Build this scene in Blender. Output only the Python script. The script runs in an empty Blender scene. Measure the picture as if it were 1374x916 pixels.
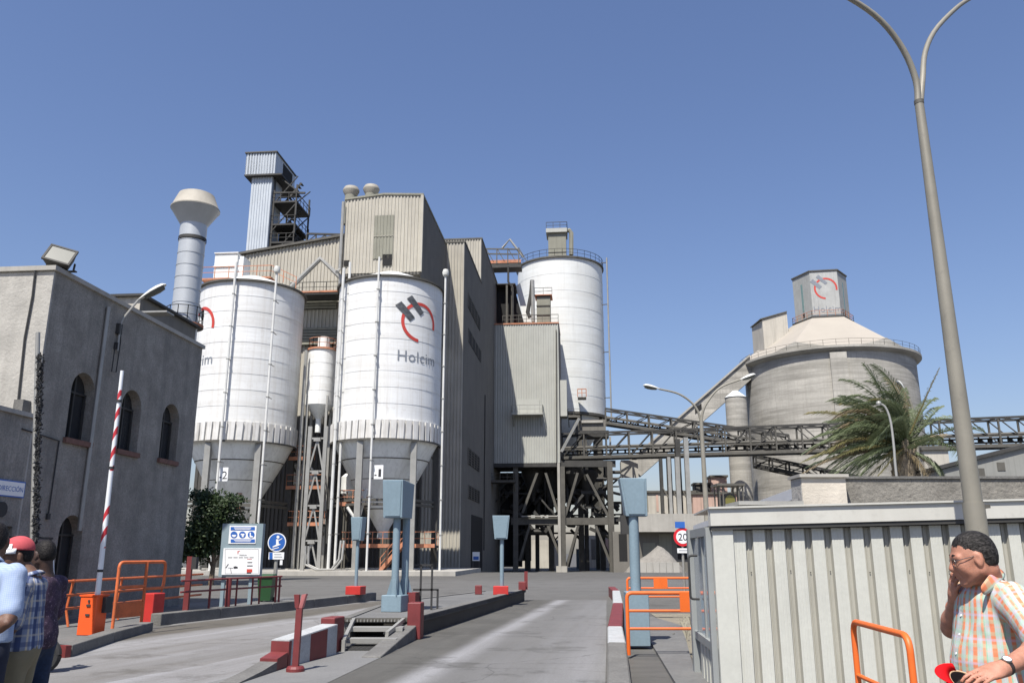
import bpy, bmesh, math, random
import numpy as np
from mathutils import Vector, Matrix, Quaternion
R = math.radians
random.seed(7)
SC = bpy.context.scene
COL = SC.collection
# ------------------------------------------------------------------ camera, sky, sun, exposure
FPX, PITCH, CAMZ = 1112.0, R(14.32), 1.65
cam_d = bpy.data.cameras.new("camera"); cam = bpy.data.objects.new("camera", cam_d); COL.objects.link(cam)
cam.location = (0, 0, CAMZ); cam.rotation_euler = (R(90) + PITCH, 0, 0)
cam_d.sensor_width = 36.0; cam_d.lens = 36.0 * FPX / 1374.0; cam_d.clip_start = 0.1; cam_d.clip_end = 6000
SC.camera = cam
L = Vector((0.215, 0.55, -1.0)).normalized()          # direction the sunlight travels
SUN_EL = math.asin(-L.z); SUN_AZ = math.atan2(-L.x, -L.y)
w = bpy.data.worlds.new("World"); SC.world = w; w.use_nodes = True
nt = w.node_tree; nt.nodes.clear()
sky = nt.nodes.new("ShaderNodeTexSky"); sky.sky_type = 'NISHITA'; sky.sun_disc = False
sky.sun_elevation = SUN_EL; sky.sun_rotation = SUN_AZ
sky.air_density = 1.35; sky.dust_density = 1.3; sky.ozone_density = 5.0; sky.altitude = 100
bg = nt.nodes.new("ShaderNodeBackground"); bg.inputs[1].default_value = 0.084
wo = nt.nodes.new("ShaderNodeOutputWorld")
tint = nt.nodes.new("ShaderNodeMix"); tint.data_type = 'RGBA'; tint.blend_type = 'MULTIPLY'; tint.inputs[0].default_value = 1.0; tint.inputs[7].default_value = (1.03, .965, 1.09, 1)
nt.links.new(sky.outputs[0], tint.inputs[6]); nt.links.new(tint.outputs[2], bg.inputs[0]); nt.links.new(bg.outputs[0], wo.inputs[0])
sun_d = bpy.data.lights.new("sun", 'SUN'); sun_d.energy = 5.0; sun_d.angle = R(0.53); sun_d.color = (1.0, 0.955, 0.88)
sun = bpy.data.objects.new("sun", sun_d); COL.objects.link(sun)
sun.rotation_euler = L.to_track_quat('-Z', 'Y').to_euler(); sun.location = (-20, -40, 90)
SC.view_settings.view_transform = 'Standard'; SC.view_settings.look = 'None'
SC.view_settings.exposure = 0.55; SC.view_settings.gamma = 1.0

# ------------------------------------------------------------------ where a spot of the photograph lies in the place
CT, ST = math.cos(PITCH), math.sin(PITCH)
def ray(px, py):
    u = (px - 687.0) / FPX; v = (458.0 - py) / FPX
    return Vector((u, CT - v * ST, ST + v * CT))
def at(px, py, Y):
    r = ray(px, py); s = Y / r.y
    return Vector((r.x * s, Y, CAMZ + r.z * s))
def gz(px, py, z=0.0):
    r = ray(px, py); s = (z - CAMZ) / r.z
    return Vector((r.x * s, r.y * s, z))
PHI = R(5.13)                                          # the plant's axis
E = Vector((math.cos(PHI), -math.sin(PHI), 0)); D = Vector((math.sin(PHI), math.cos(PHI), 0))
def P(a, b, z): return E * a + D * b + Vector((0, 0, z))
def pl(px, py, b):
    r = ray(px, py); s = b / r.dot(D); q = r * s
    return Vector((q.dot(E), b, CAMZ + q.z))
def pw(px, py, b): return P(*pl(px, py, b))
def gh(y):                                             # the yard falls slightly towards the back
    t = min(max((y - 74) / 36.0, 0), 1); t = t * t * (3 - 2 * t)
    return -0.85 * t

# ------------------------------------------------------------------ materials
MATS = {}
def mat(name, col, rough=0.75, metal=0.0, var=0.12, scale=2.0, streak=0.0, streak_col=None, bump=0.0, bscale=30.0, dust=0.0, dust_col=(.42, .39, .33), spots=0.0, spot_col=(.1, .09, .08), spec=0.5, fine=0.0, hband=0.0, hcol=(.2, .19, .17)):
    if name in MATS: return MATS[name]
    m = bpy.data.materials.new(name); m.use_nodes = True; n = m.node_tree; N = n.nodes; K = n.links
    b = N["Principled BSDF"]; b.inputs["Roughness"].default_value = rough; b.inputs["Metallic"].default_value = metal
    b.inputs["Specular IOR Level"].default_value = spec
    g = N.new("ShaderNodeNewGeometry")
    def noise(sc, detail=4, vec=None, rgh=0.6):
        t = N.new("ShaderNodeTexNoise"); t.inputs["Scale"].default_value = sc; t.inputs["Detail"].default_value = detail; t.inputs["Roughness"].default_value = rgh
        K.new(vec if vec else g.outputs["Position"], t.inputs["Vector"]); return t.outputs["Fac"]
    def mrange(x, a, c, lo, hi):
        r = N.new("ShaderNodeMapRange"); r.inputs[1].default_value = a; r.inputs[2].default_value = c; r.inputs[3].default_value = lo; r.inputs[4].default_value = hi
        K.new(x, r.inputs[0]); return r.outputs[0]
    def mix(f, a, c, mode='MIX'):
        x = N.new("ShaderNodeMix"); x.data_type = 'RGBA'; x.blend_type = mode
        if isinstance(f, float): x.inputs[0].default_value = f
        else: K.new(f, x.inputs[0])
        for s, v in ((6, a), (7, c)):
            if isinstance(v, tuple): x.inputs[s].default_value = (*v, 1)
            else: K.new(v, x.inputs[s])
        return x.outputs[2]
    col = tuple(col)
    c = mix(mrange(noise(scale), .3, .7, 0.0, 1.0), tuple(max(x * (1 - var), 0) for x in col), tuple(min(x * (1 + var), 1) for x in col))
    if fine:
        c = mix(mrange(noise(scale * 14, 5), .38, .62, 0.0, fine), c, tuple(x * .45 for x in col))
    if streak:
        mp = N.new("ShaderNodeMapping"); mp.inputs["Scale"].default_value = (1.7, 1.7, 0.05); K.new(g.outputs["Position"], mp.inputs[0])
        c = mix(mrange(noise(2.0, 6, mp.outputs[0], .7), .48, .75, 0.0, streak), c, streak_col or tuple(x * .45 for x in col))
    if hband:
        mp = N.new("ShaderNodeMapping"); mp.inputs["Scale"].default_value = (.06, .06, 1.1); K.new(g.outputs["Position"], mp.inputs[0])
        c = mix(mrange(noise(1.0, 7, mp.outputs[0], .75), .42, .62, 0.0, hband), c, hcol)
    if dust:
        c = mix(mrange(noise(scale * .35, 6, None, .7), .42, .7, 0.0, dust), c, dust_col)
    if spots:
        c = mix(mrange(noise(scale * 4.5, 6, None, .75), .56, .68, 0.0, spots), c, spot_col)
    K.new(c, b.inputs["Base Color"])
    if bump:
        bp = N.new("ShaderNodeBump"); bp.inputs["Strength"].default_value = bump; bp.inputs["Distance"].default_value = .02
        K.new(noise(bscale, 5), bp.inputs["Height"]); K.new(bp.outputs[0], b.inputs["Normal"])
    MATS[name] = m; return m

M = dict(
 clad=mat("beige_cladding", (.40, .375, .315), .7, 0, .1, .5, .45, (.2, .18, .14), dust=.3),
 cladd=mat("grey_shade_cladding", (.155, .145, .125), .75, 0, .1, .5, .5, (.08, .073, .06), dust=.2, dust_col=(.22, .2, .17)),  # on side walls, the shade is put into this darker colour
 cladk=mat("shadowed_base_cladding", (.06, .057, .052), .8, 0, .15, .5, .5, (.03, .028, .025), dust=.2, dust_col=(.1, .095, .085)),  # shadow on the base wall behind the silos put into the colour
 cladg=mat("pale_green_cladding", (.39, .395, .36), .7, 0, .07, .5, .25, (.24, .23, .19), dust=.15),
 cladb=mat("blue_white_cladding", (.45, .49, .53), .6, 0, .08, .5, .2, (.35, .36, .36)),
 louvre=mat("dull_louvre", (.23, .225, .18), .8, 0, .1, .5, .4),
 white=mat("white_silo_paint", (.76, .77, .76), .55, 0, .04, .4, .75, (.52, .49, .44), dust=.5, dust_col=(.60, .59, .55), hband=.5, hcol=(.52, .505, .47), spots=.25, spot_col=(.42, .38, .33)),
 white2=mat("dusty_white_silo_paint", (.72, .74, .72), .55, 0, .05, .4, .35, (.42, .42, .38), dust=.4, dust_col=(.52, .51, .46), hband=.4, hcol=(.52, .51, .47)),
 cone=mat("grey_cone_paint", (.78, .80, .78), .6, 0, .08, .6, .4, (.3, .3, .28)),
 skirt=mat("stained_skirt", (.66, .65, .62), .6, 0, .12, 1.2, .7, (.3, .27, .22)),
 steel=mat("dusty_grey_steel", (.085, .08, .068), .7, .1, .2, 1.2, .3, dust=.35, dust_col=(.16, .15, .125)),
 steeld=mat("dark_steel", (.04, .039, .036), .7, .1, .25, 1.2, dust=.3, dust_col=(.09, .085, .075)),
 galv=mat("galvanised_steel", (.33, .325, .30), .5, .35, .12, 1.5, .4, (.26, .25, .22)),
 pipew=mat("white_pipe", (.62, .62, .59), .55, 0, .1, 1.5, .3, (.35, .32, .27)),
 rust=mat("rusty_edge", (.42, .17, .09), .8, 0, .3, 2.0, dust=.3, dust_col=(.35, .29, .24)),
 duct=mat("chimney_metal", (.46, .48, .49), .45, .25, .08, .8, .25, (.36, .37, .37)),
 ductc=mat("cream_hood", (.33, .305, .255), .7, 0, .1, .8, .2),
 conc=mat("silo_concrete", (.43, .41, .365), .9, 0, .2, .25, .45, (.18, .17, .15), bump=.25, bscale=3, dust=.3, dust_col=(.48, .46, .41), hband=.9, hcol=(.21, .20, .175), fine=.2),
 concroof=mat("pale_roof_concrete", (.335, .305, .26), .9, 0, .06, .2, .0, dust=.3, dust_col=(.30, .27, .23)),
 concl=mat("light_concrete", (.36, .345, .31), .9, 0, .12, .5, .4, bump=.2, bscale=12, dust=.3),
 kerb=mat("kerb_concrete", (.15, .146, .136), .9, 0, .2, 2.0, .2, bump=.5, bscale=25, spots=.5, fine=.4),
 slab=mat("slab_concrete", (.13, .13, .127), .9, 0, .15, 1.0, bump=.3, bscale=30, spots=.25, fine=.3, dust=.3, dust_col=(.2, .195, .185)),
 stucco=mat("shade_tone_stucco", (.29, .272, .24), .95, 0, .25, 1.6, .45, (.085, .083, .08), bump=1.0, bscale=11, fine=.5),  # darker copy of the wall stucco, side-wall shade put into the colour
 stuccol=mat("lit_tone_stucco", (.39, .375, .34), .95, 0, .16, 1.6, .3, bump=.9, bscale=13, fine=.15),  # paler copy of the same stucco, sunlight on the end wall put into the colour
 rough=mat("rough_cast", (.24, .225, .195), .95, 0, .25, 5.0, bump=1.0, bscale=16, spots=.9, spot_col=(.1, .09, .075), fine=.5),
 ochre=mat("weathered_render", (.55, .50, .42), .95, 0, .15, 2.0, .8, (.3, .24, .18), bump=.5, bscale=15),
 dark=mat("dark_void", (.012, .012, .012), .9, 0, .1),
 glassd=mat("dark_glass", (.03, .032, .035), .15, 0, .1),
 paneg=mat("hut_glass", (.28, .31, .34), .08, 0, .1),
 blue=mat("blue_grey_paint", (.20, .275, .32), .5, 0, .06, 1.5, .15, fine=.15),
 blued=mat("board_blue_grey", (.22, .285, .315), .5, 0, .07, 1.5, .15),
 red=mat("red_paint", (.155, .026, .026), .55, 0, .15, 4.0, spots=.5, spot_col=(.13, .05, .045)),
 redb=mat("bright_red_paint", (.46, .03, .025), .5, 0, .1, 4.0, spots=.4, spot_col=(.2, .05, .04)),
 orange=mat("orange_paint", (.70, .135, .02), .5, 0, .08, 3.0, spots=.3, spot_col=(.35, .12, .05)),
 orangeb=mat("orange_red_cabinet", (.80, .105, .02), .5, 0, .06, 3.0, spots=.2, spot_col=(.4, .1, .04)),
 orangeo=mat("old_orange_paint", (.55, .13, .04), .6, 0, .2, 3.0, spots=.6, spot_col=(.2, .08, .05)),
 stripew=mat("worn_white_paint", (.40, .41, .41), .7, 0, .12, 3.0, spots=.7, spot_col=(.2, .2, .19), fine=.3),
 hut=mat("hut_panel", (.52, .52, .465), .5, 0, .05, 1.5, .25, (.33, .33, .29), fine=.1),
 hutd=mat("hut_groove", (.36, .35, .30), .6, 0, .08, 1.5, .4, (.2, .19, .16)),
 hutt=mat("hut_trim", (.52, .51, .46), .55, 0, .06, 1.5, .3, (.36, .34, .29), spots=.15),
 frame=mat("grey_door_frame", (.27, .285, .28), .5, .1, .08, 2.0),
 post=mat("lamp_post_paint", (.225, .21, .17), .55, .1, .15, 1.5, .4, (.27, .25, .21), spots=.25),
 lamp=mat("lamp_head", (.55, .55, .51), .45, 0, .08), lampl=mat("lamp_lens", (.085, .09, .075), .35, 0, .05),
 roofm=mat("roof_sheet", (.42, .43, .43), .6, .1, .1, .6, .2),
 pink=mat("faded_pink_wall", (.48, .33, .27), .9, 0, .12, .5, .4),
 ivory=mat("pale_wall", (.46, .43, .37), .9, 0, .12, .4, .5),
 ink=mat("black_print", (.03, .03, .035), .6, 0, .05), inkg=mat("grey_print", (.20, .22, .25), .6, 0, .15, 3.0),
 logor=mat("red_print", (.50, .05, .035), .6, 0, .12, 2.0), sblue=mat("sign_blue", (.03, .12, .42), .4, 0, .05),
 swhite=mat("sign_white", (.78, .79, .79), .4, 0, .03), sred=mat("sign_red", (.60, .02, .03), .4, 0, .05),
 bin=mat("green_bin_plastic", (.02, .07, .025), .45, 0, .1), rubber=mat("black_rubber", (.02, .02, .02), .8, 0, .1),
 gravel=mat("gravel", (.24, .225, .2), .95, 0, .2, 1.5, bump=1.0, bscale=8, fine=.5),
 bark=mat("bark", (.16, .12, .085), .95, 0, .3, 6.0, bump=1.0, bscale=20),
 palmbark=mat("palm_bark", (.20, .165, .12), .95, 0, .35, 8.0, bump=1.0, bscale=20),
 cable=mat("black_cable", (.03, .03, .03), .7, 0, .1),
 sill=mat("brick_sill", (.16, .085, .065), .9, 0, .2, 6.0), litter=mat("paper_litter", (.34, .32, .25), .8, 0, .05),
)
def leafmat(name, c1, c2, sc):
    m = bpy.data.materials.new(name); m.use_nodes = True; n = m.node_tree; N = n.nodes; K = n.links; b = N["Principled BSDF"]
    g = N.new("ShaderNodeNewGeometry"); t = N.new("ShaderNodeTexNoise"); t.inputs["Scale"].default_value = sc; K.new(g.outputs["Position"], t.inputs["Vector"])
    r = N.new("ShaderNodeValToRGB"); r.color_ramp.elements[0].position = .3; r.color_ramp.elements[0].color = (*c1, 1); r.color_ramp.elements[1].position = .7; r.color_ramp.elements[1].color = (*c2, 1)
    K.new(t.outputs["Fac"], r.inputs[0]); K.new(r.outputs[0], b.inputs["Base Color"]); b.inputs["Roughness"].default_value = .55
    tr = N.new("ShaderNodeBsdfTranslucent"); K.new(r.outputs[0], tr.inputs[0]); mx = N.new("ShaderNodeMixShader"); mx.inputs[0].default_value = .25
    K.new(b.outputs[0], mx.inputs[1]); K.new(tr.outputs[0], mx.inputs[2]); K.new(mx.outputs[0], N["Material Output"].inputs[0]); return m
M['leaf'] = leafmat("tree_leaf", (.018, .034, .011), (.05, .08, .025), 2.0)
M['frond'] = leafmat("palm_frond", (.075, .10, .048), (.17, .20, .105), 1.2)
M['frondy'] = leafmat("yellowing_palm_frond", (.12, .12, .045), (.26, .21, .09), 1.2)
M['frondd'] = leafmat("dry_palm_frond", (.13, .10, .055), (.24, .19, .11), 1.5)

# ------------------------------------------------------------------ objects
UNIQ = {}
def new_obj(name, data, parent=None):
    o = bpy.data.objects.new(name, data); COL.objects.link(o)
    if parent is not None: o.parent = parent.o if isinstance(parent, T) else parent
    return o
def root_inv(parent):
    o = parent.o if isinstance(parent, T) else parent
    m = Matrix.Identity(4)
    while o is not None: m = o.matrix_basis @ m; o = o.parent
    return m.inverted()
def tag(o, label=None, cat=None, group=None, kind=None):
    if label: o["label"] = label
    if cat: o["category"] = cat
    if group: o["group"] = group
    if kind: o["kind"] = kind
    return o
class T:                                               # a thing: an Empty at its base
    def __init__(s, name, label, cat, loc, rot=0.0, group=None):
        s.o = bpy.data.objects.new(name, None); COL.objects.link(s.o); s.o.empty_display_size = .3
        s.o.location = loc; s.o.rotation_euler = (0, 0, rot)
        tag(s.o, label, cat, group)
def struct(o): o["kind"] = "structure"; return o
class MB:
    def __init__(s): s.v = []; s.f = []; s.mi = []; s.cur = 0; s.sm = []; s.smooth = False
    def add(s, vs, fs):
        n = len(s.v); s.v += [Vector(x) for x in vs]
        for f in fs: s.f.append([i + n for i in f]); s.mi.append(s.cur); s.sm.append(s.smooth)
        return s
    def hexa(s, c):                                    # 4 bottom, 4 top
        return s.add(c, [(3, 2, 1, 0), (4, 5, 6, 7), (0, 1, 5, 4), (1, 2, 6, 5), (2, 3, 7, 6), (3, 0, 4, 7)])
    def box(s, c, sz, rot=0.0):
        c = Vector(c); x = Vector((math.cos(rot), math.sin(rot), 0)) * sz[0] / 2; y = Vector((-math.sin(rot), math.cos(rot), 0)) * sz[1] / 2; z = Vector((0, 0, sz[2] / 2))
        return s.hexa([c - x - y - z, c + x - y - z, c + x + y - z, c - x + y - z, c - x - y + z, c + x - y + z, c + x + y + z, c - x + y + z])
    def pbox(s, a0, a1, b0, b1, z0, z1):               # box in plant axes
        return s.hexa([P(a0, b0, z0), P(a1, b0, z0), P(a1, b1, z0), P(a0, b1, z0), P(a0, b0, z1), P(a1, b0, z1), P(a1, b1, z1), P(a0, b1, z1)])
    def bar(s, A, B, w, h=None):
        A = Vector(A); B = Vector(B); h = h or w; d = (B - A).normalized(); up = Vector((0, 0, 1)) if abs(d.z) < .95 else Vector((0, 1, 0))
        x = d.cross(up).normalized() * w / 2; y = x.cross(d).normalized() * h / 2
        return s.hexa([A - x - y, A + x - y, A + x + y, A - x + y, B - x - y, B + x - y, B + x + y, B - x + y])
    def tube(s, pts, r, n=8, cap=True):
        pts = [Vector(p) for p in pts]; rs = r if isinstance(r, (list, tuple)) else [r] * len(pts); rings = []; ref = None
        old = s.smooth; s.smooth = True
        for i, p in enumerate(pts):
            d = (pts[min(i + 1, len(pts) - 1)] - pts[max(i - 1, 0)]).normalized()
            if ref is None: ref = d.orthogonal().normalized()
            ref = (ref - d * ref.dot(d)); ref = ref.normalized() if ref.length > 1e-6 else d.orthogonal().normalized()
            q = d.cross(ref); rings.append([p + (ref * math.cos(2 * math.pi * k / n) + q * math.sin(2 * math.pi * k / n)) * rs[i] for k in range(n)])
        vs = [v for rg in rings for v in rg]; fs = []
        for i in range(len(pts) - 1):
            for k in range(n): fs.append((i * n + k, i * n + (k + 1) % n, (i + 1) * n + (k + 1) % n, (i + 1) * n + k))
        s.add(vs, fs)
        s.smooth = False
        if cap: s.add(rings[0], [tuple(range(n - 1, -1, -1))]); s.add(rings[-1], [tuple(range(n))])
        s.smooth = old; return s
    def lathe(s, c, prof, n=32, a0=0.0, a1=2 * math.pi, smooth=True):  # prof [(r, z)]
        c = Vector(c); full = abs(a1 - a0 - 2 * math.pi) < 1e-6; m = n if full else n + 1; vs = []; fs = []
        for (r, z) in prof:
            for k in range(m):
                a = a0 + (a1 - a0) * k / n; vs.append(c + Vector((r * math.sin(a), -r * math.cos(a), z)))
        for i in range(len(prof) - 1):
            for k in range(n):
                k2 = (k + 1) % m; fs.append((i * m + k, i * m + k2, (i + 1) * m + k2, (i + 1) * m + k))
        old = s.smooth; s.smooth = smooth; s.add(vs, fs); s.smooth = old; return s
    def prism(s, poly, z0, z1):                        # poly list of (x, y)
        n = len(poly); vs = [Vector((p[0], p[1], z0)) for p in poly] + [Vector((p[0], p[1], z1)) for p in poly]
        return s.add(vs, [tuple(range(n - 1, -1, -1)), tuple(range(n, 2 * n))] + [(i, (i + 1) % n, n + (i + 1) % n, n + i) for i in range(n)])
    def extr(s, poly, off):                            # planar 3d polygon pushed by off
        n = len(poly); off = Vector(off); vs = [Vector(p) for p in poly] + [Vector(p) + off for p in poly]
        return s.add(vs, [tuple(range(n)), tuple(range(2 * n - 1, n - 1, -1))] + [((i + 1) % n, i, n + i, n + (i + 1) % n) for i in range(n)])
    def strip(s, pts, w, z0, z1, side=1):              # wall along a polyline, thickness w to one side
        pts = [Vector((p[0], p[1], 0)) for p in pts]; off = []
        for i in range(len(pts)):
            d = (pts[min(i + 1, len(pts) - 1)] - pts[max(i - 1, 0)]).normalized(); off.append(pts[i] + Vector((-d.y, d.x, 0)) * w * side)
        zz = lambda z, i: z[i] if isinstance(z, (list, tuple)) else z
        for i in range(len(pts) - 1):
            a, b, c, d = pts[i], pts[i + 1], off[i + 1], off[i]
            s.hexa([Vector((p.x, p.y, zz(z0, j))) for p, j in ((a, i), (b, i + 1), (c, i + 1), (d, i))] + [Vector((p.x, p.y, zz(z1, j))) for p, j in ((a, i), (b, i + 1), (c, i + 1), (d, i))])
        return s
    def corr(s, A, B, z0, z1, pitch=.3, depth=.06):    # corrugated sheet from A to B (left to right seen from outside); z0/z1 numbers or functions of t
        A = Vector((A[0], A[1], 0)); B = Vector((B[0], B[1], 0)); ln = (B - A).length; d = (B - A) / ln; nrm = Vector((d.y, -d.x, 0))
        f0 = z0 if callable(z0) else (lambda t: z0); f1 = z1 if callable(z1) else (lambda t: z1)
        n = max(1, round(ln / pitch)); pts = []
        for i in range(n):
            for q, h in ((0, 0), (.38, 0), (.5, 1), (.88, 1)): pts.append(((i + q) / n, h * depth))
        pts.append((1.0, 0)); vs = []
        for t, h in pts:
            p = A + d * ln * t + nrm * h; vs += [Vector((p.x, p.y, f0(t))), Vector((p.x, p.y, f1(t)))]
        return s.add(vs, [(2 * i, 2 * i + 2, 2 * i + 3, 2 * i + 1) for i in range(len(pts) - 1)])
    def build(s, name, m, parent=None, label=None, kind=None):
        inv = root_inv(parent) if parent is not None else Matrix.Identity(4)
        me = bpy.data.meshes.new(name); me.from_pydata([tuple(inv @ v) for v in s.v], [], s.f)
        for x in (m if isinstance(m, (list, tuple)) else [m]): me.materials.append(M[x] if isinstance(x, str) else x)
        me.polygons.foreach_set("material_index", s.mi); me.polygons.foreach_set("use_smooth", s.sm)
        if any(s.sm): me.set_sharp_from_angle(angle=R(32))
        me.update(); o = new_obj(name, me, parent)
        if label: o["label"] = label
        if kind: o["kind"] = kind
        return o
UNIT = {}
def unit_box(m):
    if m not in UNIT:
        b = MB().box((0, 0, .5), (1, 1, 1)); me = bpy.data.meshes.new("bar"); me.from_pydata([tuple(v) for v in b.v], [], b.f); me.materials.append(M[m]); UNIT[m] = me
    return UNIT[m]
def bar(parent, name, A, B, w, m, h=None):             # a straight member that shares one mesh with its likes
    A = Vector(A); B = Vector(B); d = B - A; ln = d.length; d.normalize(); up = Vector((0, 0, 1)) if abs(d.z) < .95 else Vector((0, 1, 0))
    x = d.cross(up).normalized(); y = d.cross(x).normalized(); mw = Matrix(((x.x * w, y.x * (h or w), d.x * ln, A.x), (x.y * w, y.y * (h or w), d.y * ln, A.y), (x.z * w, y.z * (h or w), d.z * ln, A.z), (0, 0, 0, 1)))
    o = new_obj(name, unit_box(m), parent); o.matrix_local = root_inv(parent.o if isinstance(parent, T) else parent) @ mw
    return o
def inst(parent, name, me, mw):
    o = new_obj(name, me, parent); o.matrix_local = root_inv(parent.o if isinstance(parent, T) else parent) @ mw; return o
def raw(mb, name, m):
    me = bpy.data.meshes.new(name); me.from_pydata([tuple(v) for v in mb.v], [], mb.f)
    for x in (m if isinstance(m, (list, tuple)) else [m]): me.materials.append(M[x])
    me.polygons.foreach_set("material_index", mb.mi); me.polygons.foreach_set("use_smooth", mb.sm); me.update(); return me
def text2d(s, size=1.0, spacing=1.0):
    cu = bpy.data.curves.new("lettering", 'FONT'); cu.body = s; cu.size = size; cu.resolution_u = 3; cu.space_character = spacing
    o = bpy.data.objects.new("lettering", cu); COL.objects.link(o); bpy.context.view_layer.update()
    me = bpy.data.meshes.new_from_object(o.evaluated_get(bpy.context.evaluated_depsgraph_get()))
    vs = [v.co.copy() for v in me.vertices]; fs = [tuple(p.vertices) for p in me.polygons]
    bpy.data.objects.remove(o); bpy.data.curves.remove(cu); bpy.data.meshes.remove(me)
    return vs, fs
def put_text(mb, s, width, fn, spacing=1.0, height=None):   # fn maps (u, v) with u in 0..width, v up from the base line
    vs, fs = text2d(s, 1.0, spacing); x0 = min(v.x for v in vs); x1 = max(v.x for v in vs); k = width / (x1 - x0)
    kh = k if height is None else height / max(v.y for v in vs)
    mb.add([fn((v.x - x0) * k, v.y * kh) for v in vs], fs); return mb
def plane_map(O, U, V, N, off=.004):
    return lambda u, v: O + U * u + V * v + N * off
def railing(name, parent, pts, h=1.05, m='steel', r=.025, mid=True, step=1.3, toe=None, posts=True):
    mb = MB()
    for A, B in zip(pts[:-1], pts[1:]):
        A = Vector(A); B = Vector(B); ln = (B - A).length; n = max(1, round(ln / step)); up = Vector((0, 0, h))
        mb.bar(A + up, B + up, r * 2)
        if mid: mb.bar(A + up * .5, B + up * .5, r * 1.5)
        for i in range(n + 1):
            q = A.lerp(B, i / n); mb.bar(q, q + up, r * 1.8)
    o = mb.build(name, m, parent); return o
def pa(px, py, a):                                     # spot on a plane of constant a (a wall along the road)
    r = ray(px, py); s = a / r.dot(E); q = r * s; return Vector((a, q.dot(D), CAMZ + q.z))
# ------------------------------------------------------------------ ground and lanes
def lane_mat(name, base, az, org, bands, s0, s1, light, wob=.35, patch=.75):
    m = bpy.data.materials.new(name); m.use_nodes = True; n = m.node_tree; N = n.nodes; K = n.links; b = N["Principled BSDF"]; b.inputs["Roughness"].default_value = .82
    b.inputs["Specular IOR Level"].default_value = .3
    g = N.new("ShaderNodeNewGeometry"); pos = g.outputs["Position"]
    sub = N.new("ShaderNodeVectorMath"); sub.operation = 'SUBTRACT'; sub.inputs[1].default_value = org; K.new(pos, sub.inputs[0])
    dot = N.new("ShaderNodeVectorMath"); dot.operation = 'DOT_PRODUCT'; dot.inputs[1].default_value = (math.cos(az), -math.sin(az), 0); K.new(sub.outputs[0], dot.inputs[0])
    def noise(sc, d=5, vec=pos, rg=.65):
        t = N.new("ShaderNodeTexNoise"); t.inputs["Scale"].default_value = sc; t.inputs["Detail"].default_value = d; t.inputs["Roughness"].default_value = rg; K.new(vec, t.inputs["Vector"]); return t.outputs["Fac"]
    def math_(op, a, c):
        x = N.new("ShaderNodeMath"); x.operation = op
        for i, v in enumerate((a, c)):
            if isinstance(v, (int, float)): x.inputs[i].default_value = v
            else: K.new(v, x.inputs[i])
        return x.outputs[0]
    def mr(x, a, c, lo, hi):
        r = N.new("ShaderNodeMapRange"); r.inputs[1].default_value = a; r.inputs[2].default_value = c; r.inputs[3].default_value = lo; r.inputs[4].default_value = hi; K.new(x, r.inputs[0]); return r.outputs[0]
    mp = N.new("ShaderNodeMapping"); mp.vector_type = 'POINT'; mp.inputs["Rotation"].default_value = (0, 0, az); K.new(pos, mp.inputs[0])
    mp2 = N.new("ShaderNodeMapping"); mp2.inputs["Scale"].default_value = (2.2, .13, 1); K.new(mp.outputs[0], mp2.inputs[0])
    s = math_('ADD', dot.outputs["Value"], math_('MULTIPLY', math_('SUBTRACT', noise(.35, 3), .5), wob * 2))
    ramp = N.new("ShaderNodeValToRGB"); ramp.color_ramp.interpolation = 'EASE'; el = ramp.color_ramp.elements
    for i, (p, v) in enumerate(bands):
        e = el[i] if i < 2 else el.new(0.5)
        e.position = (p - s0) / (s1 - s0); e.color = (v, v, v, 1)
    K.new(mr(s, s0, s1, 0, 1), ramp.inputs[0])
    f = math_('MULTIPLY', ramp.outputs[0], mr(noise(1.0, 6, mp2.outputs[0], .7), .25, .7, 1 - patch, 1.0))
    def mix(fac, a, c):
        x = N.new("ShaderNodeMix"); x.data_type = 'RGBA'
        if isinstance(fac, (int, float)): x.inputs[0].default_value = fac
        else: K.new(fac, x.inputs[0])
        for sl, v in ((6, a), (7, c)):
            if isinstance(v, tuple): x.inputs[sl].default_value = (*v, 1)
            else: K.new(v, x.inputs[sl])
        return x.outputs[2]
    c = mix(mr(noise(.9, 6), .3, .7, 0, 1), tuple(x * .82 for x in base), tuple(x * 1.18 for x in base))
    c = mix(mr(noise(2.0, 6, mp2.outputs[0], .75), .45, .75, 0, .6), c, tuple(x * .6 for x in base))
    c = mix(f, c, light)
    vo = N.new("ShaderNodeTexVoronoi"); vo.feature = 'DISTANCE_TO_EDGE'; vo.inputs["Scale"].default_value = .22; dv_ = N.new("ShaderNodeVectorMath"); dv_.operation = 'ADD'; ns_ = N.new("ShaderNodeTexNoise"); ns_.inputs["Scale"].default_value = .8; ns_.inputs["Detail"].default_value = 5; K.new(pos, ns_.inputs["Vector"]); K.new(pos, dv_.inputs[0]); K.new(ns_.outputs["Color"], dv_.inputs[1]); K.new(dv_.outputs[0], vo.inputs["Vector"])
    c = mix(mr(vo.outputs["Distance"], .0, .004, .45, 0), c, tuple(x * .3 for x in base))
    c = mix(mr(noise(.5, 7, pos, .7), .55, .62, 0, .45), c, tuple(x * .62 for x in base))
    c = mix(mr(noise(45, 4), .45, .7, 0, .35), c, tuple(x * .5 for x in base))
    c = mix(mr(noise(5.0, 8, pos, .8), .63, .72, 0, .5), c, tuple(x * .45 for x in base))
    K.new(c, b.inputs["Base Color"])
    bp = N.new("ShaderNodeBump"); bp.inputs["Strength"].default_value = .35; bp.inputs["Distance"].default_value = .01; K.new(noise(60, 4), bp.inputs["Height"]); K.new(bp.outputs[0], b.inputs["Normal"])
    M[name] = m; return name
DUST = (.22, .218, .212)
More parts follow.
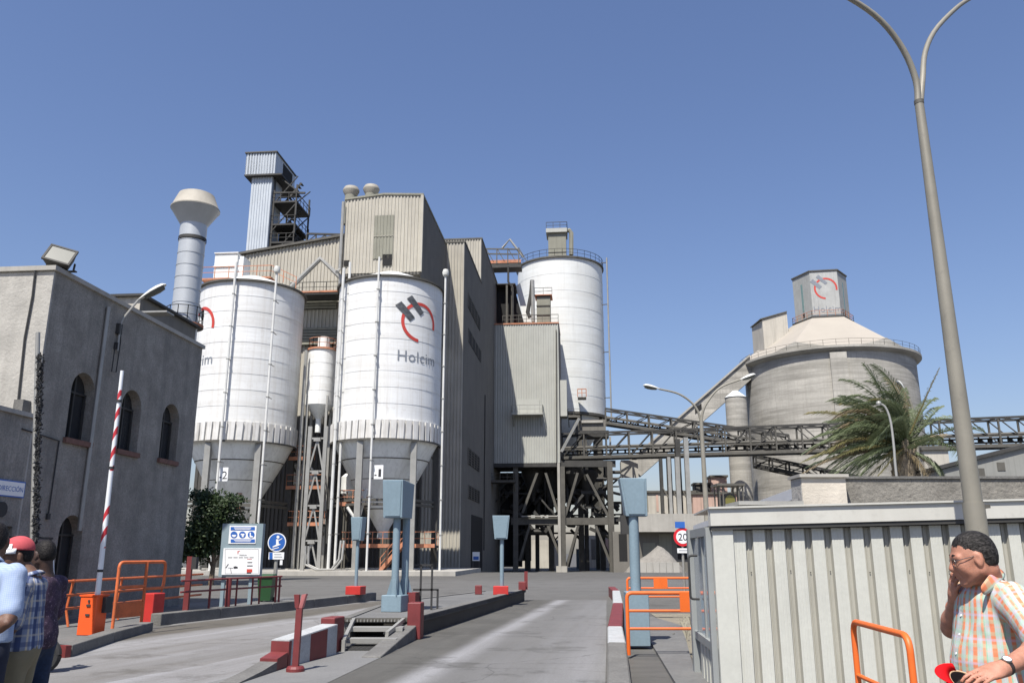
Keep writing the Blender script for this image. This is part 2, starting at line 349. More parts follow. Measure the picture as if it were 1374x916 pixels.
YARD = lane_mat("yard_concrete", (.10, .097, .09), R(80), (0, 45, 0), [(-40, 0), (-14, .05), (-5, .35), (2, .1), (9, .45), (16, .1), (40, 0)], -40, 40, DUST, 6.0, .95)
RLANE = lane_mat("right_lane_concrete", (.085, .082, .073), R(9), (0.1, 18, 0), [(-2.2, .5), (-1.8, .05), (-.85, .03), (-.45, .8), (-.05, .3), (.2, .2), (.55, .85), (.95, .05), (1.6, .02), (2.1, .45), (2.6, .6)], -2.6, 2.8, (.34, .34, .35), .12, .55)
LLANE = lane_mat("left_lane_concrete", (.095, .086, .070), R(17), (-5.9, 20, 0), [(-3, .6), (-2.4, .85), (-2.0, .1), (-.9, .05), (-.5, .9), (.1, .75), (.5, .25), (1.0, .05), (1.7, .1), (2.3, .9), (3, .5)], -3.2, 3.2, (.31, .31, .318), .3, .7)
APRON = lane_mat("apron_concrete", (.15, .15, .147), R(20), (-2, 13, 0), [(-5, .2), (-1, .6), (0, .4), (2, .8), (4, .3)], -5, 5, DUST, .6, .8)
rows = [-30, 0, 20, 40, 60, 70] + list(range(74, 112, 3)) + [120, 160, 300, 800, 3500]
mb = MB(); xs = [-3000, -300, -60, 0, 60, 300, 3000]
for y in rows:
    for x in xs: mb.v.append(Vector((x, y, gh(y))))
for i in range(len(rows) - 1):
    for j in range(len(xs) - 1):
        k = i * len(xs) + j; mb.f.append([k, k + 1, k + 1 + len(xs), k + len(xs)]); mb.mi.append(0); mb.sm.append(True)
struct(mb.build("ground", YARD))
def lerp_poly(pts, y):
    for p, q in zip(pts[:-1], pts[1:]):
        if (p[1] - y) * (q[1] - y) <= 0: return p[0] + (q[0] - p[0]) * (y - p[1]) / (q[1] - p[1])
    return pts[0][0] if abs(y - pts[0][1]) < abs(y - pts[-1][1]) else pts[-1][0]
def slabs(name, lpts, rpts, ys, m, z=.004):
    r = struct(new_obj(name, None))
    for y0, y1 in zip(ys[:-1], ys[1:]):
        mb = MB(); n = max(1, int((y1 - y0) / 1.5)); vs = []
        for i in range(n + 1):
            y = y0 + .008 + (y1 - y0 - .016) * i / n; a, b = lerp_poly(lpts, y), lerp_poly(rpts, y)
            vs += [Vector((a, y, 0)), Vector((b, y, 0)), Vector((a, y, z)), Vector((b, y, z))]
        fs = []
        for i in range(n): k = i * 4; fs += [(k + 2, k + 3, k + 7, k + 6), (k, k + 2, k + 6, k + 4), (k + 1, k + 5, k + 7, k + 3)]
        fs += [(0, 1, 3, 2), (4 * n, 4 * n + 2, 4 * n + 3, 4 * n + 1)]
        mb.add(vs, fs); mb.build("slab", m, r)
    return r
slabs("right_lane", [(-3.4, 5), (-2.5, 11.6), (-2.16, 14.3), (-1.86, 18), (.5, 31.4), (1.0, 34)], [(.45, 5), (1.22, 11.6), (1.72, 16), (3.6, 33), (3.8, 34)], [5, 9.5, 13.6, 17.9, 22.3, 26.7, 31.6], RLANE)
kl = [gz(px, py) for px, py in ((205, 846), (215, 839), (300, 829), (400, 818), (505, 805))]
sw = [gz(px, py) for px, py in ((96, 881), (150, 862), (205, 846))]
slabs("left_lane", [(-9.5, 7.5), (sw[0].x - 1.2, 12.5), (sw[0].x, sw[0].y), (sw[1].x, sw[1].y)] + [(p.x, p.y) for p in kl], [(-4.6, 7.5), (-4.1, 11.4), (-3.62, 13.0), (-3.6, 18.6), (-3.25, 22), (-2.5, 25), (-1.0, 32)], [7.6, 12.2, 16.6, 21.0, 25.8, 31.2], LLANE)
ap = MB(); ap.add([Vector(p) for p in ((-4.5, 6.5, .009), (-3.0, 6.5, .009), (-2.42, 11.6, .009), (-2.15, 14.3, .009), (-2.0, 15.6, .009), (-3.4, 15.6, .009), (-3.62, 13.0, .009), (-4.05, 11.4, .009))], [tuple(range(8))])
struct(ap.build("apron", APRON))
# verge slab right of the stripe-painted wall
ap = MB(); ap.prism([(1.66, 7), (2.45, 7), (2.7, 13.2), (3.9, 20), (3.4, 26), (2.95, 20)], -.2, .05); struct(ap.build("side_pavement", 'slab'))
mb = MB(); mb.add([Vector(p) for p in ((2.75, 13.0, .012), (3.5, 13.0, .012), (5.3, 24.5, .012), (3.9, 24.5, .012), (3.6, 19.5, .012))], [tuple(range(5))])
M['dryearth'] = mat("dry_earth", (.24, .215, .165), .95, 0, .25, 2.5, bump=1, bscale=30, spots=.6, spot_col=(.12, .12, .06), fine=.5)
mb.build("dirt_verge", 'dryearth')["kind"] = "structure"
lt = MB()
for i in range(46):
    q = Vector((2.85 + random.random() * 1.4, 13.5 + random.random() * 8, .03)); q.x += (q.y - 13) * .09
    if random.random() < .5: lt.add([q + Vector((random.uniform(-.05, .05), random.uniform(-.05, .05), random.uniform(0, .04))) for _ in range(4)], [(0, 1, 2, 3), (0, 2, 3)])
    else:
        for k in range(4): a = random.random() * 6.3; lt.add([q, q + Vector((math.cos(a) * .02, math.sin(a) * .02, .16)), q + Vector((math.cos(a) * .09, math.sin(a) * .09, .2))], [(0, 1, 2)])
lt.build("litter", 'litter', kind="stuff")

# ------------------------------------------------------------------ left building with arches
A0 = -13.22; B0, B1, ZT = 18.7, 26.9, 8.53
def arch_loop(u0, u1, z0, z1, n=10):
    r = (u1 - u0) / 2; c = (u0 + u1) / 2; zs = z1 - r
    return [(u0, z0), (u1, z0)] + [(c + r * math.cos(math.pi * k / n), zs + r * math.sin(math.pi * k / n)) for k in range(n + 1)]
def wall_holes(name, parent, fn, outer, holes, m, depth, label=None):   # fn(u, z, d) -> world, d inward
    bm = bmesh.new(); edges = []; loops = []
    for lp in [outer] + holes:
        vs = [bm.verts.new(fn(u, z, 0)) for u, z in lp]; loops.append(vs)
        for i in range(len(vs)): edges.append(bm.edges.new((vs[i], vs[(i + 1) % len(vs)])))
    bmesh.ops.triangle_fill(bm, use_beauty=True, use_dissolve=False, edges=edges)
    for lp, vs in zip([outer] + holes, loops):
        iv = [bm.verts.new(fn(u, z, depth)) for u, z in lp]
        for i in range(len(vs)): j = (i + 1) % len(vs); bm.faces.new((vs[i], vs[j], iv[j], iv[i]))
    bmesh.ops.recalc_face_normals(bm, faces=bm.faces); inv = root_inv(parent); bm.transform(inv)
    me = bpy.data.meshes.new(name); bm.to_mesh(me); bm.free(); me.materials.append(M[m]); o = new_obj(name, me, parent)
    return o
lb = T("office_building", "two-storey grey stucco building with arched windows, its sunlit end facing the viewer", "building", P(A0 - 5, (B0 + B1) / 2, 0), -PHI)
fnA = lambda u, z, d: P(A0 - d, u, z)
def arch_px(x0, x1, yt, yb, xm):                      # opening from pixels on the wall plane
    q0 = pa(x0, (yt + yb) / 2, A0); q1 = pa(x1, (yt + yb) / 2, A0); return q0.y, q1.y, pa(xm, yb, A0).z, pa(xm, yt, A0).z
ops = [arch_px(93, 126, 496, 587, 108), arch_px(161, 188, 521, 606, 174), arch_px(216, 239, 542, 620, 227)]
door = arch_px(74, 106, 690, 815, 90); door = (door[0], door[1], .12, door[3])
zz = lambda k: sum(o[k] for o in ops) / 3
ops = [(o[0], o[1], zz(2), zz(3)) for o in ops]
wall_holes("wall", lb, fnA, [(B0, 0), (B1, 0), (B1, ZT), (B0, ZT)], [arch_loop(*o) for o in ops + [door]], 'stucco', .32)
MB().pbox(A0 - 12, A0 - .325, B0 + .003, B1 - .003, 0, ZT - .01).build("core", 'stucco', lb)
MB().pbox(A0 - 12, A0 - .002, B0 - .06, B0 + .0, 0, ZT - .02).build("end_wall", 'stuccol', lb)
mb = MB(); mb.pbox(A0 - 12, A0 + .07, B0 - .13, B0 + .2, ZT, ZT + .12); mb.pbox(A0 - .3, A0 + .07, B0 + .2, B1 + .07, ZT, ZT + .12); mb.build("coping", 'concl', lb)
for k, o in enumerate(ops + [door]):
    w_ = MB(); u0, u1, z0, z1 = o; r = (u1 - u0) / 2; c = (u0 + u1) / 2; d = .24
    for u in (u0 + .03, c, u1 - .03): w_.add([], []); w_.hexa([P(A0 - d, u - .03, z0), P(A0 - d, u + .03, z0), P(A0 - d - .05, u + .03, z0), P(A0 - d - .05, u - .03, z0)] + [P(A0 - d, u - .03, z1 - (r if abs(u - c) > .1 else 0.02)), P(A0 - d, u + .03, z1 - (r if abs(u - c) > .1 else 0.02)), P(A0 - d - .05, u + .03, z1 - (r if abs(u - c) > .1 else 0.02)), P(A0 - d - .05, u - .03, z1 - (r if abs(u - c) > .1 else 0.02))])
    for z in (z0 + .03, z1 - r): w_.pbox(A0 - d - .05, A0 - d + .004, u0, u1, z - .025, z + .025)
    f = w_.build("window" if k < 3 else "door", 'steeld', lb)
    pn = MB(); lp = arch_loop(*o); pn.add([P(A0 - d - .055, u, z) for u, z in lp], [tuple(range(len(lp)))]); pn.build("pane", 'glassd', f)
    if k < 3: MB().pbox(A0 - .3, A0 + .09, u0 - .07, u1 + .07, z0 - .14, z0 - .005).build("sill", 'sill', f)
q = pa(143, 412, A0); q2 = pa(113, 712, A0)
MB().tube([P(A0 + .06, q.y, q.z), P(A0 + .06, q.y - .05, q2.z)], .055).build("downpipe", 'galv', lb)
q = pl(48, 367, B0 - .06); q2 = pl(25, 545, B0 - .06)
MB().tube([P(q.x, B0 - .1, q.z + .15), P(q.x + .03, B0 - .1, q.z - .6), P(q.x - .01, B0 - .1, (q.z + q2.z) / 2), P(q2.x, B0 - .1, q2.z)], .025, 6).build("cable", 'cable', lb)
an = T("annex_building", "low flat-roofed grey annex with a blue-lettered sign, joined to the arched building", "building", P(A0 - 5, 13, 0), -PHI)
ZA = 4.78
aw = [17.2, 18.45, pa(20, 737, A0).z, pa(20, 706, A0).z]
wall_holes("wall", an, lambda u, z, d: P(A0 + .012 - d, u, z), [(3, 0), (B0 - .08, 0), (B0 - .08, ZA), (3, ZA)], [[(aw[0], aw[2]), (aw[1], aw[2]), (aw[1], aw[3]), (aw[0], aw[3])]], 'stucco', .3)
MB().pbox(A0 - .25, A0 - .2, aw[0] - .02, aw[1] + .02, aw[2] - .02, aw[3] + .02).build("window", 'glassd', an)
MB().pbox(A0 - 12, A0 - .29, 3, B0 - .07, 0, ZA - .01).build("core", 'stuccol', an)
MB().pbox(A0 - 12, A0 + .08, 3, B0 - .065, ZA, ZA + .1).build("coping", 'concl', an)
q = pa(28, 575, A0); q2 = pa(78, 590, A0); q3 = pa(67, 690, A0)
MB().tube([P(A0 + .03, q.y, q.z), P(A0 + .03, q2.y, q2.z - .02), P(A0 + .03, q2.y - .03, q3.z)], .018, 6).build("cable", 'cable', lb)
MB().pbox(A0 + .012, A0 + .06, q2.y - .09, q2.y + .02, q3.z - .12, q3.z + .02).build("junction_box", 'cable', lb)
q = pl(34, 552, B0 - .06); MB().pbox(q.x - .12, q.x + .12, B0 - .35, B0 - .07, ZA + .1, ZA + .42).build("roof_box", 'kerb', an)
# sign on the annex
s1 = pa(31, 655, A0); s0 = pa(-8, 647, A0); zt, zb = pa(28, 646, A0).z, pa(28, 668, A0).z
sg = T("office_sign", "white wall sign with blue lettering on the grey annex wall", "sign", P(A0, (s0.y + s1.y) / 2, (zt + zb) / 2), -PHI)
MB().pbox(A0 + .015, A0 + .05, s0.y, s1.y, zb, zt).build("backing", 'sblue', sg)
MB().pbox(A0 + .05, A0 + .056, s0.y + .03, s1.y - .03, zb + .03, zt - .03).build("face", 'swhite', sg)
mb = MB(); put_text(mb, "DIRECCIÓN", s1.y - s0.y - .16, plane_map(P(A0 + .056, s0.y + .08, zb + .13), D, Vector((0, 0, 1)), E)); mb.build("lettering", 'sblue', sg)
q = pa(0, 683, A0); rs = MB(); rs.tube([P(A0 + .015, q.y, q.z), P(A0 + .06, q.y, q.z)], .17, 20)
tag(rs.build("wall_lamp", 'cable'), "round dark bulkhead lamp on the annex wall under the lettered sign", "lamp")
rl = T("black_railing", "black iron handrail along the foot of the grey annex wall", "railing", P(A0 + .5, 14, 0), -PHI)
zr = pa(35, 721, A0 + .5).z; ra, rb = pa(-40, 720, A0 + .5).y, pa(70, 723, A0 + .5).y
mb = MB(); mb.bar(P(A0 + .5, ra, zr), P(A0 + .5, rb, zr), .05); mb.build("rail", 'cable', rl)
for k in range(5): bar(rl, "post", P(A0 + .5, ra + (rb - ra) * (.98 - k * .22), 0), P(A0 + .5, ra + (rb - ra) * (.98 - k * .22), zr), .04, 'cable')
# flood light on the roof corner
q = pl(81, 346, B0 + .3); c = P(q.x, B0 + .3, q.z)
fl = T("floodlight", "square floodlight on a bracket at the roof corner of the stucco building", "floodlight", P(q.x, B0 + .3, ZT))
tl = Matrix.Translation(c) @ Matrix.Rotation(R(14), 4, 'Z') @ Matrix.Rotation(R(13), 4, 'Y') @ Matrix.Rotation(R(-28), 4, 'X')
def tbox(c0, sz): return [tl @ v for v in MB().box(c0, sz).v]
h = MB(); b_ = [tl @ Vector(v) for v in ((-.24, .22, -.2), (.24, .22, -.2), (.24, .22, .2), (-.24, .22, .2), (-.32, -.08, -.27), (.32, -.08, -.27), (.32, -.08, .27), (-.32, -.08, .27))]
h.hexa(b_); h.hexa(tbox((0, -.1, .255), (.68, .06, .05))); h.hexa(tbox((0, -.1, -.255), (.68, .06, .05))); h.hexa(tbox((.315, -.1, 0), (.05, .06, .5))); h.hexa(tbox((-.315, -.1, 0), (.05, .06, .5))); h.build("housing", 'steeld', fl)
h = MB(); h.hexa(tbox((0, -.1, 0), (.58, .03, .46))); h.build("lens", 'lampl', fl)
h = MB()
for sx in (-.36, .36): h.bar(tl @ Vector((sx, .08, 0)), Vector((c.x + sx * .9, c.y + .1, ZT + .14)), .03, .05)
h.box((c.x, c.y + .1, ZT + .135), (.8, .1, .03)); h.build("bracket", 'steeld', fl)
# street lamp on the wall
q = pa(158, 436, A0); base = P(A0, q.y, q.z); hd = at(223, 382, base.y + .35); he = at(186, 402, base.y + .15)
def lamp_head(parent, A, B, r, flat=.55, m='lamp'):
    A = Vector(A); B = Vector(B); d = (B - A); ln = d.length; d.normalize(); side = d.cross(Vector((0, 0, 1))).normalized(); up = side.cross(d).normalized()
    mb = MB(); mb.smooth = True; n = 14; prof = [(0, .18), (.06, .3), (.2, .55), (.45, .9), (.7, 1.0), (.9, .8), (1.0, .3), (1.01, 0.0)]; rings = []
    lens = MB(); lens.smooth = True; lr = []
    for t, s in prof:
        rings.append([A + d * ln * t + side * math.cos(2 * math.pi * k / n) * r * s + up * (math.sin(2 * math.pi * k / n) * r * s * (flat if math.sin(2 * math.pi * k / n) > 0 else .18)) for k in range(n)])
        if .2 <= t <= .9: lr.append([A + d * ln * t + side * math.cos(math.pi + math.pi * k / 8) * r * s * .88 + up * (math.sin(math.pi + math.pi * k / 8) * r * s * .5 - r * .1) for k in range(9)])
    for g, mm, nn, wrap in ((rings, mb, n, True), (lr, lens, 9, False)):
        mm.add([v for rg in g for v in rg], [(i * nn + k, i * nn + (k + 1) % nn, (i + 1) * nn + (k + 1) % nn, (i + 1) * nn + k) for i in range(len(g) - 1) for k in range(nn if wrap else nn - 1)])
    h = mb.build("lamp_head", m, parent); lens.build("lens", 'lampl', h); return h
wl = T("wall_street_lamp", "street lamp on a slanting arm fixed high on the grey stucco wall", "street lamp", base)
MB().tube([base + E * .08 - Vector((0, 0, .75)), base + E * .08, he.lerp(base, .75), he], .032, 8).build("arm", 'galv', wl)
mb = MB(); mb.box(base + E * .05 - Vector((0, 0, .12)), (.12, .16, .3), -PHI); mb.box(base + E * .05 - Vector((0, 0, .62)), (.1, .14, .2), -PHI); mb.build("bracket", 'steeld', wl)
lamp_head(wl, he, hd, .2)
MB().tube([base + E * .1, base + E * .06 + D * .14 - Vector((0, 0, .5)), base + E * .06 + D * .1 - Vector((0, 0, 1.35)), base + E * .06 - D * .12 - Vector((0, 0, 1.38)), base + E * .06 - D * .1 - Vector((0, 0, .6))], .016, 6).build("cable", 'cable', wl)
# pole wrapped in netting
pb = at(42.8, 852, 15.5); pb.z = 0; pt_ = at(51, 446, 15.5)
pp = T("wrapped_pole", "tall thin grey pole wrapped with dark knotted netting beside the annex", "pole", pb)
MB().tube([pb, Vector(pt_)], [.055, .042], 10).build("pole", 'galv', pp)
nm = MB()
for i in range(1700):
    z = random.uniform(.3, pt_.z - .45); c = Vector((pb.x + (pt_.x - pb.x) * z / pt_.z + .075 + random.uniform(-.04, .045), pb.y - .03 + random.uniform(-.07, .05), z)); a = random.uniform(0, 6.3)
    nm.bar(c, c + Vector((math.cos(a) * .035, -.01, math.sin(a) * .045)), .02, .012)
nm.build("netting", 'cable', pp, kind="stuff")
# low building behind, chimney
q = pl(189, 398, 38); q0 = pl(120, 396, 38); qs = pa(232, 426, q.x)
bb = T("rear_shed", "pale shed with a dark side showing over the roof of the stucco building", "shed", P(q.x - 5, 40, 0), -PHI)
MB().pbox(q.x - 9, q.x, 38, max(qs.y, 44), 0, q.z).build("wall", 'ivory', bb)
MB().pbox(q.x, q.x + .02, 37.99, max(qs.y, 44) + .01, 0, q.z - .01).build("side_wall", 'cladd', bb)
MB().pbox(q.x - 9, q.x + .25, 37.8, max(qs.y, 44) + .2, q.z, q.z + .12).build("roof", 'steeld', bb)
q = pl(205, 411, 36.5); MB().pbox(q.x - 1.6, q.x + .35, 37.2, 37.95, q.z - .08, q.z).build("canopy", 'galv', bb)
YC = 46; c = at(246.5, 437, YC); ZB = c.z
def czr(py): return at(254, py, YC).z
ch = T("chimney", "round metal chimney with a flared cream hood rising behind the stucco building", "chimney", (c.x, YC, 0))
C0 = (c.x, YC, 0); rsh = .74
zs = [ZB, czr(408), czr(390), czr(374), czr(358), czr(342), czr(325)]
for z0, z1 in zip(zs[:-1], zs[1:]): MB().lathe(C0, [(rsh, z0), (rsh, z1 - .04), (rsh + .02, z1 - .03), (rsh + .02, z1)], 36).build("shaft_section", 'duct', ch)
z5, z6, z7, z8, z9 = czr(325), czr(320), czr(303), czr(283), czr(263)
MB().lathe(C0, [(rsh + .05, z5 + .05), (rsh + .05, z6)], 36).build("band", 'steeld', ch)
MB().lathe(C0, [(rsh + .02, z6), (rsh + .02, z7)], 36).build("collar", 'duct', ch)
MB().lathe(C0, [(rsh + .02, z7), (1.36, z8), (1.40, z8 + .03)], 36).build("flare", 'duct', ch)
MB().lathe(C0, [(1.40, z8 + .03), (1.40, z8 + .1), (1.34, z8 + .16), (1.02, z9), (.9, z9 + .06), (.0, z9 + .1)], 36).build("hood", 'ductc', ch)
MB().lathe(C0, [(rsh + .02, 0), (rsh + .02, ZB - .12)], 24).build("lower_shaft", 'duct', ch)
MB().lathe(C0, [(0, ZB - .12), (1.05, ZB - .12), (1.05, ZB - .02), (0, ZB - .02)], 24, smooth=False).build("platform", 'steeld', ch)
MB().lathe(C0, [(1.06, ZB - .1), (1.08, ZB - .1), (1.08, ZB + .06), (1.06, ZB + .06)], 24, smooth=False).build("toe_board", 'rust', ch)
railing("railing", ch, [(c.x + 1.02 * math.cos(k * math.pi / 6), YC + 1.02 * math.sin(k * math.pi / 6), ZB) for k in range(13)], 1.0, 'steeld', .02, step=.75)
# bush beside the building
def leaf_cloud(mb, c, rad, n, size, seed):
    rnd = random.Random(seed); cl = []
    for i in range(max(6, n // 130)):
        v = Vector((rnd.gauss(0, 1), rnd.gauss(0, 1), rnd.gauss(0, 1))).normalized() * rnd.random() ** .45; cl.append(Vector((c[0] + v.x * rad[0], c[1] + v.y * rad[1], c[2] + v.z * rad[2])))
    for i in range(n):
        k = rnd.choice(cl); s = min(rad) * .3; p = k + Vector((rnd.gauss(0, s), rnd.gauss(0, s), rnd.gauss(0, s * .8)))
        a = Vector((rnd.gauss(0, 1), rnd.gauss(0, 1), rnd.gauss(0, 1))).normalized(); b = a.orthogonal().normalized(); l = size * rnd.uniform(.6, 1.4)
        mb.add([p, p + a * l * .5 + b * l * .3, p + a * l, p + a * l * .5 - b * l * .3], [(0, 1, 2, 3)])
tc = at(290, 700, 46)
tr = T("leafy_tree", "dark green bushy tree between the stucco building and the silo", "tree", (tc.x, 46, 0))
mb = MB(); leaf_cloud(mb, (tc.x - .2, 46, 3.4), (1.25, 1.3, 1.25), 4200, .16, 3); leaf_cloud(mb, (tc.x + .5, 46, 4.3), (.7, .8, .5), 1500, .15, 8); leaf_cloud(mb, (tc.x - .8, 46, 4.5), (.8, .8, .55), 1800, .15, 9); leaf_cloud(mb, (tc.x - .9, 46.2, 2.3), (1.0, 1.2, 1.1), 3500, .2, 4); leaf_cloud(mb, (tc.x + .9, 46.4, 2.6), (.9, 1.0, .8), 2500, .2, 5); mb.build("crown", 'leaf', tr)
mb = MB(); mb.tube([(tc.x, 46, 0), (tc.x + .05, 46, 1.2), (tc.x - .1, 46, 2.6)], [.16, .12, .06]); mb.tube([(tc.x + .03, 46, 1.0), (tc.x + .7, 46.2, 2.4)], [.08, .03]); mb.tube([(tc.x + .03, 46, .9), (tc.x - .8, 46.1, 2.2)], [.08, .03]); mb.build("trunk", 'bark', tr)
# ------------------------------------------------------------------ the plant
ZV = Vector((0, 0, 1))
def logo_arc(mb, fn, r0, w, a0, a1, n=28):
    for k in range(n):
        x = a0 + (a1 - a0) * k / n; y = a0 + (a1 - a0) * (k + 1) / n
        mb.add([fn(math.cos(x) * (r0 - w), math.sin(x) * (r0 - w)), fn(math.cos(x) * (r0 + w), math.sin(x) * (r0 + w)), fn(math.cos(y) * (r0 + w), math.sin(y) * (r0 + w)), fn(math.cos(y) * (r0 - w), math.sin(y) * (r0 - w))], [(0, 1, 2, 3)])
BAR1 = [(-1.10, 1.0), (-.33, .21), (-.60, -.02), (-1.42, .76)]; BAR2 = [(-.54, 1.40), (.21, .58), (.0, .38), (-.82, 1.18)]
def quad_sub(mb, fn, q, n=6):
    for i in range(n):
        f = lambda a, b, t: (a[0] + (b[0] - a[0]) * t, a[1] + (b[1] - a[1]) * t)
        p0, p1 = f(q[0], q[1], i / n), f(q[0], q[1], (i + 1) / n); p3, p2 = f(q[3], q[2], i / n), f(q[3], q[2], (i + 1) / n)
        mb.add([fn(*p0), fn(*p1), fn(*p2), fn(*p3)], [(0, 1, 2, 3)])
def logo(parent, fn, k, text_w, fade=False, tv=-2.15):
    f1 = lambda u, v: fn(u * k, v * k, .012); f2 = lambda u, v: fn(u * k, v * k, .02)
    mb = MB(); logo_arc(mb, f1, 1.0, .085, R(-12), R(265)); mb.build("emblem_arc", 'logor', parent)
    mb = MB(); quad_sub(mb, f2, BAR1); quad_sub(mb, f2, BAR2); mb.build("emblem_bar", 'inkg' if fade else 'inkl', parent)
    mb = MB(); put_text(mb, "Holcim", text_w * k, lambda u, v: f1(u / k - text_w / 2 - .02, v / k + tv), 1.05); mb.build("lettering", 'inkg', parent)
M['inkl'] = mat("faded_black_print", (.075, .08, .085), .5, 0, .5, 4.0)
def silo(label, a, b, r, zt, zs0, zs1, zc, th0, number, npx, lg):
    c = P(a, b, 0); av = math.degrees(math.atan2(-c.x, c.y)); t = T("storage_silo", label, "silo", c, -PHI, "twin white storage silos on steel legs")
    n = 9; h = (zt - zs0) / n
    for k in range(n):
        z0 = zs0 + k * h; MB().lathe(c, [(r, z0), (r, z0 + h - .035), (r + .018, z0 + h - .03), (r + .018, z0 + h)], 72).build("shell_plate", 'white', t)
    MB().lathe(c, [(r + .02, zt - .1), (r + .22, zt - .1), (r + .22, zt + .06), (r, zt + .06)], 72).build("rim", 'steel', t)
    MB().lathe(c, [(r + .1, zt + .05), (1.2, zt + 1.55), (0, zt + 1.6)], 72).build("roof", 'white2', t)
    MB().lathe(c, [(r - .02, zs1 - .05), (r - .02, zs0)], 72).build("band", 'skirt', t)
    N = 46; w0 = 2 * math.pi * r / N * .40; pm = MB()
    pm.hexa([(-w0 * .75, -.08, zs1), (w0 * .75, -.08, zs1), (w0 * .75, .04, zs1), (-w0 * .75, .04, zs1), (-w0, -.1, zs0), (w0, -.1, zs0), (w0, .04, zs0), (-w0, .04, zs0)])
    me = raw(pm, "skirt_plate", 'skirt')
    for k in range(N):
        if -math.pi * .6 < ((k * 2 * math.pi / N + math.pi) % (2 * math.pi)) - math.pi < math.pi * .6:
            x = k * 2 * math.pi / N; inst(t, "skirt_plate", me, Matrix.Translation(c + Vector((math.sin(x) * (r + .05), -math.cos(x) * (r + .05), 0))) @ Matrix.Rotation(x, 4, 'Z'))
    MB().lathe(c, [(r + .12, zs1 - .16), (r + .12, zs1), (r - .1, zs1)], 72, smooth=False).build("ring_beam", 'steel', t)
    zk = [(r - .12, zs1 - .05), (r * .62, zs1 + (zc - zs1) * .42), (.45, zc), (.45, zc - .6), (0, zc - .6)]
    MB().lathe(c, zk, 72).build("hopper_cone", 'cone', t)
    for z in (.2, .42, .75):
        rr = r - .12 + (.45 - r + .12) * z; MB().lathe(c, [(rr + .01, zs1 + (zc - zs1) * z), (rr + .06, zs1 + (zc - zs1) * z), (rr + .03, zs1 + (zc - zs1) * z - .08)], 72).build("cone_ring", 'steel', t)
    for x0_ in (lg[0], lg[1], -84, 84, 150, -150):
        x = x0_ + av; q = c + Vector((math.sin(R(x)) * (r - .25), -math.cos(R(x)) * (r - .25), 0)); o = bar(t, "leg", q + ZV * .35, q + ZV * (zs1 - .1), .48, 'galv' if abs(x0_) < 45 else 'steeld')
        bx = MB(); bx.box(q + ZV * .2, (1.0, 1.0, .4), -PHI); bx.build("leg_base", 'concl', t)
        q2 = c + Vector((math.sin(R(x)) * (r - .2), -math.cos(R(x)) * (r - .2), zs1 - 1.6)); q3 = c + Vector((math.sin(R(x)) * (r - 1.0), -math.cos(R(x)) * (r - 1.0), zs1 - .5)); bar(t, "brace", q2, q3, .14, 'steel')
    for z in (zs1 - 5.2, 2.9 * 2):
        for x0, x1 in ((av - 84, av + lg[0]), (av + lg[0], av + lg[1]), (av + lg[1], av + 84)):
            q = lambda x: c + Vector((math.sin(R(x)) * (r - .3), -math.cos(R(x)) * (r - .3), z)); bar(t, "tie_beam", q(x0), q(x1), .2, 'steel')
    fn = lambda u, v, off: c + Vector((math.sin(R(th0 + av) + u / r) * (r + .02 + off), -math.cos(R(th0 + av) + u / r) * (r + .02 + off), LZ + v))
    logo(t, fn, 1.62, 2.35)
    p = pl(npx[0], npx[1], b - r); s = MB(); s.pbox(p.x - .38, p.x + .38, b - r - .04, b - r, p.z - .55, p.z + .55); sg = s.build("number_plate", 'swhite', t)
    mb = MB(); put_text(mb, number, .22 if number == '1' else .4, plane_map(P(p.x - (.0 if number == '1' else .08), b - r - .045, p.z - .38), E, ZV, -D), height=.62); mb.pbox(p.x - .32, p.x - .14, b - r - .046, b - r - .04, p.z - .3, p.z - .2); mb.build("number", 'ink', sg)
    return t, c
BS = 70.0; s1 = pl(522, 480, BS); rS = 4.58; s2 = pl(333, 480, BS)
zf = lambda px, py: pl(px, py, BS - rS).z
ZTOP, ZS0, ZS1, ZCONE = zf(522, 369), zf(522, 562), zf(522, 587), pl(525, 712, BS).z
LZ = pl(556, 430, BS - rS * .84).z
silo("white silo with full emblem and number one plate, right of the twin silos", s1.x, BS, rS, ZTOP, ZS0, ZS1, ZCONE, 33, "1", (508, 633), (-28, 32))
silo("white silo half hidden by the stucco building, number two plate on its cone", s2.x, BS, rS, ZTOP, ZS0, ZS1, ZCONE, -62, "2", (300, 636), (-36, 19))
# kerbed base of the silos
mb = MB(); mb.pbox(s2.x - 9, s1.x + 7.2, BS - 6.2, BS + 9, -.1, .33); struct(mb.build("silo_plinth", 'concl'))
def tubes(name, label, cat, paths, m, group=None, n=8):
    p0 = Vector(paths[0][0][0]); t = T(name, label, cat, (p0.x, p0.y, 0), 0, group)
    for pts, r in paths: MB().tube(pts, r, n).build("pipe", m, t)
    return t
def vpipe(x0, y0, x1, y1, b, r=.1):                   # vertical pipe by its two ends
    p = pl(x0, y0, b); q = pl(x1, y1, b); return [P((p.x + q.x) / 2, b, p.z), P((p.x + q.x) / 2, b, max(q.z, .3))]
def pipe_stand(label, xs, ytop, b, ring=True, head=False, r=.11):
    pts = vpipe(xs[0], ytop, xs[1], 768, b, r); t = T("riser_pipe", label, "pipe", (pts[1].x, pts[1].y, 0), 0, "riser pipes on the twin silos")
    MB().tube(pts, r, 8).build("pipe", 'pipew', t)
    mb = MB()
    for k in range(1, 9):
        z = pts[1].z + (pts[0].z - pts[1].z) * k / 9; q = Vector((pts[0].x, pts[0].y, z)); mb.bar(q, q + D * .9, .06); mb.box(q, (.24, .24, .07), -PHI)
    mb.build("clamp", 'galv', t)
    if head: MB().lathe(pts[0], [(0, .35), (.22, .28), (.3, 0), (.24, -.25), (.08, -.4)], 14).build("lamp_globe", 'lamp', t)
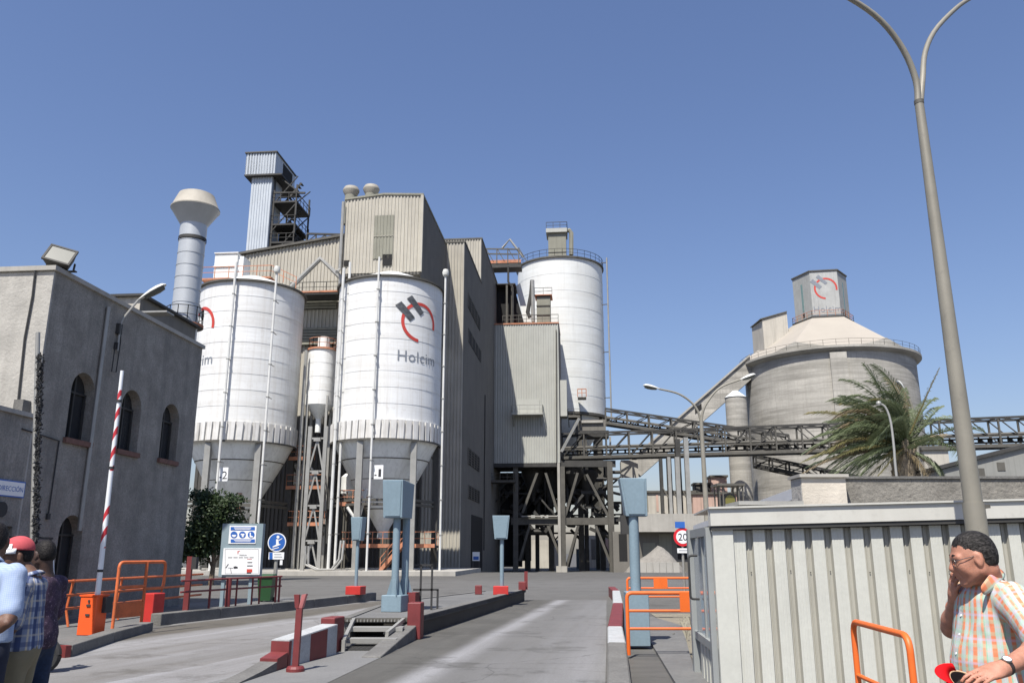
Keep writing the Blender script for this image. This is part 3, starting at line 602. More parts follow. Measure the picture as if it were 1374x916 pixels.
pipe_stand("white riser pipe up the middle of the silo with the full emblem", (505, 496), 345, 65.0, r=.09)
pipe_stand("white riser pipe on the left edge of the silo with number one plate", (463, 456), 352, 66.5)
pipe_stand("thinner white riser pipe beside the small hopper silo", (455, 447), 360, 66.2, r=.13)
pipe_stand("pole with globe lamp at the right edge of the number one silo", (595, 593), 366, 68.2, head=True, r=.09)
pipe_stand("pale riser pipe on the number two silo near its emblem", (307, 292), 352, 65.0, r=.11)
pipe_stand("pole with globe lamp up the right of the number two silo", (365, 349), 362, 65.4, head=True, r=.1)
# head house above silo 1
BB = 74.0; bl = pl(461, 330, BB); br = pl(565, 330, BB); zr0, zrm, zr1 = pl(461, 269, BB).z, pl(513, 262, BB).z, pl(565, 262.5, BB).z; zb = pl(513, 366, BB).z
bb2 = pa(598, 326, br.x).y; BC1 = bb2
hh = T("head_house", "tall beige corrugated head house standing above the silo with the full emblem", "plant building", P((bl.x + br.x) / 2, 80, 0), -PHI)
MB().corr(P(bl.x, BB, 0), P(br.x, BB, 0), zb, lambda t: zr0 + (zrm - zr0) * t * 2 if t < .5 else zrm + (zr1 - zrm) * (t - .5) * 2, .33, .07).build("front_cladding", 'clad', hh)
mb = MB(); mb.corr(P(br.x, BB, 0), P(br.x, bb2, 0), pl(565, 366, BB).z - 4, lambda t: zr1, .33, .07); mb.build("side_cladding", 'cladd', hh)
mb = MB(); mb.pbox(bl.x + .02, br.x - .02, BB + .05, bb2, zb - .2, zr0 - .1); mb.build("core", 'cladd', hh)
mb = MB(); rp = [(bl.x - .1, zr0), ((bl.x + br.x) / 2, zrm), (br.x + .12, zr1)]
for (xa, za), (xb, zb_) in zip(rp[:-1], rp[1:]): mb.hexa([P(xa, BB - .15, za), P(xb, BB - .15, zb_), P(xb, bb2, zb_), P(xa, bb2, za), P(xa, BB - .15, za + .18), P(xb, BB - .15, zb_ + .18), P(xb, bb2, zb_ + .18), P(xa, bb2, za + .18)])
mb.build("roof", 'louvre', hh)
MB().pbox(br.x - .12, br.x + .14, BB - .16, BB + .1, zb, zr1).build("corner_trim", 'clad', hh)
q0, q1 = pl(503, 290, BB), pl(527, 347, BB)
lv = MB().corr(P(q0.x, BB - .09, 0), P(q1.x, BB - .09, 0), q1.z, q0.z, .3, .05).build("translucent_panel", 'louvre', hh)
for z in (.52,): bar(lv, "seam", P(q0.x, BB - .16, q1.z + (q0.z - q1.z) * z), P(q1.x, BB - .16, q1.z + (q0.z - q1.z) * z), .04, 'clad')
for x0, x1, y0, y1 in ((514, 526, 342, 356), (462, 469, 350, 357)):
    q0, q1 = pl(x0, y0, BB), pl(x1, y1, BB); MB().pbox(q0.x, q1.x, BB - .14, BB - .08, q1.z, q0.z).build("opening", 'dark', hh)
for x, lab in ((471, "left one of two cream flared roof vents on the head house"), (498, "right one of two cream flared roof vents on the head house")):
    q = pl(x, 262, 79); t = T("roof_vent", lab, "vent", P(q.x, 79, zr0), 0, "flared roof vents"); c = P(q.x, 79, 0); zt_ = pl(x, 252 if x < 480 else 250, 79).z
    MB().lathe(c, [(.62, zr0 - .5), (.62, zt_ - .95)], 24).build("pipe", 'louvre', t); MB().lathe(c, [(.62, zt_ - .95), (.86, zt_ - .45), (.86, zt_ - .3), (.7, zt_), (0, zt_ + .03)], 24).build("hood", 'ductc', t)
# pipes on head house left edge
tubes("side_duct", "pale pipe down the left corner of the head house", "pipe", [([P(bl.x - .15, BB - .3, zr0 - .3), P(bl.x - .15, BB - .3, zb + .4), P(bl.x + .3, BB - 2.6, zb - .7)], .16)], 'galv')
# shed
BH = 80.0; l0 = pl(324, 343, BH); l1 = pl(461, 318, BH)
sh = T("filter_shed", "long beige corrugated shed with a sloping roof behind the twin silos", "plant building", P((l0.x + l1.x) / 2, 84, 0), -PHI)
zcat = pl(430, 394, BH - 2).z
MB().corr(P(l0.x, BH, 0), P(l1.x, BH, 0), zcat - .3, lambda t: l0.z + (l1.z - l0.z) * t, .36, .08).build("front_cladding", 'clad', sh)
q = pl(402, 440, BH)
MB().corr(P(l0.x, BH + .3, 0), P(l1.x + .5, BH + .3, 0), 15.0, zcat - .3, .4, .09).build("lower_cladding", 'clad', sh)
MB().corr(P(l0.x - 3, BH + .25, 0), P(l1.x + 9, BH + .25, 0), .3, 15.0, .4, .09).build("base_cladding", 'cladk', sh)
MB().hexa([P(l0.x, BH + .4, 0), P(l1.x, BH + .4, 0), P(l1.x, BH + 8, 0), P(l0.x, BH + 8, 0), P(l0.x, BH + .4, l0.z - .1), P(l1.x, BH + .4, l1.z - .1), P(l1.x, BH + 8, l1.z - .1), P(l0.x, BH + 8, l0.z - .1)]).build("core", 'cladd', sh)
MB().hexa([P(l0.x - .4, BH - .35, l0.z), P(l1.x, BH - .35, l1.z), P(l1.x, BH + 8, l1.z), P(l0.x - .4, BH + 8, l0.z), P(l0.x - .4, BH - .35, l0.z + .25), P(l1.x, BH - .35, l1.z + .25), P(l1.x, BH + 8, l1.z + .25), P(l0.x - .4, BH + 8, l0.z + .25)]).build("roof", 'steel', sh)
for (ya, yb, nm, n) in ((398, 414, "louvre_panel", 5), (440, 462, "louvre_panel", 6)):
    q0, q1 = pl(403, ya, BH), pl(452, yb, BH); lv = MB().pbox(q0.x, q1.x, BH - .02, BH + .1, q1.z, q0.z).build(nm, 'dark', sh)
    for k in range(n): z = q1.z + (q0.z - q1.z) * (k + .5) / n; bar(lv, "slat", P(q0.x, BH - .1, z), P(q1.x, BH - .1 - (k % 2) * .05, z), .12, 'louvre', (q0.z - q1.z) / n * .8)
cw = T("catwalk", "catwalk with thin handrails bridging the tops of the twin silos", "walkway", P((s1.x + s2.x) / 2, BH - 2, zcat - .5), -PHI)
c0, c1 = pl(392, 390, BH - 2), pl(456, 390, BH - 2)
MB().pbox(c0.x, c1.x, BH - 2.6, BH - .3, zcat - .25, zcat).build("deck", 'steeld', cw)
MB().pbox(c0.x, c1.x, BH - 2.66, BH - 2.58, zcat - .05, zcat + .12).build("toe_board", 'rust', cw)
railing("railing", cw, [P(c0.x, BH - 2.6, zcat), P(c1.x, BH - 2.6, zcat)], 1.05, 'steeld', .03)
for nm, cx in (("silo with the full emblem", None), ("number two silo", s2)):
    if cx is None: continue
    rw = T("roof_walkway", "walkway with handrails across the roof of the " + nm, "walkway", P(cx.x, BS, ZTOP), -PHI)
    MB().pbox(cx.x - 4.6, cx.x + 2.0, BS - 1.2, BS - .2, ZTOP + 1.25, ZTOP + 1.4).build("deck", 'rust', rw)
    railing("railing", rw, [P(cx.x - 4.6, BS - 1.2, ZTOP + 1.4), P(cx.x + 2.0, BS - 1.2, ZTOP + 1.4), P(cx.x + 4.4, BS - 1.2, ZTOP + .2)], 1.05, 'rust', .03)
q = pl(409, 365, 73.5); k0, k1, k2 = pl(392, 384, 73.5), pl(430, 347, 73.5), pl(457, 372, 73.5)
tubes("transfer_duct", "bent grey duct forming an upturned V in front of the corrugated shed", "duct", [([P(k0.x, 73.5, k0.z - .8), P(k0.x, 73.5, k0.z), P(k1.x, 73.5, k1.z), P(k2.x, 73.5, k2.z), P(k2.x + .1, 73.5, k2.z - .8)], .26)], 'galv')
q0, q1 = pl(289, 340, 71), pl(317, 368, 71)
fb = T("filter_box", "white ribbed filter box on the roof of the number two silo", "filter", P((q0.x + q1.x) / 2, 71.5, ZTOP), -PHI)
MB().pbox(q0.x, q1.x, 71, 73, ZTOP + .3, q0.z).build("body", 'white2', fb)
for k in range(4): z = ZTOP + .6 + (q0.z - ZTOP - .6) * k / 3; bar(fb, "rib", P(q0.x - .06, 70.95, z), P(q1.x + .06, 70.95, z), .12, 'white', .1)
MB().pbox(q1.x, q1.x + .5, 71.2, 72.8, ZTOP + .3, q0.z - .3).build("side_casing", 'cone', fb)
# tower
BT = 95.0; t0, t1 = pl(333, 300, BT), pl(361, 300, BT); zt1 = pl(350, 208, BT).z; zt0 = pl(350, 236, BT).z; u0, u1 = pl(332, 220, BT), pl(372, 220, BT)
tw = T("lift_tower", "slim blue-white corrugated tower with a cantilevered head room and stairs", "tower", P((t0.x + t1.x) / 2, BT + 2, 0), -PHI)
MB().corr(P(t0.x, BT, 0), P(t1.x, BT, 0), 5, zt0, .36, .07).build("front_cladding", 'cladb', tw)
MB().pbox(t0.x, t1.x, BT + .05, BT + 3.4, 0, zt0).build("shaft", 'cladb', tw)
MB().pbox(u0.x, u1.x, BT - .5, BT + 6.5, zt0, zt1).build("head_room", 'cladb', tw)
MB().corr(P(u0.x, BT - .5, 0), P(u1.x, BT - .5, 0), zt0, zt1, .36, .07).build("head_cladding", 'cladb', tw)
MB().pbox(u0.x - .15, u1.x + .15, BT - .7, BT + 6.7, zt1, zt1 + .15).build("roof", 'steel', tw)
MB().pbox(u0.x - .05, u1.x + .9, BT - .55, BT + 6.6, zt0 - .2, zt0 - .003).build("head_floor", 'steeld', tw)
MB().pbox(u1.x, u1.x + .02, BT + 2.0, BT + 5.5, zt0 + .4, zt1 - .3).build("opening", 'dark', tw)
xr = pl(408, 270, BT + 3).x
for py in (272, 302, 326):
    z = pl(385, py, BT + 1).z; MB().pbox(t1.x, xr, BT + .4, BT + 5.5, z - .22, z).build("landing", 'steeld', tw)
    railing("railing", tw, [P(t1.x, BT + .4, z), P(xr, BT + .4, z), P(xr, BT + 5.5, z)], 1.1, 'steeld', .035)
zg0 = pl(385, 345, BT).z; mb = MB()
for a_ in (t1.x + .2, xr - .1):
    for b_ in (BT + .5, BT + 5.3): mb.bar(P(a_, b_, zg0 - 6), P(a_, b_, zt0 - (1.2 if a_ > t1.x + 1 else .2)), .2)
for k in range(3):
    z0 = zg0 + (zt0 - zg0) * k / 3; z1 = zg0 + (zt0 - zg0) * (k + 1) / 3; mb.bar(P(t1.x + .2, BT + .5, z0), P(xr - .1, BT + .5, z1), .12); mb.bar(P(xr - .1, BT + 5.3, z0), P(t1.x + .2, BT + 5.3, z1), .12); mb.bar(P(xr - .1, BT + .5, z0), P(xr - .1, BT + 5.3, z1), .12)
mb.bar(P(t1.x, BT + .5, zt0 - 2.2), P(xr + 1.0, BT + .5, zt0 - 2.4), .22); mb.bar(P(t1.x + 1.0, BT + .5, zt0 - .3), P(xr - .1, BT + .5, zt0 - 2.0), .15); mb.build("frame", 'steeld', tw)
for k in range(3):
    z0 = zg0 + (zt0 - zg0) * k / 3; mb = MB()
    for i in range(9): q = P(t1.x + .7 + i * .28, BT + 2.6, z0 + .4 + i * (zt0 - zg0) / 3 / 9.5); mb.box(q, (.3, .9, .06), -PHI)
    mb.bar(P(t1.x + .6, BT + 2.1, z0 + .3), P(t1.x + 3.1, BT + 2.1, z0 + (zt0 - zg0) / 3 - .2), .08, .25); mb.build("stair", 'steeld', tw)
MB().pbox(t1.x + .1, xr - .6, BT + 3.2, BT + 5.2, zg0 - 4, pl(385, 303, BT + 1).z - .3).build("machine", 'dark', tw)
# roof truss right of the tower
q0, q1 = pl(411, 323, 96), pl(462, 326, 96); zt_ = pl(430, 313, 96).z
rt = T("roof_truss", "small open steel truss on the shed roof between tower and head house", "truss", P((q0.x + q1.x) / 2, 96, q0.z), -PHI)
bar(rt, "chord", P(q0.x, 96, zt_), P(q1.x, 96, zt_ - .3), .22, 'steeld'); bar(rt, "chord", P(q0.x, 96, q0.z - .2), P(q1.x, 96, q0.z - .2), .22, 'steeld')
for k in range(5):
    xa = q0.x + (q1.x - q0.x) * k / 4; bar(rt, "upright", P(xa, 96, q0.z - 2), P(xa, 96, zt_ - .1), .15, 'steeld')
    if k < 4: bar(rt, "brace", P(xa, 96, q0.z - .2), P(xa + (q1.x - q0.x) / 4, 96, zt_ - .2), .1, 'steeld')
# mill building C
ac = pl(623.5, 326, BC1).x; zc1 = pl(611, 326, BC1).z; al = pl(597, 400, BC1).x; b2 = pa(645.7, 370, ac).y; zc2 = pl(645, 321, b2).z; b3 = pa(658, 347, ac).y
if b2 < BC1 + 5: b2 = BC1 + 11
if b3 < b2 + 3: b3 = b2 + 7
mc = T("mill_building", "high beige mill building right of the head house with dark windows in its side", "plant building", P(ac - 5, BC1 + 8, 0), -PHI)
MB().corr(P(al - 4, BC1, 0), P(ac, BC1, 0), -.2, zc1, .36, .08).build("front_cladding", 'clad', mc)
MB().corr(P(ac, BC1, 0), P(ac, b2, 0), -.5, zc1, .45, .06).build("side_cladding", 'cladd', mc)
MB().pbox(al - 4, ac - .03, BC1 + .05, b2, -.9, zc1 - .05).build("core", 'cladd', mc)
MB().pbox(al - 4, ac + .12, BC1 - .12, b2, zc1, zc1 + .2).build("roof", 'steel', mc)
BDF = b3 + 5.0
MB().corr(P(al - 8, b2, 0), P(ac, b2, 0), zc1, zc2, .36, .08).build("upper_cladding", 'clad', mc)
MB().corr(P(ac, b2 + .02, 0), P(ac, BDF + 6, 0), -.9, lambda t: zc2 if t < .5 else zc2, .45, .06).build("rear_side_cladding", 'cladd', mc)
MB().pbox(al - 8, ac - .04, b2 + .08, BDF + 6, -.9, zc2 - .05).build("rear_core", 'cladd', mc)
MB().pbox(al - 8, ac + .12, b2 - .12, BDF + 6.1, zc2, zc2 + .2).build("rear_roof", 'steel', mc)
for (x0, x1, yt, yb, nsl) in ((628, 644, 392, 412, 0), (628.5, 645, 440, 458, 4), (628, 643, 600, 622, 0), (628, 643, 650, 668, 0)):
    p0 = pa(x0, yt, ac + .07); p1 = pa(x1, yt, ac + .07); z1, z0 = p0.z, pa(x0, yb, ac + .07).z
    wn = MB().pbox(ac + .055, ac + .09, p0.y, p1.y, z0, z1).build("window", 'dark', mc)
    n = 5
    for k in range(n): bar(wn, "mullion", P(ac + .1, p0.y + (p1.y - p0.y) * k / (n - 1), z0), P(ac + .1, p0.y + (p1.y - p0.y) * k / (n - 1), z1), .14, 'cladd')
    if nsl == 0:
        for k in range(6): bar(wn, "slat", P(ac + .1, p0.y, z0 + (z1 - z0) * (k + .5) / 6), P(ac + .1, p1.y, z0 + (z1 - z0) * (k + .5) / 6), .06, 'steeld', .12)
p0, p1 = pa(632, 740, ac + .06), pa(647, 740, ac + .06); MB().pbox(ac + .055, ac + .09, p0.y, p1.y, -.4, pa(632, 690, ac).z).build("doorway", 'dark', mc)
tubes("corner_conduit", "thin dark conduit running down the side of the mill building", "conduit", [([P(ac + .15, (b2 + b3) / 2 - 1, zc1 - 14), P(ac + .15, (b2 + b3) / 2 - 1, 2)], .07)], 'steeld')
p = pl(639, 746, 82); ns = T("notice_board", "small white and blue notice on posts in the shade by the mill doorway", "sign", P(p.x, 82, gh(82)), -PHI)
q0, q1 = pl(634, 740, 82), pl(643.5, 752, 82); MB().pbox(q0.x, q1.x, 82, 82.05, q1.z, q0.z).build("board", 'swhite', ns); MB().pbox(q0.x + .08, q1.x - .08, 81.985, 81.99, q1.z + .1, (q0.z + q1.z) / 2).build("panel", 'sblue', ns)
for a_ in (q0.x + .05, q1.x - .05): bar(ns, "post", P(a_, 82.08, gh(82)), P(a_, 82.08, q0.z), .06, 'steel')
# small hopper silo between the big ones
b_ = 71.5; cx = pl(431, 500, b_); rr = (pl(449, 500, b_).x - pl(413, 500, b_).x) / 2; c = P(cx.x, b_, 0)
z0, z1, z2, z3 = pl(431, 467, b_ - rr).z, pl(431, 541, b_ - rr).z, pl(431, 562, b_).z, pl(431, 452, b_).z
hs = T("hopper_silo", "small white hopper silo squeezed between the two big silos", "silo", c, -PHI)
for k in range(4): MB().lathe(c, [(rr, z1 + (z0 - z1) * k / 4), (rr, z1 + (z0 - z1) * (k + 1) / 4 - .03), (rr + .015, z1 + (z0 - z1) * (k + 1) / 4 - .02), (rr + .015, z1 + (z0 - z1) * (k + 1) / 4)], 36).build("shell_plate", 'white', hs)
MB().lathe(c, [(rr + .04, z0 - .02), (rr + .1, z0 - .02), (rr + .1, z0 + .15), (.3, z0 + .3)], 36).build("top_rim", 'rust', hs)
MB().lathe(c + D * .3, [(.55, z0 + .1), (.55, z3), (.0, z3 + .06)], 24).build("top_filter", 'white', hs)
MB().lathe(c, [(rr, z1), (.25, z2), (.25, z2 - 1.2)], 36).build("cone", 'cone', hs)
for x in (-45, 45, 135, -135):
    q = c + Vector((math.sin(R(x)) * rr * .97, -math.cos(R(x)) * rr * .97, 0)); bar(hs, "leg", q + ZV * .3, q + ZV * (z1 + .8), .2, 'galv')
railing("railing", hs, [c + Vector((math.cos(k * math.pi / 6) * rr, math.sin(k * math.pi / 6) * rr, z0 + .15)) for k in range(13)], .9, 'rust', .025, step=.9)
q = pl(411, 470, b_ - 1.4); MB().tube([P(q.x, b_ - 1.4, q.z), P(q.x, b_ - 1.4, .4)], .16).build("fill_pipe", 'galv', hs)
# lattice stair frame in front of it
b_ = 66.5; x0, x1 = pl(412, 650, b_).x, pl(433.5, 650, b_).x; zt_ = pl(420, 572, b_).z
lf = T("lattice_frame", "narrow light steel lattice frame with V braces between the silos", "frame", P((x0 + x1) / 2, b_, 0), -PHI)
for a_ in (x0, x1): bar(lf, "column", P(a_, b_, .3), P(a_, b_, zt_), .3, 'galv')
lv = [pl(420, y, b_).z for y in (725, 678, 632, 588)] + [zt_]; prev = .3
for z in lv[:-1]:
    bar(lf, "crossbeam", P(x0, b_, z), P(x1, b_, z), .14, 'galv'); mid = (x0 + x1) / 2
    bar(lf, "brace", P(mid, b_ - .02, z - .1), P(x0 + .1, b_ - .02, prev + .15), .13, 'galv'); bar(lf, "brace", P(mid, b_ - .02, z - .1), P(x1 - .1, b_ - .02, prev + .15), .13, 'galv')
    bar(lf, "gusset", P(mid - .28, b_ - .1, z - .1), P(mid + .28, b_ - .1, z - .1), .2, 'galv', .3); prev = z
# orange-edged platforms among the silo legs
def platform(label, x0, x1, y, b, depth=2.0, m='rust', grp="orange-edged platforms under the silos", h=1.05):
    q0, q1 = pl(x0, y, b), pl(x1, y, b); t = T("platform", label, "platform", P((q0.x + q1.x) / 2, b, 0), -PHI, grp)
    MB().pbox(q0.x, q1.x, b, b + depth, q0.z - .22, q0.z - .01).build("deck", 'steeld', t); MB().pbox(q0.x - .02, q1.x + .02, b - .06, b - .003, q0.z - .2, q0.z + .1).build("toe_board", m, t)
    railing("railing", t, [P(q0.x, b + depth, q0.z), P(q0.x, b, q0.z), P(q1.x, b, q0.z), P(q1.x, b + depth, q0.z)], h, m, .03, step=.9)
    for a_ in (q0.x + .1, q1.x - .1): bar(t, "bracket", P(a_, b + depth - .1, q0.z - 1.3), P(a_, b + .1, q0.z - .2), .12, 'steel')
    return q0, q1
platform("orange-edged platform under the number one cone, with a strut to the leg", 456, 490, 675, 67)
platform("wide low orange-edged platform behind the tall blue display", 458, 583, 731, 68.5)
platform("small orange-edged platform left of the lattice frame, upper level", 388, 412, 614, 71)
platform("orange-edged platform left of the lattice frame, middle level", 384, 430, 653, 71)
platform("orange-edged platform left of the lattice frame, lowest level", 386, 430, 702, 71)
platform("orange-edged platform half hidden by the leafy tree", 296, 322, 679, 68)
q0, q1 = pl(510, 762, 68), pl(546, 703, 68)
st = T("orange_stair", "steep orange stair below the low platform under the silo", "stair", P(q0.x, 68, 0), -PHI)
for d_ in (0, .9): bar(st, "stringer", P(q0.x, 68 + d_, .3), P(q1.x, 68 + d_, q1.z - 1.2), .08, 'rust', .28)
for k in range(9): bar(st, "tread", P(q0.x + (q1.x - q0.x) * (k + .5) / 9, 68.05, .3 + (q1.z - 1.5) * (k + .5) / 9), P(q0.x + (q1.x - q0.x) * (k + .5) / 9, 68.85, .3 + (q1.z - 1.5) * (k + .5) / 9), .26, 'steel', .05)
railing("railing", st, [P(q0.x, 67.98, .3), P(q1.x, 67.98, q1.z - 1.2)], 1.0, 'rust', .03, step=.8)
q0, q1 = pl(262, 770, 60), pl(278, 720, 60)
# process vessels in the shade between silos
for x, y0, y1, w_, lab in ((404, 628, 650, 30, "pale tank in the shade left of the lattice frame"), (470, 640, 662, 24, "grey pump vessel hanging beside the number one cone")):
    q = pl(x, (y0 + y1) / 2, 73.5); rr = w_ / 2 / 1112 * 76; c = P(q.x, 73.5, 0); za, zb_ = pl(x, y1, 73.5).z, pl(x, y0, 73.5).z
    t = T("process_vessel", lab, "vessel", c, -PHI, "vessels among the silo legs"); MB().lathe(c, [(0, za - .5), (rr * .5, za - .3), (rr, za), (rr, zb_), (rr * .6, zb_ + .3), (0, zb_ + .35)], 24).build("tank", 'white2', t)
    for k in range(3): x_ = 2.1 * k; bar(t, "leg", c + Vector((math.cos(x_) * rr * .8, math.sin(x_) * rr * .8, .3)), c + Vector((math.cos(x_) * rr * .8, math.sin(x_) * rr * .8, za)), .12, 'steel')
sb = T("strut_pipe", "white raking pipe strut below the platform of the number one silo", "pipe", P(*pl(475, 690, 66.6)[:2], 0))
k0, k1, k2 = pl(492, 655, 66.6), pl(483, 690, 66.6), pl(466, 680, 66.6)
mb = MB(); mb.tube([P(k0.x, 66.6, k0.z), P(k1.x, 66.6, k1.z), P(k1.x - .4, 66.6, k1.z - .3), P(k2.x, 66.6, k2.z)], .13); mb.build("pipe", 'pipew', sb)
hs_ = T("rubber_hose", "thick hoses lying in loops at the foot of the silo pipes", "hose", P(*pl(430, 765, 65)[:2], .33))
mb = MB()
for dx in (0, .5): q = pl(408 + dx * 8, 766, 64.6); mb.tube([P(q.x, 64.6, 2.2), P(q.x + .1, 64.5, .8), P(q.x + 1.0, 64.4, .42), P(q.x + 2.2, 64.4, .45), P(q.x + 2.7, 64.6, 1.2), P(q.x + 2.7, 64.9, 2.6)], .09)
mb.build("hose", 'galv', hs_)
# ------------------------------------------------------------------ elevated bin house, far silo
BD = b3 + 5.0
def DX(x, y=500): return pl(x, y, BD).x
d0, d1 = ac + .1, DX(750, 500); zdt, zdb = pl(705, 435, BD).z, pl(705, 621, BD).z
bh = T("bin_house", "pale green corrugated bin house raised on heavy steel legs", "plant building", P((d0 + d1) / 2, BD + 4, 0), -PHI)
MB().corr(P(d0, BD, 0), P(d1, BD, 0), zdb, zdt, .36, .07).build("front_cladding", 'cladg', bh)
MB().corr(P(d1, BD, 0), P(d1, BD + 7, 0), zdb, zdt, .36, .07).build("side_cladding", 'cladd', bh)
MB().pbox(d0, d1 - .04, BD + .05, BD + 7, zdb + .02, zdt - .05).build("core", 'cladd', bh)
MB().pbox(d0 - .05, d1 + .1, BD - .14, BD + 7.1, zdt, zdt + .2).build("roof", 'rust', bh)
MB().pbox(d0, d1, BD - .03, BD + 7, zdb - .55, zdb - .003).build("floor_beam", 'steeld', bh)
q0, q1 = pl(692, 536, BD), pl(724, 555, BD); zb_ = pl(708, 556, BD).z
MB().pbox(q0.x, q1.x, BD - .12, BD - .08, zb_, q0.z).build("door", 'cladg', bh)
x0, x1 = pl(688, 556, BD).x, pl(729, 556, BD).x
bk = MB().pbox(x0, x1, BD - 1.7, BD - .1, zb_ - .25, zb_).build("balcony", 'cladg', bh)
railing("balcony_railing", bh, [P(x0, BD - .1, zb_), P(x0, BD - 1.7, zb_), P(x1, BD - 1.7, zb_), P(x1, BD - .1, zb_)], 1.1, 'galv', .035, step=1.0)
for a_ in (x0 + .2, x1 - .2): bar(bh, "bracket", P(a_, BD - .1, zb_ - 1.7), P(a_, BD - 1.5, zb_ - .25), .12, 'galv')
bar(bh, "lit_leg_strip", P(DX(750.3, 690), BD - .05, gh(BD)), P(DX(750.3, 690), BD - .05, zdb - .05), .36, 'concl')  # pale bar added for the sunlit strip on the leg
bar(bh, "drain_pipe", P(DX(746.5, 460), BD - .2, zdt - 1), P(DX(746.5, 600), BD - .2, zdb), .14, 'steel')
q0, q1 = pl(752, 510, BD + .5), pl(761, 558, BD + .5)
MB().pbox(d1 + .1, q1.x, BD + .4, BD + 3, q1.z, q0.z).build("side_panel", 'cladg', bh)
railing("roof_railing", bh, [P(d0 + 1.2, BD, zdt + .2), P(d1, BD, zdt + .2)], 1.2, 'steel', .04, step=1.2)
# legs and bracing
def DP(x, y, b=None): b = b or BD + .6; q = pl(x, y, b); return P(q.x, b, q.z)
lg = lambda x, b, w_, m='steel', zt=None, d_=None: bar(bh, "leg", P(pl(x, 700, b).x, b, gh(b) - .1), P(pl(x, 700, b).x, b, zt or zdb - .5), w_, m, d_)
lg(754, BD + .5, .95); lg(820, BD + .6, .75, 'steel', zt=pl(820, 618, BD).z); lg(692, BD + .6, .7); lg(668, BD + 6.5, .7)
for x in (692, 722, 754, 788, 820): lg(x - 1.2, BD + 9, .6, 'steeld')
q = DP(754, 768); bx = MB(); bx.box((q.x, q.y, gh(BD) + .35), (1.5, 1.5, .9), -PHI); bx.build("footing", 'concl', bh)
for (xa, ya, xb, yb) in ((721, 634, 701, 688), (732, 634, 748, 686), (775, 634, 758, 693), (787, 636, 817, 694), (711, 704, 697, 752), (735, 704, 750, 742), (776, 704, 760, 760), (799, 704, 819, 755)):
    bar(bh, "brace", DP(xa, ya), DP(xb, yb), .34, 'steel')
    bar(bh, "brace", DP(xa, ya, BD + 8.5), DP(xb + 3, yb, BD + 8.5), .36, 'steeld')
bar(bh, "crossbeam", DP(686, 699), DP(824, 699), .5, 'steel', .95); bar(bh, "crossbeam", DP(686, 699, BD + 8.5), DP(830, 699, BD + 8.5), .5, 'steeld', .9); bar(bh, "crossbeam", DP(750, 622), DP(826, 622), .5, 'steeld', .9)
MB().pbox(DX(700, 700), DX(748, 700), BD - .2, BD + .1, pl(720, 693, BD).z, pl(720, 692, BD).z + .06).build("walkway_edge", 'concl', bh)
rnd = random.Random(11)
cl = T("process_pipework", "dark tangle of pipes, ducts and hoppers under the raised bin house", "pipework", P((d0 + d1) / 2, BD + 6, gh(BD)), -PHI)
mb = MB()
for i in range(130):
    a_ = rnd.uniform(d0, DX(818)); b_ = BD + rnd.uniform(1.5, 11); z = rnd.uniform(4.2, zdb - .7); v = rnd.choice([(1, 0, 0), (0, 0, 1), (.6, 0, .7), (-.6, 0, .7), (.3, 1, 0)]); l = rnd.uniform(2, 6)
    A_ = P(a_, b_, z); Bp = P(a_ + v[0] * l, b_ + v[1] * l, min(max(z + v[2] * l * rnd.choice([-1, 1]), 3.5), zdb)); mb.bar(A_, Bp, rnd.uniform(.12, .5)) if rnd.random() < .5 else mb.tube([A_, Bp], rnd.uniform(.1, .35))
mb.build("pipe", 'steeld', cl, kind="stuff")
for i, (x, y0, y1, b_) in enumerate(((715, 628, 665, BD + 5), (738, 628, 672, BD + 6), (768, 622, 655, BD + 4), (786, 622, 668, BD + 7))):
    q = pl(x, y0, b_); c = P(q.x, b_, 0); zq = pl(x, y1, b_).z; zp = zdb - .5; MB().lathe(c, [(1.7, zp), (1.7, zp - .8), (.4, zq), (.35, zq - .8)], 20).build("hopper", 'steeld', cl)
for (x0, x1, y0, y1, b_) in ((700, 740, 640, 690, BD + 10), (742, 790, 626, 662, BD + 10), (660, 700, 640, 760, BD + 11), (792, 812, 640, 690, BD + 12), (664, 712, 634, 752, BD + 13), (716, 760, 630, 668, BD + 13), (764, 800, 634, 676, BD + 13.5), (770, 818, 624, 642, BD + 13)):  # rearmost black blocks added as backing to darken the open bay
    q0, q1 = pl(x0, y0, b_), pl(x1, y1, b_); MB().pbox(q0.x, q1.x, b_, b_ + 1.5, q1.z, q0.z).build("casing", 'dark' if x0 != 792 else 'steeld', cl)  # the rearmost black ones are added backing blocks, not casings
platform("grey landing on the side of the mill building under the bin house", 652, 690, 645, BD - 3, 2.2, 'steel', "grey landings by the bin house")
platform("grey landing with handrail to the right of the bin house", 762, 778, 558, BD + 1, 2.2, 'steel', "grey landings by the bin house")
sp = T("strut", "long pale raking strut to the right of the bin house", "strut", DP(753, 606, BD - .3)); bar(sp, "strut", DP(753, 606, BD - .3), DP(777, 561, BD + .8), .32, 'galv')
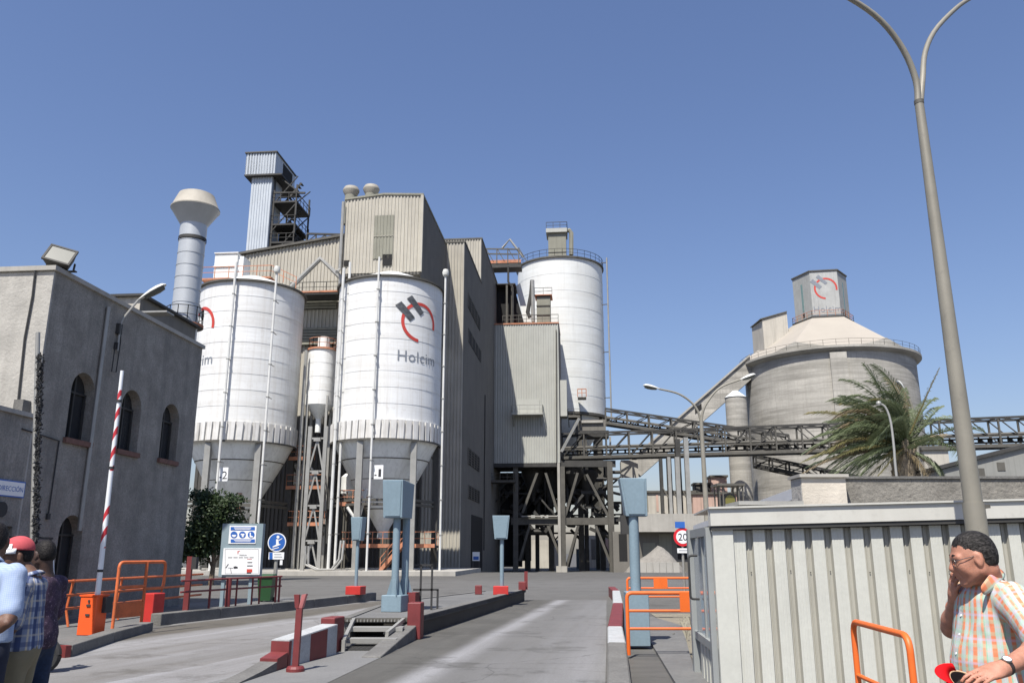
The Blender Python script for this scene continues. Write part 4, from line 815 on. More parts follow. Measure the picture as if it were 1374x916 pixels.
# roof plant on the bin house
pt = T("roof_penthouse", "dark open steel penthouse on the roof between mill building and far silo", "penthouse", P(d0 + 2, BD + 3, zdt), -PHI)
q0, q1 = pl(659, 386, BD + 3), pl(690, 434, BD + 3)
q2 = pl(705, 434, BD + 3); MB().hexa([P(d0, BD + 3, zdt + .22), P(q2.x, BD + 3, zdt + .22), P(q2.x, BD + 6.5, zdt + .22), P(d0, BD + 6.5, zdt + .22), P(d0, BD + 3, q0.z), P(q1.x, BD + 3, q0.z), P(q1.x, BD + 6.5, q0.z), P(d0, BD + 6.5, q0.z)]).build("casing", 'dark', pt); MB().pbox(d0, q1.x + .3, BD + 1.5, BD + 6.6, q0.z, q0.z + .15).build("canopy", 'steeld', pt)
for x in (680, 687): a_ = pl(x, 400, BD + 1.7).x; bar(pt, "post", P(a_, BD + 1.7, zdt + .2), P(a_, BD + 1.7, q0.z), .28, 'steel')
k0, k1, k2, k3 = pl(692, 383, BD + 4), pl(698, 380, BD + 4), pl(712, 432, BD + 4), pl(703, 432, BD + 4)
mb = MB(); mb.extr([P(q.x, BD + 4, q.z) for q in (k0, k1, k2, k3)], D * 1.4); mb.build("chute", 'white2', pt)
q0, q1 = pl(720, 397, BD + 2), pl(738.5, 434, BD + 2)
eb = T("bucket_elevator_head", "grey-green elevator casing with a railed top on the bin house roof", "elevator", P((q0.x + q1.x) / 2, BD + 3, zdt), -PHI)
MB().pbox(q0.x, q1.x, BD + 2, BD + 4.5, zdt + .2, q0.z).build("casing", 'louvre', eb)
for k in range(4): bar(eb, "rib", P(q0.x - .04, BD + 1.96, zdt + .5 + (q0.z - zdt - .6) * k / 3), P(q1.x + .04, BD + 1.96, zdt + .5 + (q0.z - zdt - .6) * k / 3), .14, 'steel')
MB().pbox(q0.x - .3, q1.x + .3, BD + 1.7, BD + 4.6, q0.z, q0.z + .14).build("top_deck", 'rust', eb)
railing("railing", eb, [P(q0.x - .3, BD + 1.8, q0.z + .1), P(q1.x + .3, BD + 1.8, q0.z + .1)], 1.1, 'steel', .035)
k = [pl(x, y, BD + 1.5) for x, y in ((714, 376), (712.5, 395), (708, 419), (711, 426))]
MB().tube([P(q.x, BD + 1.5, q.z) for q in k], .3).build("downpipe", 'steeld', eb)
k = [pl(x, y, BD + 1.3) for x, y in ((714.5, 376), (715.5, 432))]; MB().tube([P(q.x, BD + 1.3, q.z) for q in k], .28).build("riser", 'galv', eb)
# far white silo
BE = BD + 15; se = pl(752.5, 450, BE); rE = (pl(811, 450, BE).x - pl(694, 450, BE).x) / 2 * .985; c = P(se.x, BE, 0)
ze1 = pl(752, 344, BE - rE).z; ze0 = pl(790, 552, BE - rE).z
fs = T("far_silo", "large white silo behind the bin house with a railed roof and elevator box", "silo", c, -PHI)
n = 9
for k in range(n): z0 = ze0 + (ze1 - ze0) * k / n; z1 = ze0 + (ze1 - ze0) * (k + 1) / n; MB().lathe(c, [(rE, z0), (rE, z1 - .05), (rE + .02, z1 - .04), (rE + .02, z1)], 80).build("shell_plate", 'white2', fs)
MB().lathe(c, [(rE, ze1 - .15), (rE + .25, ze1 - .15), (rE + .25, ze1 + .1), (rE, ze1 + .1), (0, ze1 + .8)], 80).build("rim", 'steel', fs)
MB().lathe(c, [(rE + .02, ze0 + .1), (rE + .35, ze0 + .1), (rE + .35, ze0 - .3), (rE * .93, ze0 - .3)], 80, smooth=False).build("ring_beam", 'steel', fs)
MB().lathe(c, [(rE * .95, ze0 - .3), (rE * .9, ze0 - 1.6), (rE * .35, ze0 - 7), (.6, ze0 - 8.5)], 60).build("hopper_cone", 'cone', fs)
railing("railing", fs, [c + Vector((math.cos(k * math.pi / 18) * (rE + .15), math.sin(k * math.pi / 18) * (rE + .15), ze1 + .1)) for k in range(37)], 1.2, 'steeld', .03, step=1.3)
for x in (-60, -20, 20, 60, 120, 180, 240): q = c + Vector((math.sin(R(x)) * rE * .92, -math.cos(R(x)) * rE * .92, 0)); bar(fs, "leg", q + ZV * -.9, q + ZV * (ze0 - .3), .8, 'steel')
q0, q1 = pl(736, 312, BE), pl(760, 344, BE)
MB().pbox(q0.x, q1.x, BE - 1.5, BE + 1.5, ze1, q0.z).build("elevator_casing", 'louvre', fs); MB().pbox(q0.x - .35, q1.x + .2, BE - 1.9, BE + 1.8, q0.z - .7, q0.z).build("top_deck", 'cladg', fs)
for k in range(2): z = ze1 + 1.1 + k * 1.6; MB().pbox(q0.x - .03, q1.x + .03, BE - 1.54, BE - 1.5, z, z + .15).build("rib", 'steeld', fs)
railing("top_railing", fs, [P(q0.x - .3, BE - 1.8, q0.z), P(q1.x + .2, BE - 1.8, q0.z), P(q1.x + .2, BE + 1.7, q0.z)], 1.1, 'steeld', .04)
k = [pl(x, y, BE - 1.2) for x, y in ((759, 310), (764, 309), (766.5, 313), (766.5, 342))]; MB().tube([P(q.x, BE - 1.2, q.z) for q in k], .4).build("vent_pipe", 'louvre', fs)
k = [pl(x, y, BE - 2) for x, y in ((812, 346), (816.5, 560))]; kk = (k[0].x + k[1].x) / 2 + .35
MB().tube([P(kk, BE - 2, k[0].z), P(kk, BE - 2, k[1].z)], .13).build("riser_pipe", 'galv', fs)
for z in (.12, .4, .7, .97): zq = k[1].z + (k[0].z - k[1].z) * z; bar(fs, "clamp", P(kk, BE - 2, zq), P(kk - 1.5, BE - 1.5, zq), .12, 'steel')
q0, q1 = pl(775, 516, BE - 6), pl(787, 548, BE - 6); MB().pbox(q0.x, q1.x, BE - rE - 1.4, BE - rE + .3, q1.z + 1.2, q1.z + 1.4).build("landing", 'steel', fs)
railing("landing_railing", fs, [P(q0.x, BE - rE - 1.4, q1.z + 1.4), P(q1.x, BE - rE - 1.4, q1.z + 1.4)], 1.2, 'rust', .06, step=.6)
q0, q1 = pl(777, 563, BD + 2), pl(813, 578, BD + 2); hp = T("hopper_house", "grey steel hopper box with a dark beam below the far white silo", "hopper", P((q0.x + q1.x) / 2, BD + 3, 0), -PHI)
MB().pbox(q0.x, q1.x, BD + 2, BD + 4, q1.z, q0.z).build("casing", 'cladd', hp); MB().pbox(q0.x + .3, q1.x - .4, BD + 1.7, BD + 2.02, pl(790, 564.5, BD).z, pl(790, 561.5, BD).z).build("lintel", 'concl', hp)
q2 = pl(817, 586, BD + 1.5); MB().pbox(q0.x - .1, q2.x, BD + 1.2, BD + 4, q2.z, q1.z - .01).build("beam", 'steeld', hp); bar(hp, "post", P(pl(786, 600, BD + 1.4).x, BD + 1.4, pl(786, 614, BD).z), P(pl(786, 600, BD + 1.4).x, BD + 1.4, q2.z), .3, 'steel'); bar(hp, "post", P(pl(819, 600, BD + 1.4).x, BD + 1.4, pl(786, 614, BD).z), P(pl(819, 600, BD + 1.4).x, BD + 1.4, q2.z), .25, 'galv')
# roof bridge from mill building to far silo
q0, q1 = pl(652, 352, BD + 1), pl(699, 354, BD + 1); zt_ = pl(675, 333, BD + 1).z
rb_ = T("roof_bridge", "open truss bridge with rusty deck from the mill building to the far silo", "bridge", P((q0.x + q1.x) / 2, BD + 1, q0.z), -PHI)
MB().pbox(q0.x - .5, q1.x, BD + 1, BD + 3.4, q0.z - .9, q0.z - .05).build("deck", 'steeld', rb_); MB().pbox(q0.x - .5, q1.x, BD + .95, BD + .99, q0.z - .2, q0.z + .3).build("toe_board", 'rust', rb_)
for z in (zt_, (zt_ + q0.z) / 2 + .3): bar(rb_, "rail", P(q0.x - .5, BD + 1, z), P(q1.x - .5, BD + 1, z - .25), .18, 'steel')
for k in range(4): a_ = q0.x + (q1.x - q0.x) * k / 3.2; bar(rb_, "post", P(a_, BD + 1, q0.z - .3), P(a_, BD + 1, zt_), .16, 'steel'); bar(rb_, "brace", P(a_, BD + 1, zt_), P(a_ + 1.2, BD + 1, q0.z), .1, 'steel')
k0, k1, k2 = pl(674, 333, BD + 1.2), pl(684, 321, BD + 1.2), pl(702, 345, BD + 1.2); mb = MB(); mb.tube([P(q.x, BD + 1.2, q.z) for q in (k0, k1, k2)], .18); mb.build("hoop", 'galv', rb_)
k = [pl(x, y, BD + .8) for x, y in ((682, 358), (682, 378), (688, 386), (688, 435))]; MB().tube([P(q.x, BD + .8, q.z) for q in k], .16).build("drop_pipe", 'steeld', rb_)
# conveyor gallery to the right
def truss(name, label, A, B, depth_dir, height, wid, npan, m='steel', md='steeld', grp=None, belt=True):
    A = Vector(A); B = Vector(B); t = T(name, label, "conveyor", (A.x, A.y, 0), 0, grp); up = Vector((0, 0, height)); dv = depth_dir * wid
    for o_ in (Vector(), dv):
        bar(t, "chord", A + o_, B + o_, .28, m, .4); bar(t, "chord", A + o_ + up, B + o_ + up, .26, md, .26); bar(t, "rail", A + o_ + up * .34, B + o_ + up * .34, .14, m); 
        for k in range(npan + 1):
            p = A.lerp(B, k / npan) + o_; bar(t, "post", p, p + up, .2, m)
            if k < npan:
                p2 = A.lerp(B, (k + 1) / npan) + o_
                if (k < npan * .45): bar(t, "brace", p, p2 + up, .13, md)
                else: bar(t, "brace", p + up, p2, .13, md)
    for k in range(npan + 1):
        p = A.lerp(B, k / npan); bar(t, "crossbeam", p, p + dv, .2, md); bar(t, "crossbeam", p + up, p + up + dv, .16, md)
        if k < npan: p2 = A.lerp(B, (k + 1) / npan); bar(t, "roof_brace", p + up, p2 + up + dv, .12, md)
    if belt:
        d_ = (B - A).normalized(); mb = MB(); off = dv * .55
        mb.bar(A + off + Vector((0, 0, .55)), B + off + Vector((0, 0, .55)), .9, .12); mb.bar(A + off + Vector((0, 0, 1.05)), B + off + Vector((0, 0, 1.05)), 1.1, .1); mb.build("belt", 'steeld', t)
        mb = MB(); mb.tube([A + dv * .15 + Vector((0, 0, height * .42)), B + dv * .15 + Vector((0, 0, height * .42))], .2); mb.build("pipe", 'steel', t)
        mb = MB(); mb.bar(A + dv * .12 + Vector((0, 0, -.02)), B + dv * .12 + Vector((0, 0, -.02)), .7, .08); mb.build("walkway", 'steel', t)
        n = npan * 3
        rm = raw(MB().box((0, 0, 0), (.16, .9, .55)), "idler", md)
        for k in range(n): p = A.lerp(B, (k + .5) / n) + off + Vector((0, 0, .8)); inst(t, "idler", rm, Matrix.Translation(p))
    return t
gA, gB = at(754, 614, BD * .997 + 2), at(1470, 594, 98)
hg = (at(1000, 577, 106).z - at(1000, 613, 106).z)
truss("conveyor_gallery", "long level steel lattice conveyor gallery crossing to the right edge", gA, gB, D, hg, 2.6, 20)
A = at(813, 567, BD + 8); B = at(1060, 604, BD + 1); truss("sloping_conveyor", "open lattice conveyor sloping down from the far white silo", A, B, D, 2.2, 2.2, 8, belt=True)
A = at(1015, 624, 116); B = at(1160, 655, 104); truss("low_conveyor", "dark sloping conveyor partly hidden behind the palm", A, B, D, 1.4, 2.0, 6, m='steeld', belt=False)
A = at(1225, 632, 96); B = at(1320, 654, 86); t = T("low_beam", "thin dark sloping steel beam to the right of the palm", "beam", (A.x, A.y, 0)); bar(t, "beam", A, B, .35, 'steeld', .5)
for x, lab, lean in ((897, "thin dark pair of gallery legs, leftmost of the three", 0), (908, "middle pair of gallery legs, pale and broad", 0), (921, "pair of gallery legs nearest the double street lamp", 0)):
    Yg = 106; q = at(x, 613, Yg); t = T("gallery_support", lab, "support", (q.x, Yg, gh(Yg)), 0, "legs under the conveyor gallery")
    for dx, dy, m_, w_ in ((0, 0, 'galv', .55), (-.75, 1.6, 'steeld', .6)): bar(t, "leg", (q.x + dx, Yg + dy, gh(Yg) - .1), (q.x + dx, Yg + dy, q.z + (2.5 if x == 921 else 0)), w_ * (1.0 if x > 900 else .7), m_)
    for z in (2, 5, 8): bar(t, "brace", (q.x, Yg, z), (q.x - .75, Yg + 1.6, z + 2), .12, 'steel')
# ------------------------------------------------------------------ big concrete silo
BF = 140.0; cF = P(pl(1109, 480, BF).x, BF, 0); rB = 13.45; rR = 14.35
dF = (Vector((cF.x, cF.y, 0))).normalized(); pf = cF - dF * rR                   # nearest point of the ring
def zF(px, py, r): return at(px, py, (cF - dF * r).y).z
zr = zF(1109, 468, rR); aV = math.degrees(math.atan2(-dF.x, dF.y)); aO = R(aV + 11)
cs = T("clinker_silo", "huge round concrete silo with pale faceted roof and hexagonal top house", "silo", cF)
MB().lathe(cF, [(rB, -1), (rB, zr)], 96).build("wall", 'conc', cs)
MB().lathe(cF, [(rB, zr - .3), (rR - .2, zr), (rR, zr + .2), (rR, zr + .55), (rR - .25, zr + .55), (rR - .3, zr + .5), (rB - 1, zr + .5)], 96).build("ring", 'conc', cs)
rT = 4.75; zT = zF(1097, 424, rT); zPk = zF(1068, 454, rB)
ap8 = math.cos(math.pi / 6); kk = (zT - zPk) / (rB * ap8 - rT * ap8)
def octr(a): d_ = ((a - aO + math.pi / 6) % (math.pi / 3)) - math.pi / 6; return math.cos(d_)
mb = MB(); nA = 180; nR = 6; 
for i in range(nR + 1):
    for k in range(nA):
        a = 2 * math.pi * k / nA + aO; ro = rT * ap8 / octr(a); r = ro + (rB - ro) * i / nR; mb.v.append(cF + Vector((math.sin(a) * r, -math.cos(a) * r, zT - kk * (r * octr(a) - rT * ap8))))
for i in range(nR):
    for k in range(nA): mb.f.append([i * nA + k, i * nA + (k + 1) % nA, (i + 1) * nA + (k + 1) % nA, (i + 1) * nA + k]); mb.mi.append(0); mb.sm.append(False)
mb.build("roof", 'concroof', cs)
mb = MB()
for k in range(nA):
    a0_, a1_ = (2 * math.pi * j / nA + aO for j in (k, k + 1)); f = lambda a, z: cF + Vector((math.sin(a) * (rB + .02), -math.cos(a) * (rB + .02), z)); zz_ = lambda a: zT - kk * (rB * octr(a) - rT * ap8)
    mb.add([f(a0_, zr + .4), f(a1_, zr + .4), f(a1_, zz_(a1_) + .12), f(a0_, zz_(a0_) + .12)], [(0, 1, 2, 3)])
mb.build("parapet", 'conc', cs)
railing("railing", cs, [cF + Vector((math.cos(k * math.pi / 24) * (rR - .15), math.sin(k * math.pi / 24) * (rR - .15), zr + .5)) for k in range(49)], 1.0, 'steel', .02, step=1.8)
q = R(aV + 7); MB().box(cF + Vector((math.sin(q) * rB, -math.cos(q) * rB, zr / 2 - .5)), (2.4, 1.0, zr), q).build("pilaster", 'conc', cs)
zD = zF(1100, 362, rT); M['thw'] = mat("top_house_cladding", (.33, .335, .315), .7, 0, .1, .8, .35)
th = T("top_house", "hexagonal pale top house with the red and black emblem on the concrete silo roof", "top house", cF + ZV * zT)
ov = lambda r, z0, z1: MB().prism([(cF.x + math.sin(aO + math.pi / 6 + k * math.pi / 3) * r, cF.y - math.cos(aO + math.pi / 6 + k * math.pi / 3) * r) for k in range(6)], z0, z1)
ov(rT * 1.06, zT - .35, zT + .1).build("base_slab", 'steeld', th); ov(rT * .93, zT + .1, zD).build("wall", 'thw', th); ov(rT * .97, zD, zD + .2).build("roof", 'steel', th)
rW = rT * .93; fw = 2 * rW * math.sin(math.pi / 6)
nF = Vector((math.sin(aO), -math.cos(aO), 0)); uF = Vector((math.cos(aO), math.sin(aO), 0)); oF = cF + nF * rW * ap8
M['dustwhite'] = mat("faded_top_house_white", (.37, .375, .36), .7, 0, .12, .8, .5)
MB().hexa([oF + uF * a_ + nF * d_ + ZV * z for z in (zT + .12, zD - .03) for a_, d_ in ((-fw / 2 + .03, .02), (fw / 2 - .03, .02), (fw / 2 - .03, -.05), (-fw / 2 + .03, -.05))]).build("emblem_panel", 'dustwhite', th)
hw = zD - zT; fnF = lambda u, v, off: oF + uF * (u + fw * .04) + nF * (.03 + off) + ZV * (zT + hw * .62 + v)
logo(th, fnF, hw * .215, 2.5, True, -2.35)
for s_ in (-1, 1):
    a = aO + s_ * math.pi / 3; nn = Vector((math.sin(a), -math.cos(a), 0)); uu = Vector((math.cos(a), math.sin(a), 0)); oo = cF + nn * rW * ap8
    M['greeng'] = mat("green_strip_glass", (.16, .24, .22), .2, 0, .15)
    MB().hexa([oo + uu * a_ + nn * d_ + ZV * (zT + hw * z) for z in (.2, .8) for a_, d_ in ((-.22, .03), (.22, .03), (.22, -.05), (-.22, -.05))]).build("strip_window", 'greeng', th)
    MB().hexa([oo + uu * a_ + nn * d_ + ZV * (zT + hw * z) for z in (.08, .17) for a_, d_ in ((-.2, .05), (.2, .05), (.2, -.05), (-.2, -.05))]).build("vent", 'dark', th)
railing("railing", th, [cF + Vector((math.sin(aO + math.pi / 6 + k * math.pi / 3) * rT * 1.04, -math.cos(aO + math.pi / 6 + k * math.pi / 3) * rT * 1.04, zT + .1)) for k in range(7)], 1.0, 'rust', .03, step=1.2)
# conveyor head house on its left shoulder and the inclined gallery
b_ = BF - 2; q0, q1 = pl(1021, 428, b_), pl(1060, 470, b_)
hb = T("conveyor_house", "small pale gabled house on the left shoulder of the concrete silo roof", "plant building", P(q0.x, b_, q1.z), -PHI)
zl = pl(1024, 429, b_).z
mb = MB(); mb.hexa([P(q0.x + .2, b_, q1.z - 3), P(q1.x, b_, q1.z - 3), P(q1.x, b_ + 5, q1.z - 3), P(q0.x - .6, b_ + 5, q1.z - 3), P(q0.x + .2, b_, zl), P(q1.x, b_, zl + 1.2), P(q1.x, b_ + 5, zl + 1.2), P(q0.x - .6, b_ + 5, zl)]); mb.build("wall", 'ivory', hb)
mb = MB(); mb.hexa([P(q0.x - .1, b_ - .2, zl + .01), P(q1.x, b_ - .2, zl + 1.21), P(q1.x, b_ + 5.2, zl + 1.21), P(q0.x - .8, b_ + 5.2, zl + .01), P(q0.x - .1, b_ - .2, zl + .2), P(q1.x, b_ - .2, zl + 1.4), P(q1.x, b_ + 5.2, zl + 1.4), P(q0.x - .8, b_ + 5.2, zl + .2)]); mb.build("roof", 'steel', hb)
b_ = 137; pts = [pl(x, y, b_) for x, y in ((1006, 478), (1012, 505), (860, 638), (842, 622))]
ig = T("inclined_gallery", "enclosed concrete gallery climbing diagonally to the concrete silo", "conveyor gallery", P(pts[2].x, b_, 0))
mb = MB(); mb.extr([P(q.x, b_, q.z) for q in pts], D * 3); mb.build("casing", 'conc', ig)
mb = MB(); A_, B_ = pts[0], pts[3]; mb.hexa([P(B_.x, b_ - .3, B_.z), P(A_.x, b_ - .3, A_.z), P(A_.x, b_ + 3.3, A_.z), P(B_.x, b_ + 3.3, B_.z), P(B_.x, b_ - .3, B_.z + .35), P(A_.x, b_ - .3, A_.z + .35), P(A_.x, b_ + 3.3, A_.z + .35), P(B_.x, b_ + 3.3, B_.z + .35)]); mb.build("roof", 'concl', ig)
q = pl(937, 548, b_ - .05); MB().extr([P(q.x - .55, b_ - .05, q.z - .9), P(q.x + .55, b_ - .05, q.z - .1), P(q.x + .55, b_ - .05, q.z + .9), P(q.x - .55, b_ - .05, q.z + .1)], D * .04).build("window", 'dark', ig)
q0, q1 = pl(833, 617, 122), pl(859, 700, 122); MB().pbox(q0.x, q1.x, 122, 126, gh(122), q0.z).build("foot_tower", 'concl', ig)
b_ = 131; q = pl(991.5, 600, b_); rr = (pl(991.5, 600, b_).x - pl(977, 600, b_).x); c = P(q.x, b_, 0); z1 = pl(990, 531, b_ - rr).z
ss = T("slim_silo", "slim grey cylindrical silo tucked against the left of the concrete silo", "silo", c)
MB().lathe(c, [(rr, -1), (rr, z1)], 40).build("wall", 'conc', ss); MB().lathe(c, [(rr + .1, z1), (.4, z1 + 1.1), (0, z1 + 1.15)], 40).build("roof", 'white2', ss)
# ------------------------------------------------------------------ low buildings far off
def block(name, label, cat, x0, x1, y0, b, m, roof=None, depth=6, zb=None, wins=(), slope=0):
    q0, q1 = pl(x0, y0, b), pl(x1, y0, b); z0 = gh(b) - .2 if zb is None else zb
    t = T(name, label, cat, P((q0.x + q1.x) / 2, b, z0), -PHI)
    MB().hexa([P(q0.x, b, z0), P(q1.x, b, z0), P(q1.x, b + depth, z0), P(q0.x, b + depth, z0), P(q0.x, b, q0.z), P(q1.x, b, q0.z + slope), P(q1.x, b + depth, q0.z + slope), P(q0.x, b + depth, q0.z)]).build("wall", m, t)
    if roof: MB().hexa([P(q0.x - .2, b - .25, q0.z + .01), P(q1.x + .2, b - .25, q0.z + slope + .01), P(q1.x + .2, b + depth, q0.z + slope + .01), P(q0.x - .2, b + depth, q0.z + .01), P(q0.x - .2, b - .25, q0.z + .3), P(q1.x + .2, b - .25, q0.z + slope + .3), P(q1.x + .2, b + depth, q0.z + slope + .3), P(q0.x - .2, b + depth, q0.z + .3)]).build("roof", roof, t)
    for (wx0, wx1, wy0, wy1, wm) in wins:
        a_, c_ = pl(wx0, wy0, b), pl(wx1, wy1, b); w_ = MB().pbox(a_.x, c_.x, b - .05, b - .003, c_.z, a_.z).build("window" if wm != 'concl' else "pilaster", wm, t)
    return t
block("concrete_bunker", "long low concrete bunker with a light ledge behind the blue display", "building", 856, 1010, 689, 104, 'concl', None, 5, pl(900, 713, 104).z)
block("bunker_base", "dark open bays with pale columns under the concrete bunker", "building", 822, 1000, 713, 106, 'cladd', None, 5, None, [(830, 842, 716, 752, 'dark'), (846, 858, 718, 750, 'dark'), (862, 880, 728, 748, 'louvre'), (884, 902, 716, 748, 'louvre'), (908, 925, 716, 750, 'dark')])
block("pale_panel_wall", "pale panelled wall behind the gallery legs", "building", 852, 932, 661, 128, 'ivory', 'steel', 6, None, [(868, 870, 663, 686, 'louvre'), (880, 884, 663, 686, 'pink'), (897, 899, 663, 686, 'louvre')])
block("pink_store", "faded pink store block beyond the hut roof", "building", 929, 990, 663, 126, 'pink', 'steel', 6, None, [(940, 941.5, 666, 689, 'louvre'), (955, 956.5, 666, 689, 'louvre')])
block("pink_stair_house", "small faded pink roof house next to the slim silo", "building", 954, 975, 640, 130, 'pink', 'steel', 4, None)
block("dark_plant_deck", "dark jumble of machinery on the far roof beside the pink house", "machinery", 932, 952, 650, 131, 'steeld', 'steel', 3, None, [(934, 940, 652, 660, 'steel')])
block("ivory_store", "pale store seen between the palm and the tall lamp post", "building", 1238, 1272, 604, 96, 'ivory', 'steel', 8, None, [(1239, 1271, 628, 630, 'louvre')])
block("far_warehouse", "pale warehouse with a sloping side seen beneath the bin house", "building", 690, 750, 724, 150, 'ivory', None, 8, None, [(693, 699, 745, 757, 'dark')])
block("far_grey_shed", "flat grey shed with cream front beyond the steel legs", "building", 776, 830, 718, 155, 'ivory', None, 8, None, [(779, 791, 723, 738, 'white2'), (793, 800, 723, 750, 'cladd'), (803, 822, 723, 740, 'pink')])
block("blue_container", "blue-grey container standing beyond the steel legs", "container", 773, 787, 736, 140, 'blue', None, 4)
M['cladg2'] = mat("pale_grey_cladding", (.24, .24, .22), .7, 0, .1, .5, .4)
t = block("grey_shed", "grey corrugated shed with a rising roof line at the right edge", "building", 1262, 1420, 630, 72, 'cladg2', 'steeld', 10, None, [(1337, 1349, 620, 631, 'steel'), (1311, 1322, 628, 640, 'steel')], slope=2.4)
gv = gz(880, 757); hx = at(880, 733, 92); mb = MB(); rnd = random.Random(3); vs = []; fs = []; nn = 26
for j in range(nn + 1):
    for i in range(nn + 1):
        u, v = (i / nn - .5) * 2, (j / nn - .5) * 2; d_ = math.hypot(u, v); vs.append((hx.x + u * 3.3 - .2 + .4 * (1 - d_), 92 + v * 3.3, gh(92) - .05 + max(0, (1 - d_)) ** .8 * (hx.z - gh(92) + .15) * (1 + .1 * math.sin(u * 5 + v * 3)) + rnd.uniform(0, .06)))
for j in range(nn):
    for i in range(nn): k = j * (nn + 1) + i; fs.append((k, k + 1, k + nn + 2, k + nn + 1))
mb.add(vs, fs); tag(mb.build("gravel_heap", 'gravel'), "grey gravel heap against the far low wall", "heap")
q0, q1 = pl(858, 754, 78), pl(912, 763, 78); lw = T("low_wall", "low concrete wall in front of the gravel heap", "wall", P((q0.x + q1.x) / 2, 78, gh(78)), -PHI)
for k in range(6): a_ = q0.x + (q1.x - q0.x) * k / 6; MB().pbox(a_ + .02, a_ + (q1.x - q0.x) / 6 - .02, 78, 78.3, gh(78) - .1, q0.z).build("panel", 'concl', lw)
# ------------------------------------------------------------------ kerbs, weighbridge platform, stripe walls
kp = [(p.x, p.y) for p in kl]
def kerb_run(name, label, pts, wid, z1, side, m='kerb', z0=-.05, zs=None, seg=None):
    t = T(name, label, "kerb", (pts[0][0], pts[0][1], 0)); P2 = [Vector((p[0], p[1], 0)) for p in pts]
    tot = sum((b - a).length for a, b in zip(P2[:-1], P2[1:])); n = seg or max(1, round(tot / 2.2))
    def pos(s):
        for a, b in zip(P2[:-1], P2[1:]):
            l = (b - a).length
            if s <= l + 1e-6: return a.lerp(b, s / l)
            s -= l
        return P2[-1]
    for k in range(n):
        a, b = pos(tot * k / n), pos(tot * (k + 1) / n); d = (b - a).normalized(); a = a + d * .006; b = b - d * .006
        za, zb = (z1, z1) if zs is None else (zs[0] + (zs[1] - zs[0]) * k / n, zs[0] + (zs[1] - zs[0]) * (k + 1) / n)
        mb = MB(); mm = m[k % len(m)] if isinstance(m, (list, tuple)) else m; mb.strip([a, b], wid, z0, [za, zb], side); o = mb.build("kerb_block", mm, t)
        bv = o.modifiers.new("bevel", 'BEVEL'); bv.width = .018; bv.segments = 2
    return t
kerb_run("lane_kerb", "long raised concrete kerb along the left side of the left lane", kp[1:], .3, .27, 1)
kerb_run("pavement_kerb", "low rounded concrete kerb in front of the orange barrier cabinet", [(p.x, p.y) for p in sw], .3, .19, 1)
q = sw[0]; tag(MB().box((q.x - .17, q.y - .02, .09), (.36, .1, .2), -.5).build("kerb_end", 'red'), "small red painted end of the kerb by the barrier cabinet", "kerb end")
pv = MB(); pv.add([Vector(p) for p in ((sw[0].x - .3, sw[0].y + .1, .02), (sw[1].x - .3, sw[1].y + .1, .02), (sw[2].x - .2, sw[2].y + .2, .02), (kp[1][0] - .3, kp[1][1], .02), (kp[3][0], kp[3][1] + .5, .02), (-8, 34, .02), (-10.5, 32, .02), (-12.9, 14, .02), (-9.4, 13.5, .02))], [tuple(range(9))]); struct(pv.build("pavement", 'slab'))
ZP = .38
PR = [(-1.98, 17.5), (-1.86, 18.0), (-.7, 24.3), (.5, 31.2)]; PLf = [(-3.42, 17.5)] + [tuple(gz(x, y, ZP)[:2]) for x, y in ((503, 813), (560, 803), (645, 793))]
wb = T("weighbridge_platform", "raised concrete weighbridge platform between the two lanes", "platform", (-1.5, 24, 0))
mb = MB(); poly = PR + PLf[::-1]; mb.prism([(x, y) for x, y in poly], .30, ZP); mb.build("deck", 'slab', wb)
mb = MB(); mb.strip(PR, .24, ZP - .09, ZP + .025, 1); mb.build("right_edge", 'kerb', wb)
mb = MB(); mb.strip([(x - .05, y) for x, y in PR], .15, -.05, ZP - .092, 1); mb.build("edge_shadow_strip", 'steeld', wb); mb = MB(); mb.strip(PLf, .18, -.05, ZP + .02, -1); mb.build("left_edge", 'kerb', wb)  # shadow below the right edge put into a dark strip
mb = MB(); mb.prism([(-1.9, 18.2), (.3, 31), (-1.0, 29.4), (-3.2, 18.2)], -.05, .29); mb.build("pit", 'dark', wb)
mb = MB(); mb.box((-2.7, 17.47, ZP - .02), (1.36, .06, .07)); mb.build("front_channel", 'steel', wb)
for k in range(20): bar(wb, "grating_tooth", (-3.36 + k * .068, 17.43, ZP - .055), (-3.36 + k * .068, 17.43, ZP - .01), .02, 'galv')
M['stud'] = mat("pallet_wood", (.3, .27, .22), .9)
for z in (.1, .24):
    for x in (-2.5, -2.25): MB().box((x, 17.75, z), (.2, .12, .07)).build("support_block", 'stud', wb)
sp_ = T("platform_steps", "short open grey steel steps up to the weighbridge platform", "steps", (-2.75, 16.3, 0))
for xt_, xb_ in ((-3.16, -2.92), (-2.16, -2.3)):
    mb = MB(); mb.bar((xt_, 17.42, ZP - .01), (xb_, 15.25 if xb_ < -2.5 else 16.1, .19 if xb_ < -2.5 else .22), .06, .07); mb.box((xb_, 15.22 if xb_ < -2.5 else 16.1, .1), (.06, .08, .2)); mb.build("stringer", 'galv', sp_)
for y, z in ((16.75, .27), (15.9, .145)):
    mb = MB(); mb.box((-2.57, y, z), (.98, .3, .035)); mb.box((-2.57, y - .15, z - .02), (.98, .012, .075)); mb.build("tread", 'galv', sp_)
mb = MB()
for k in range(12): mb.box((-2.5, 15.32 + k * .075, .02), (.8, .02, .03))
for k in range(10): mb.box((-2.88 + k * .08, 15.75, .018), (.015, .9, .03))
mb.build("foot_grating", 'steeld', sp_)
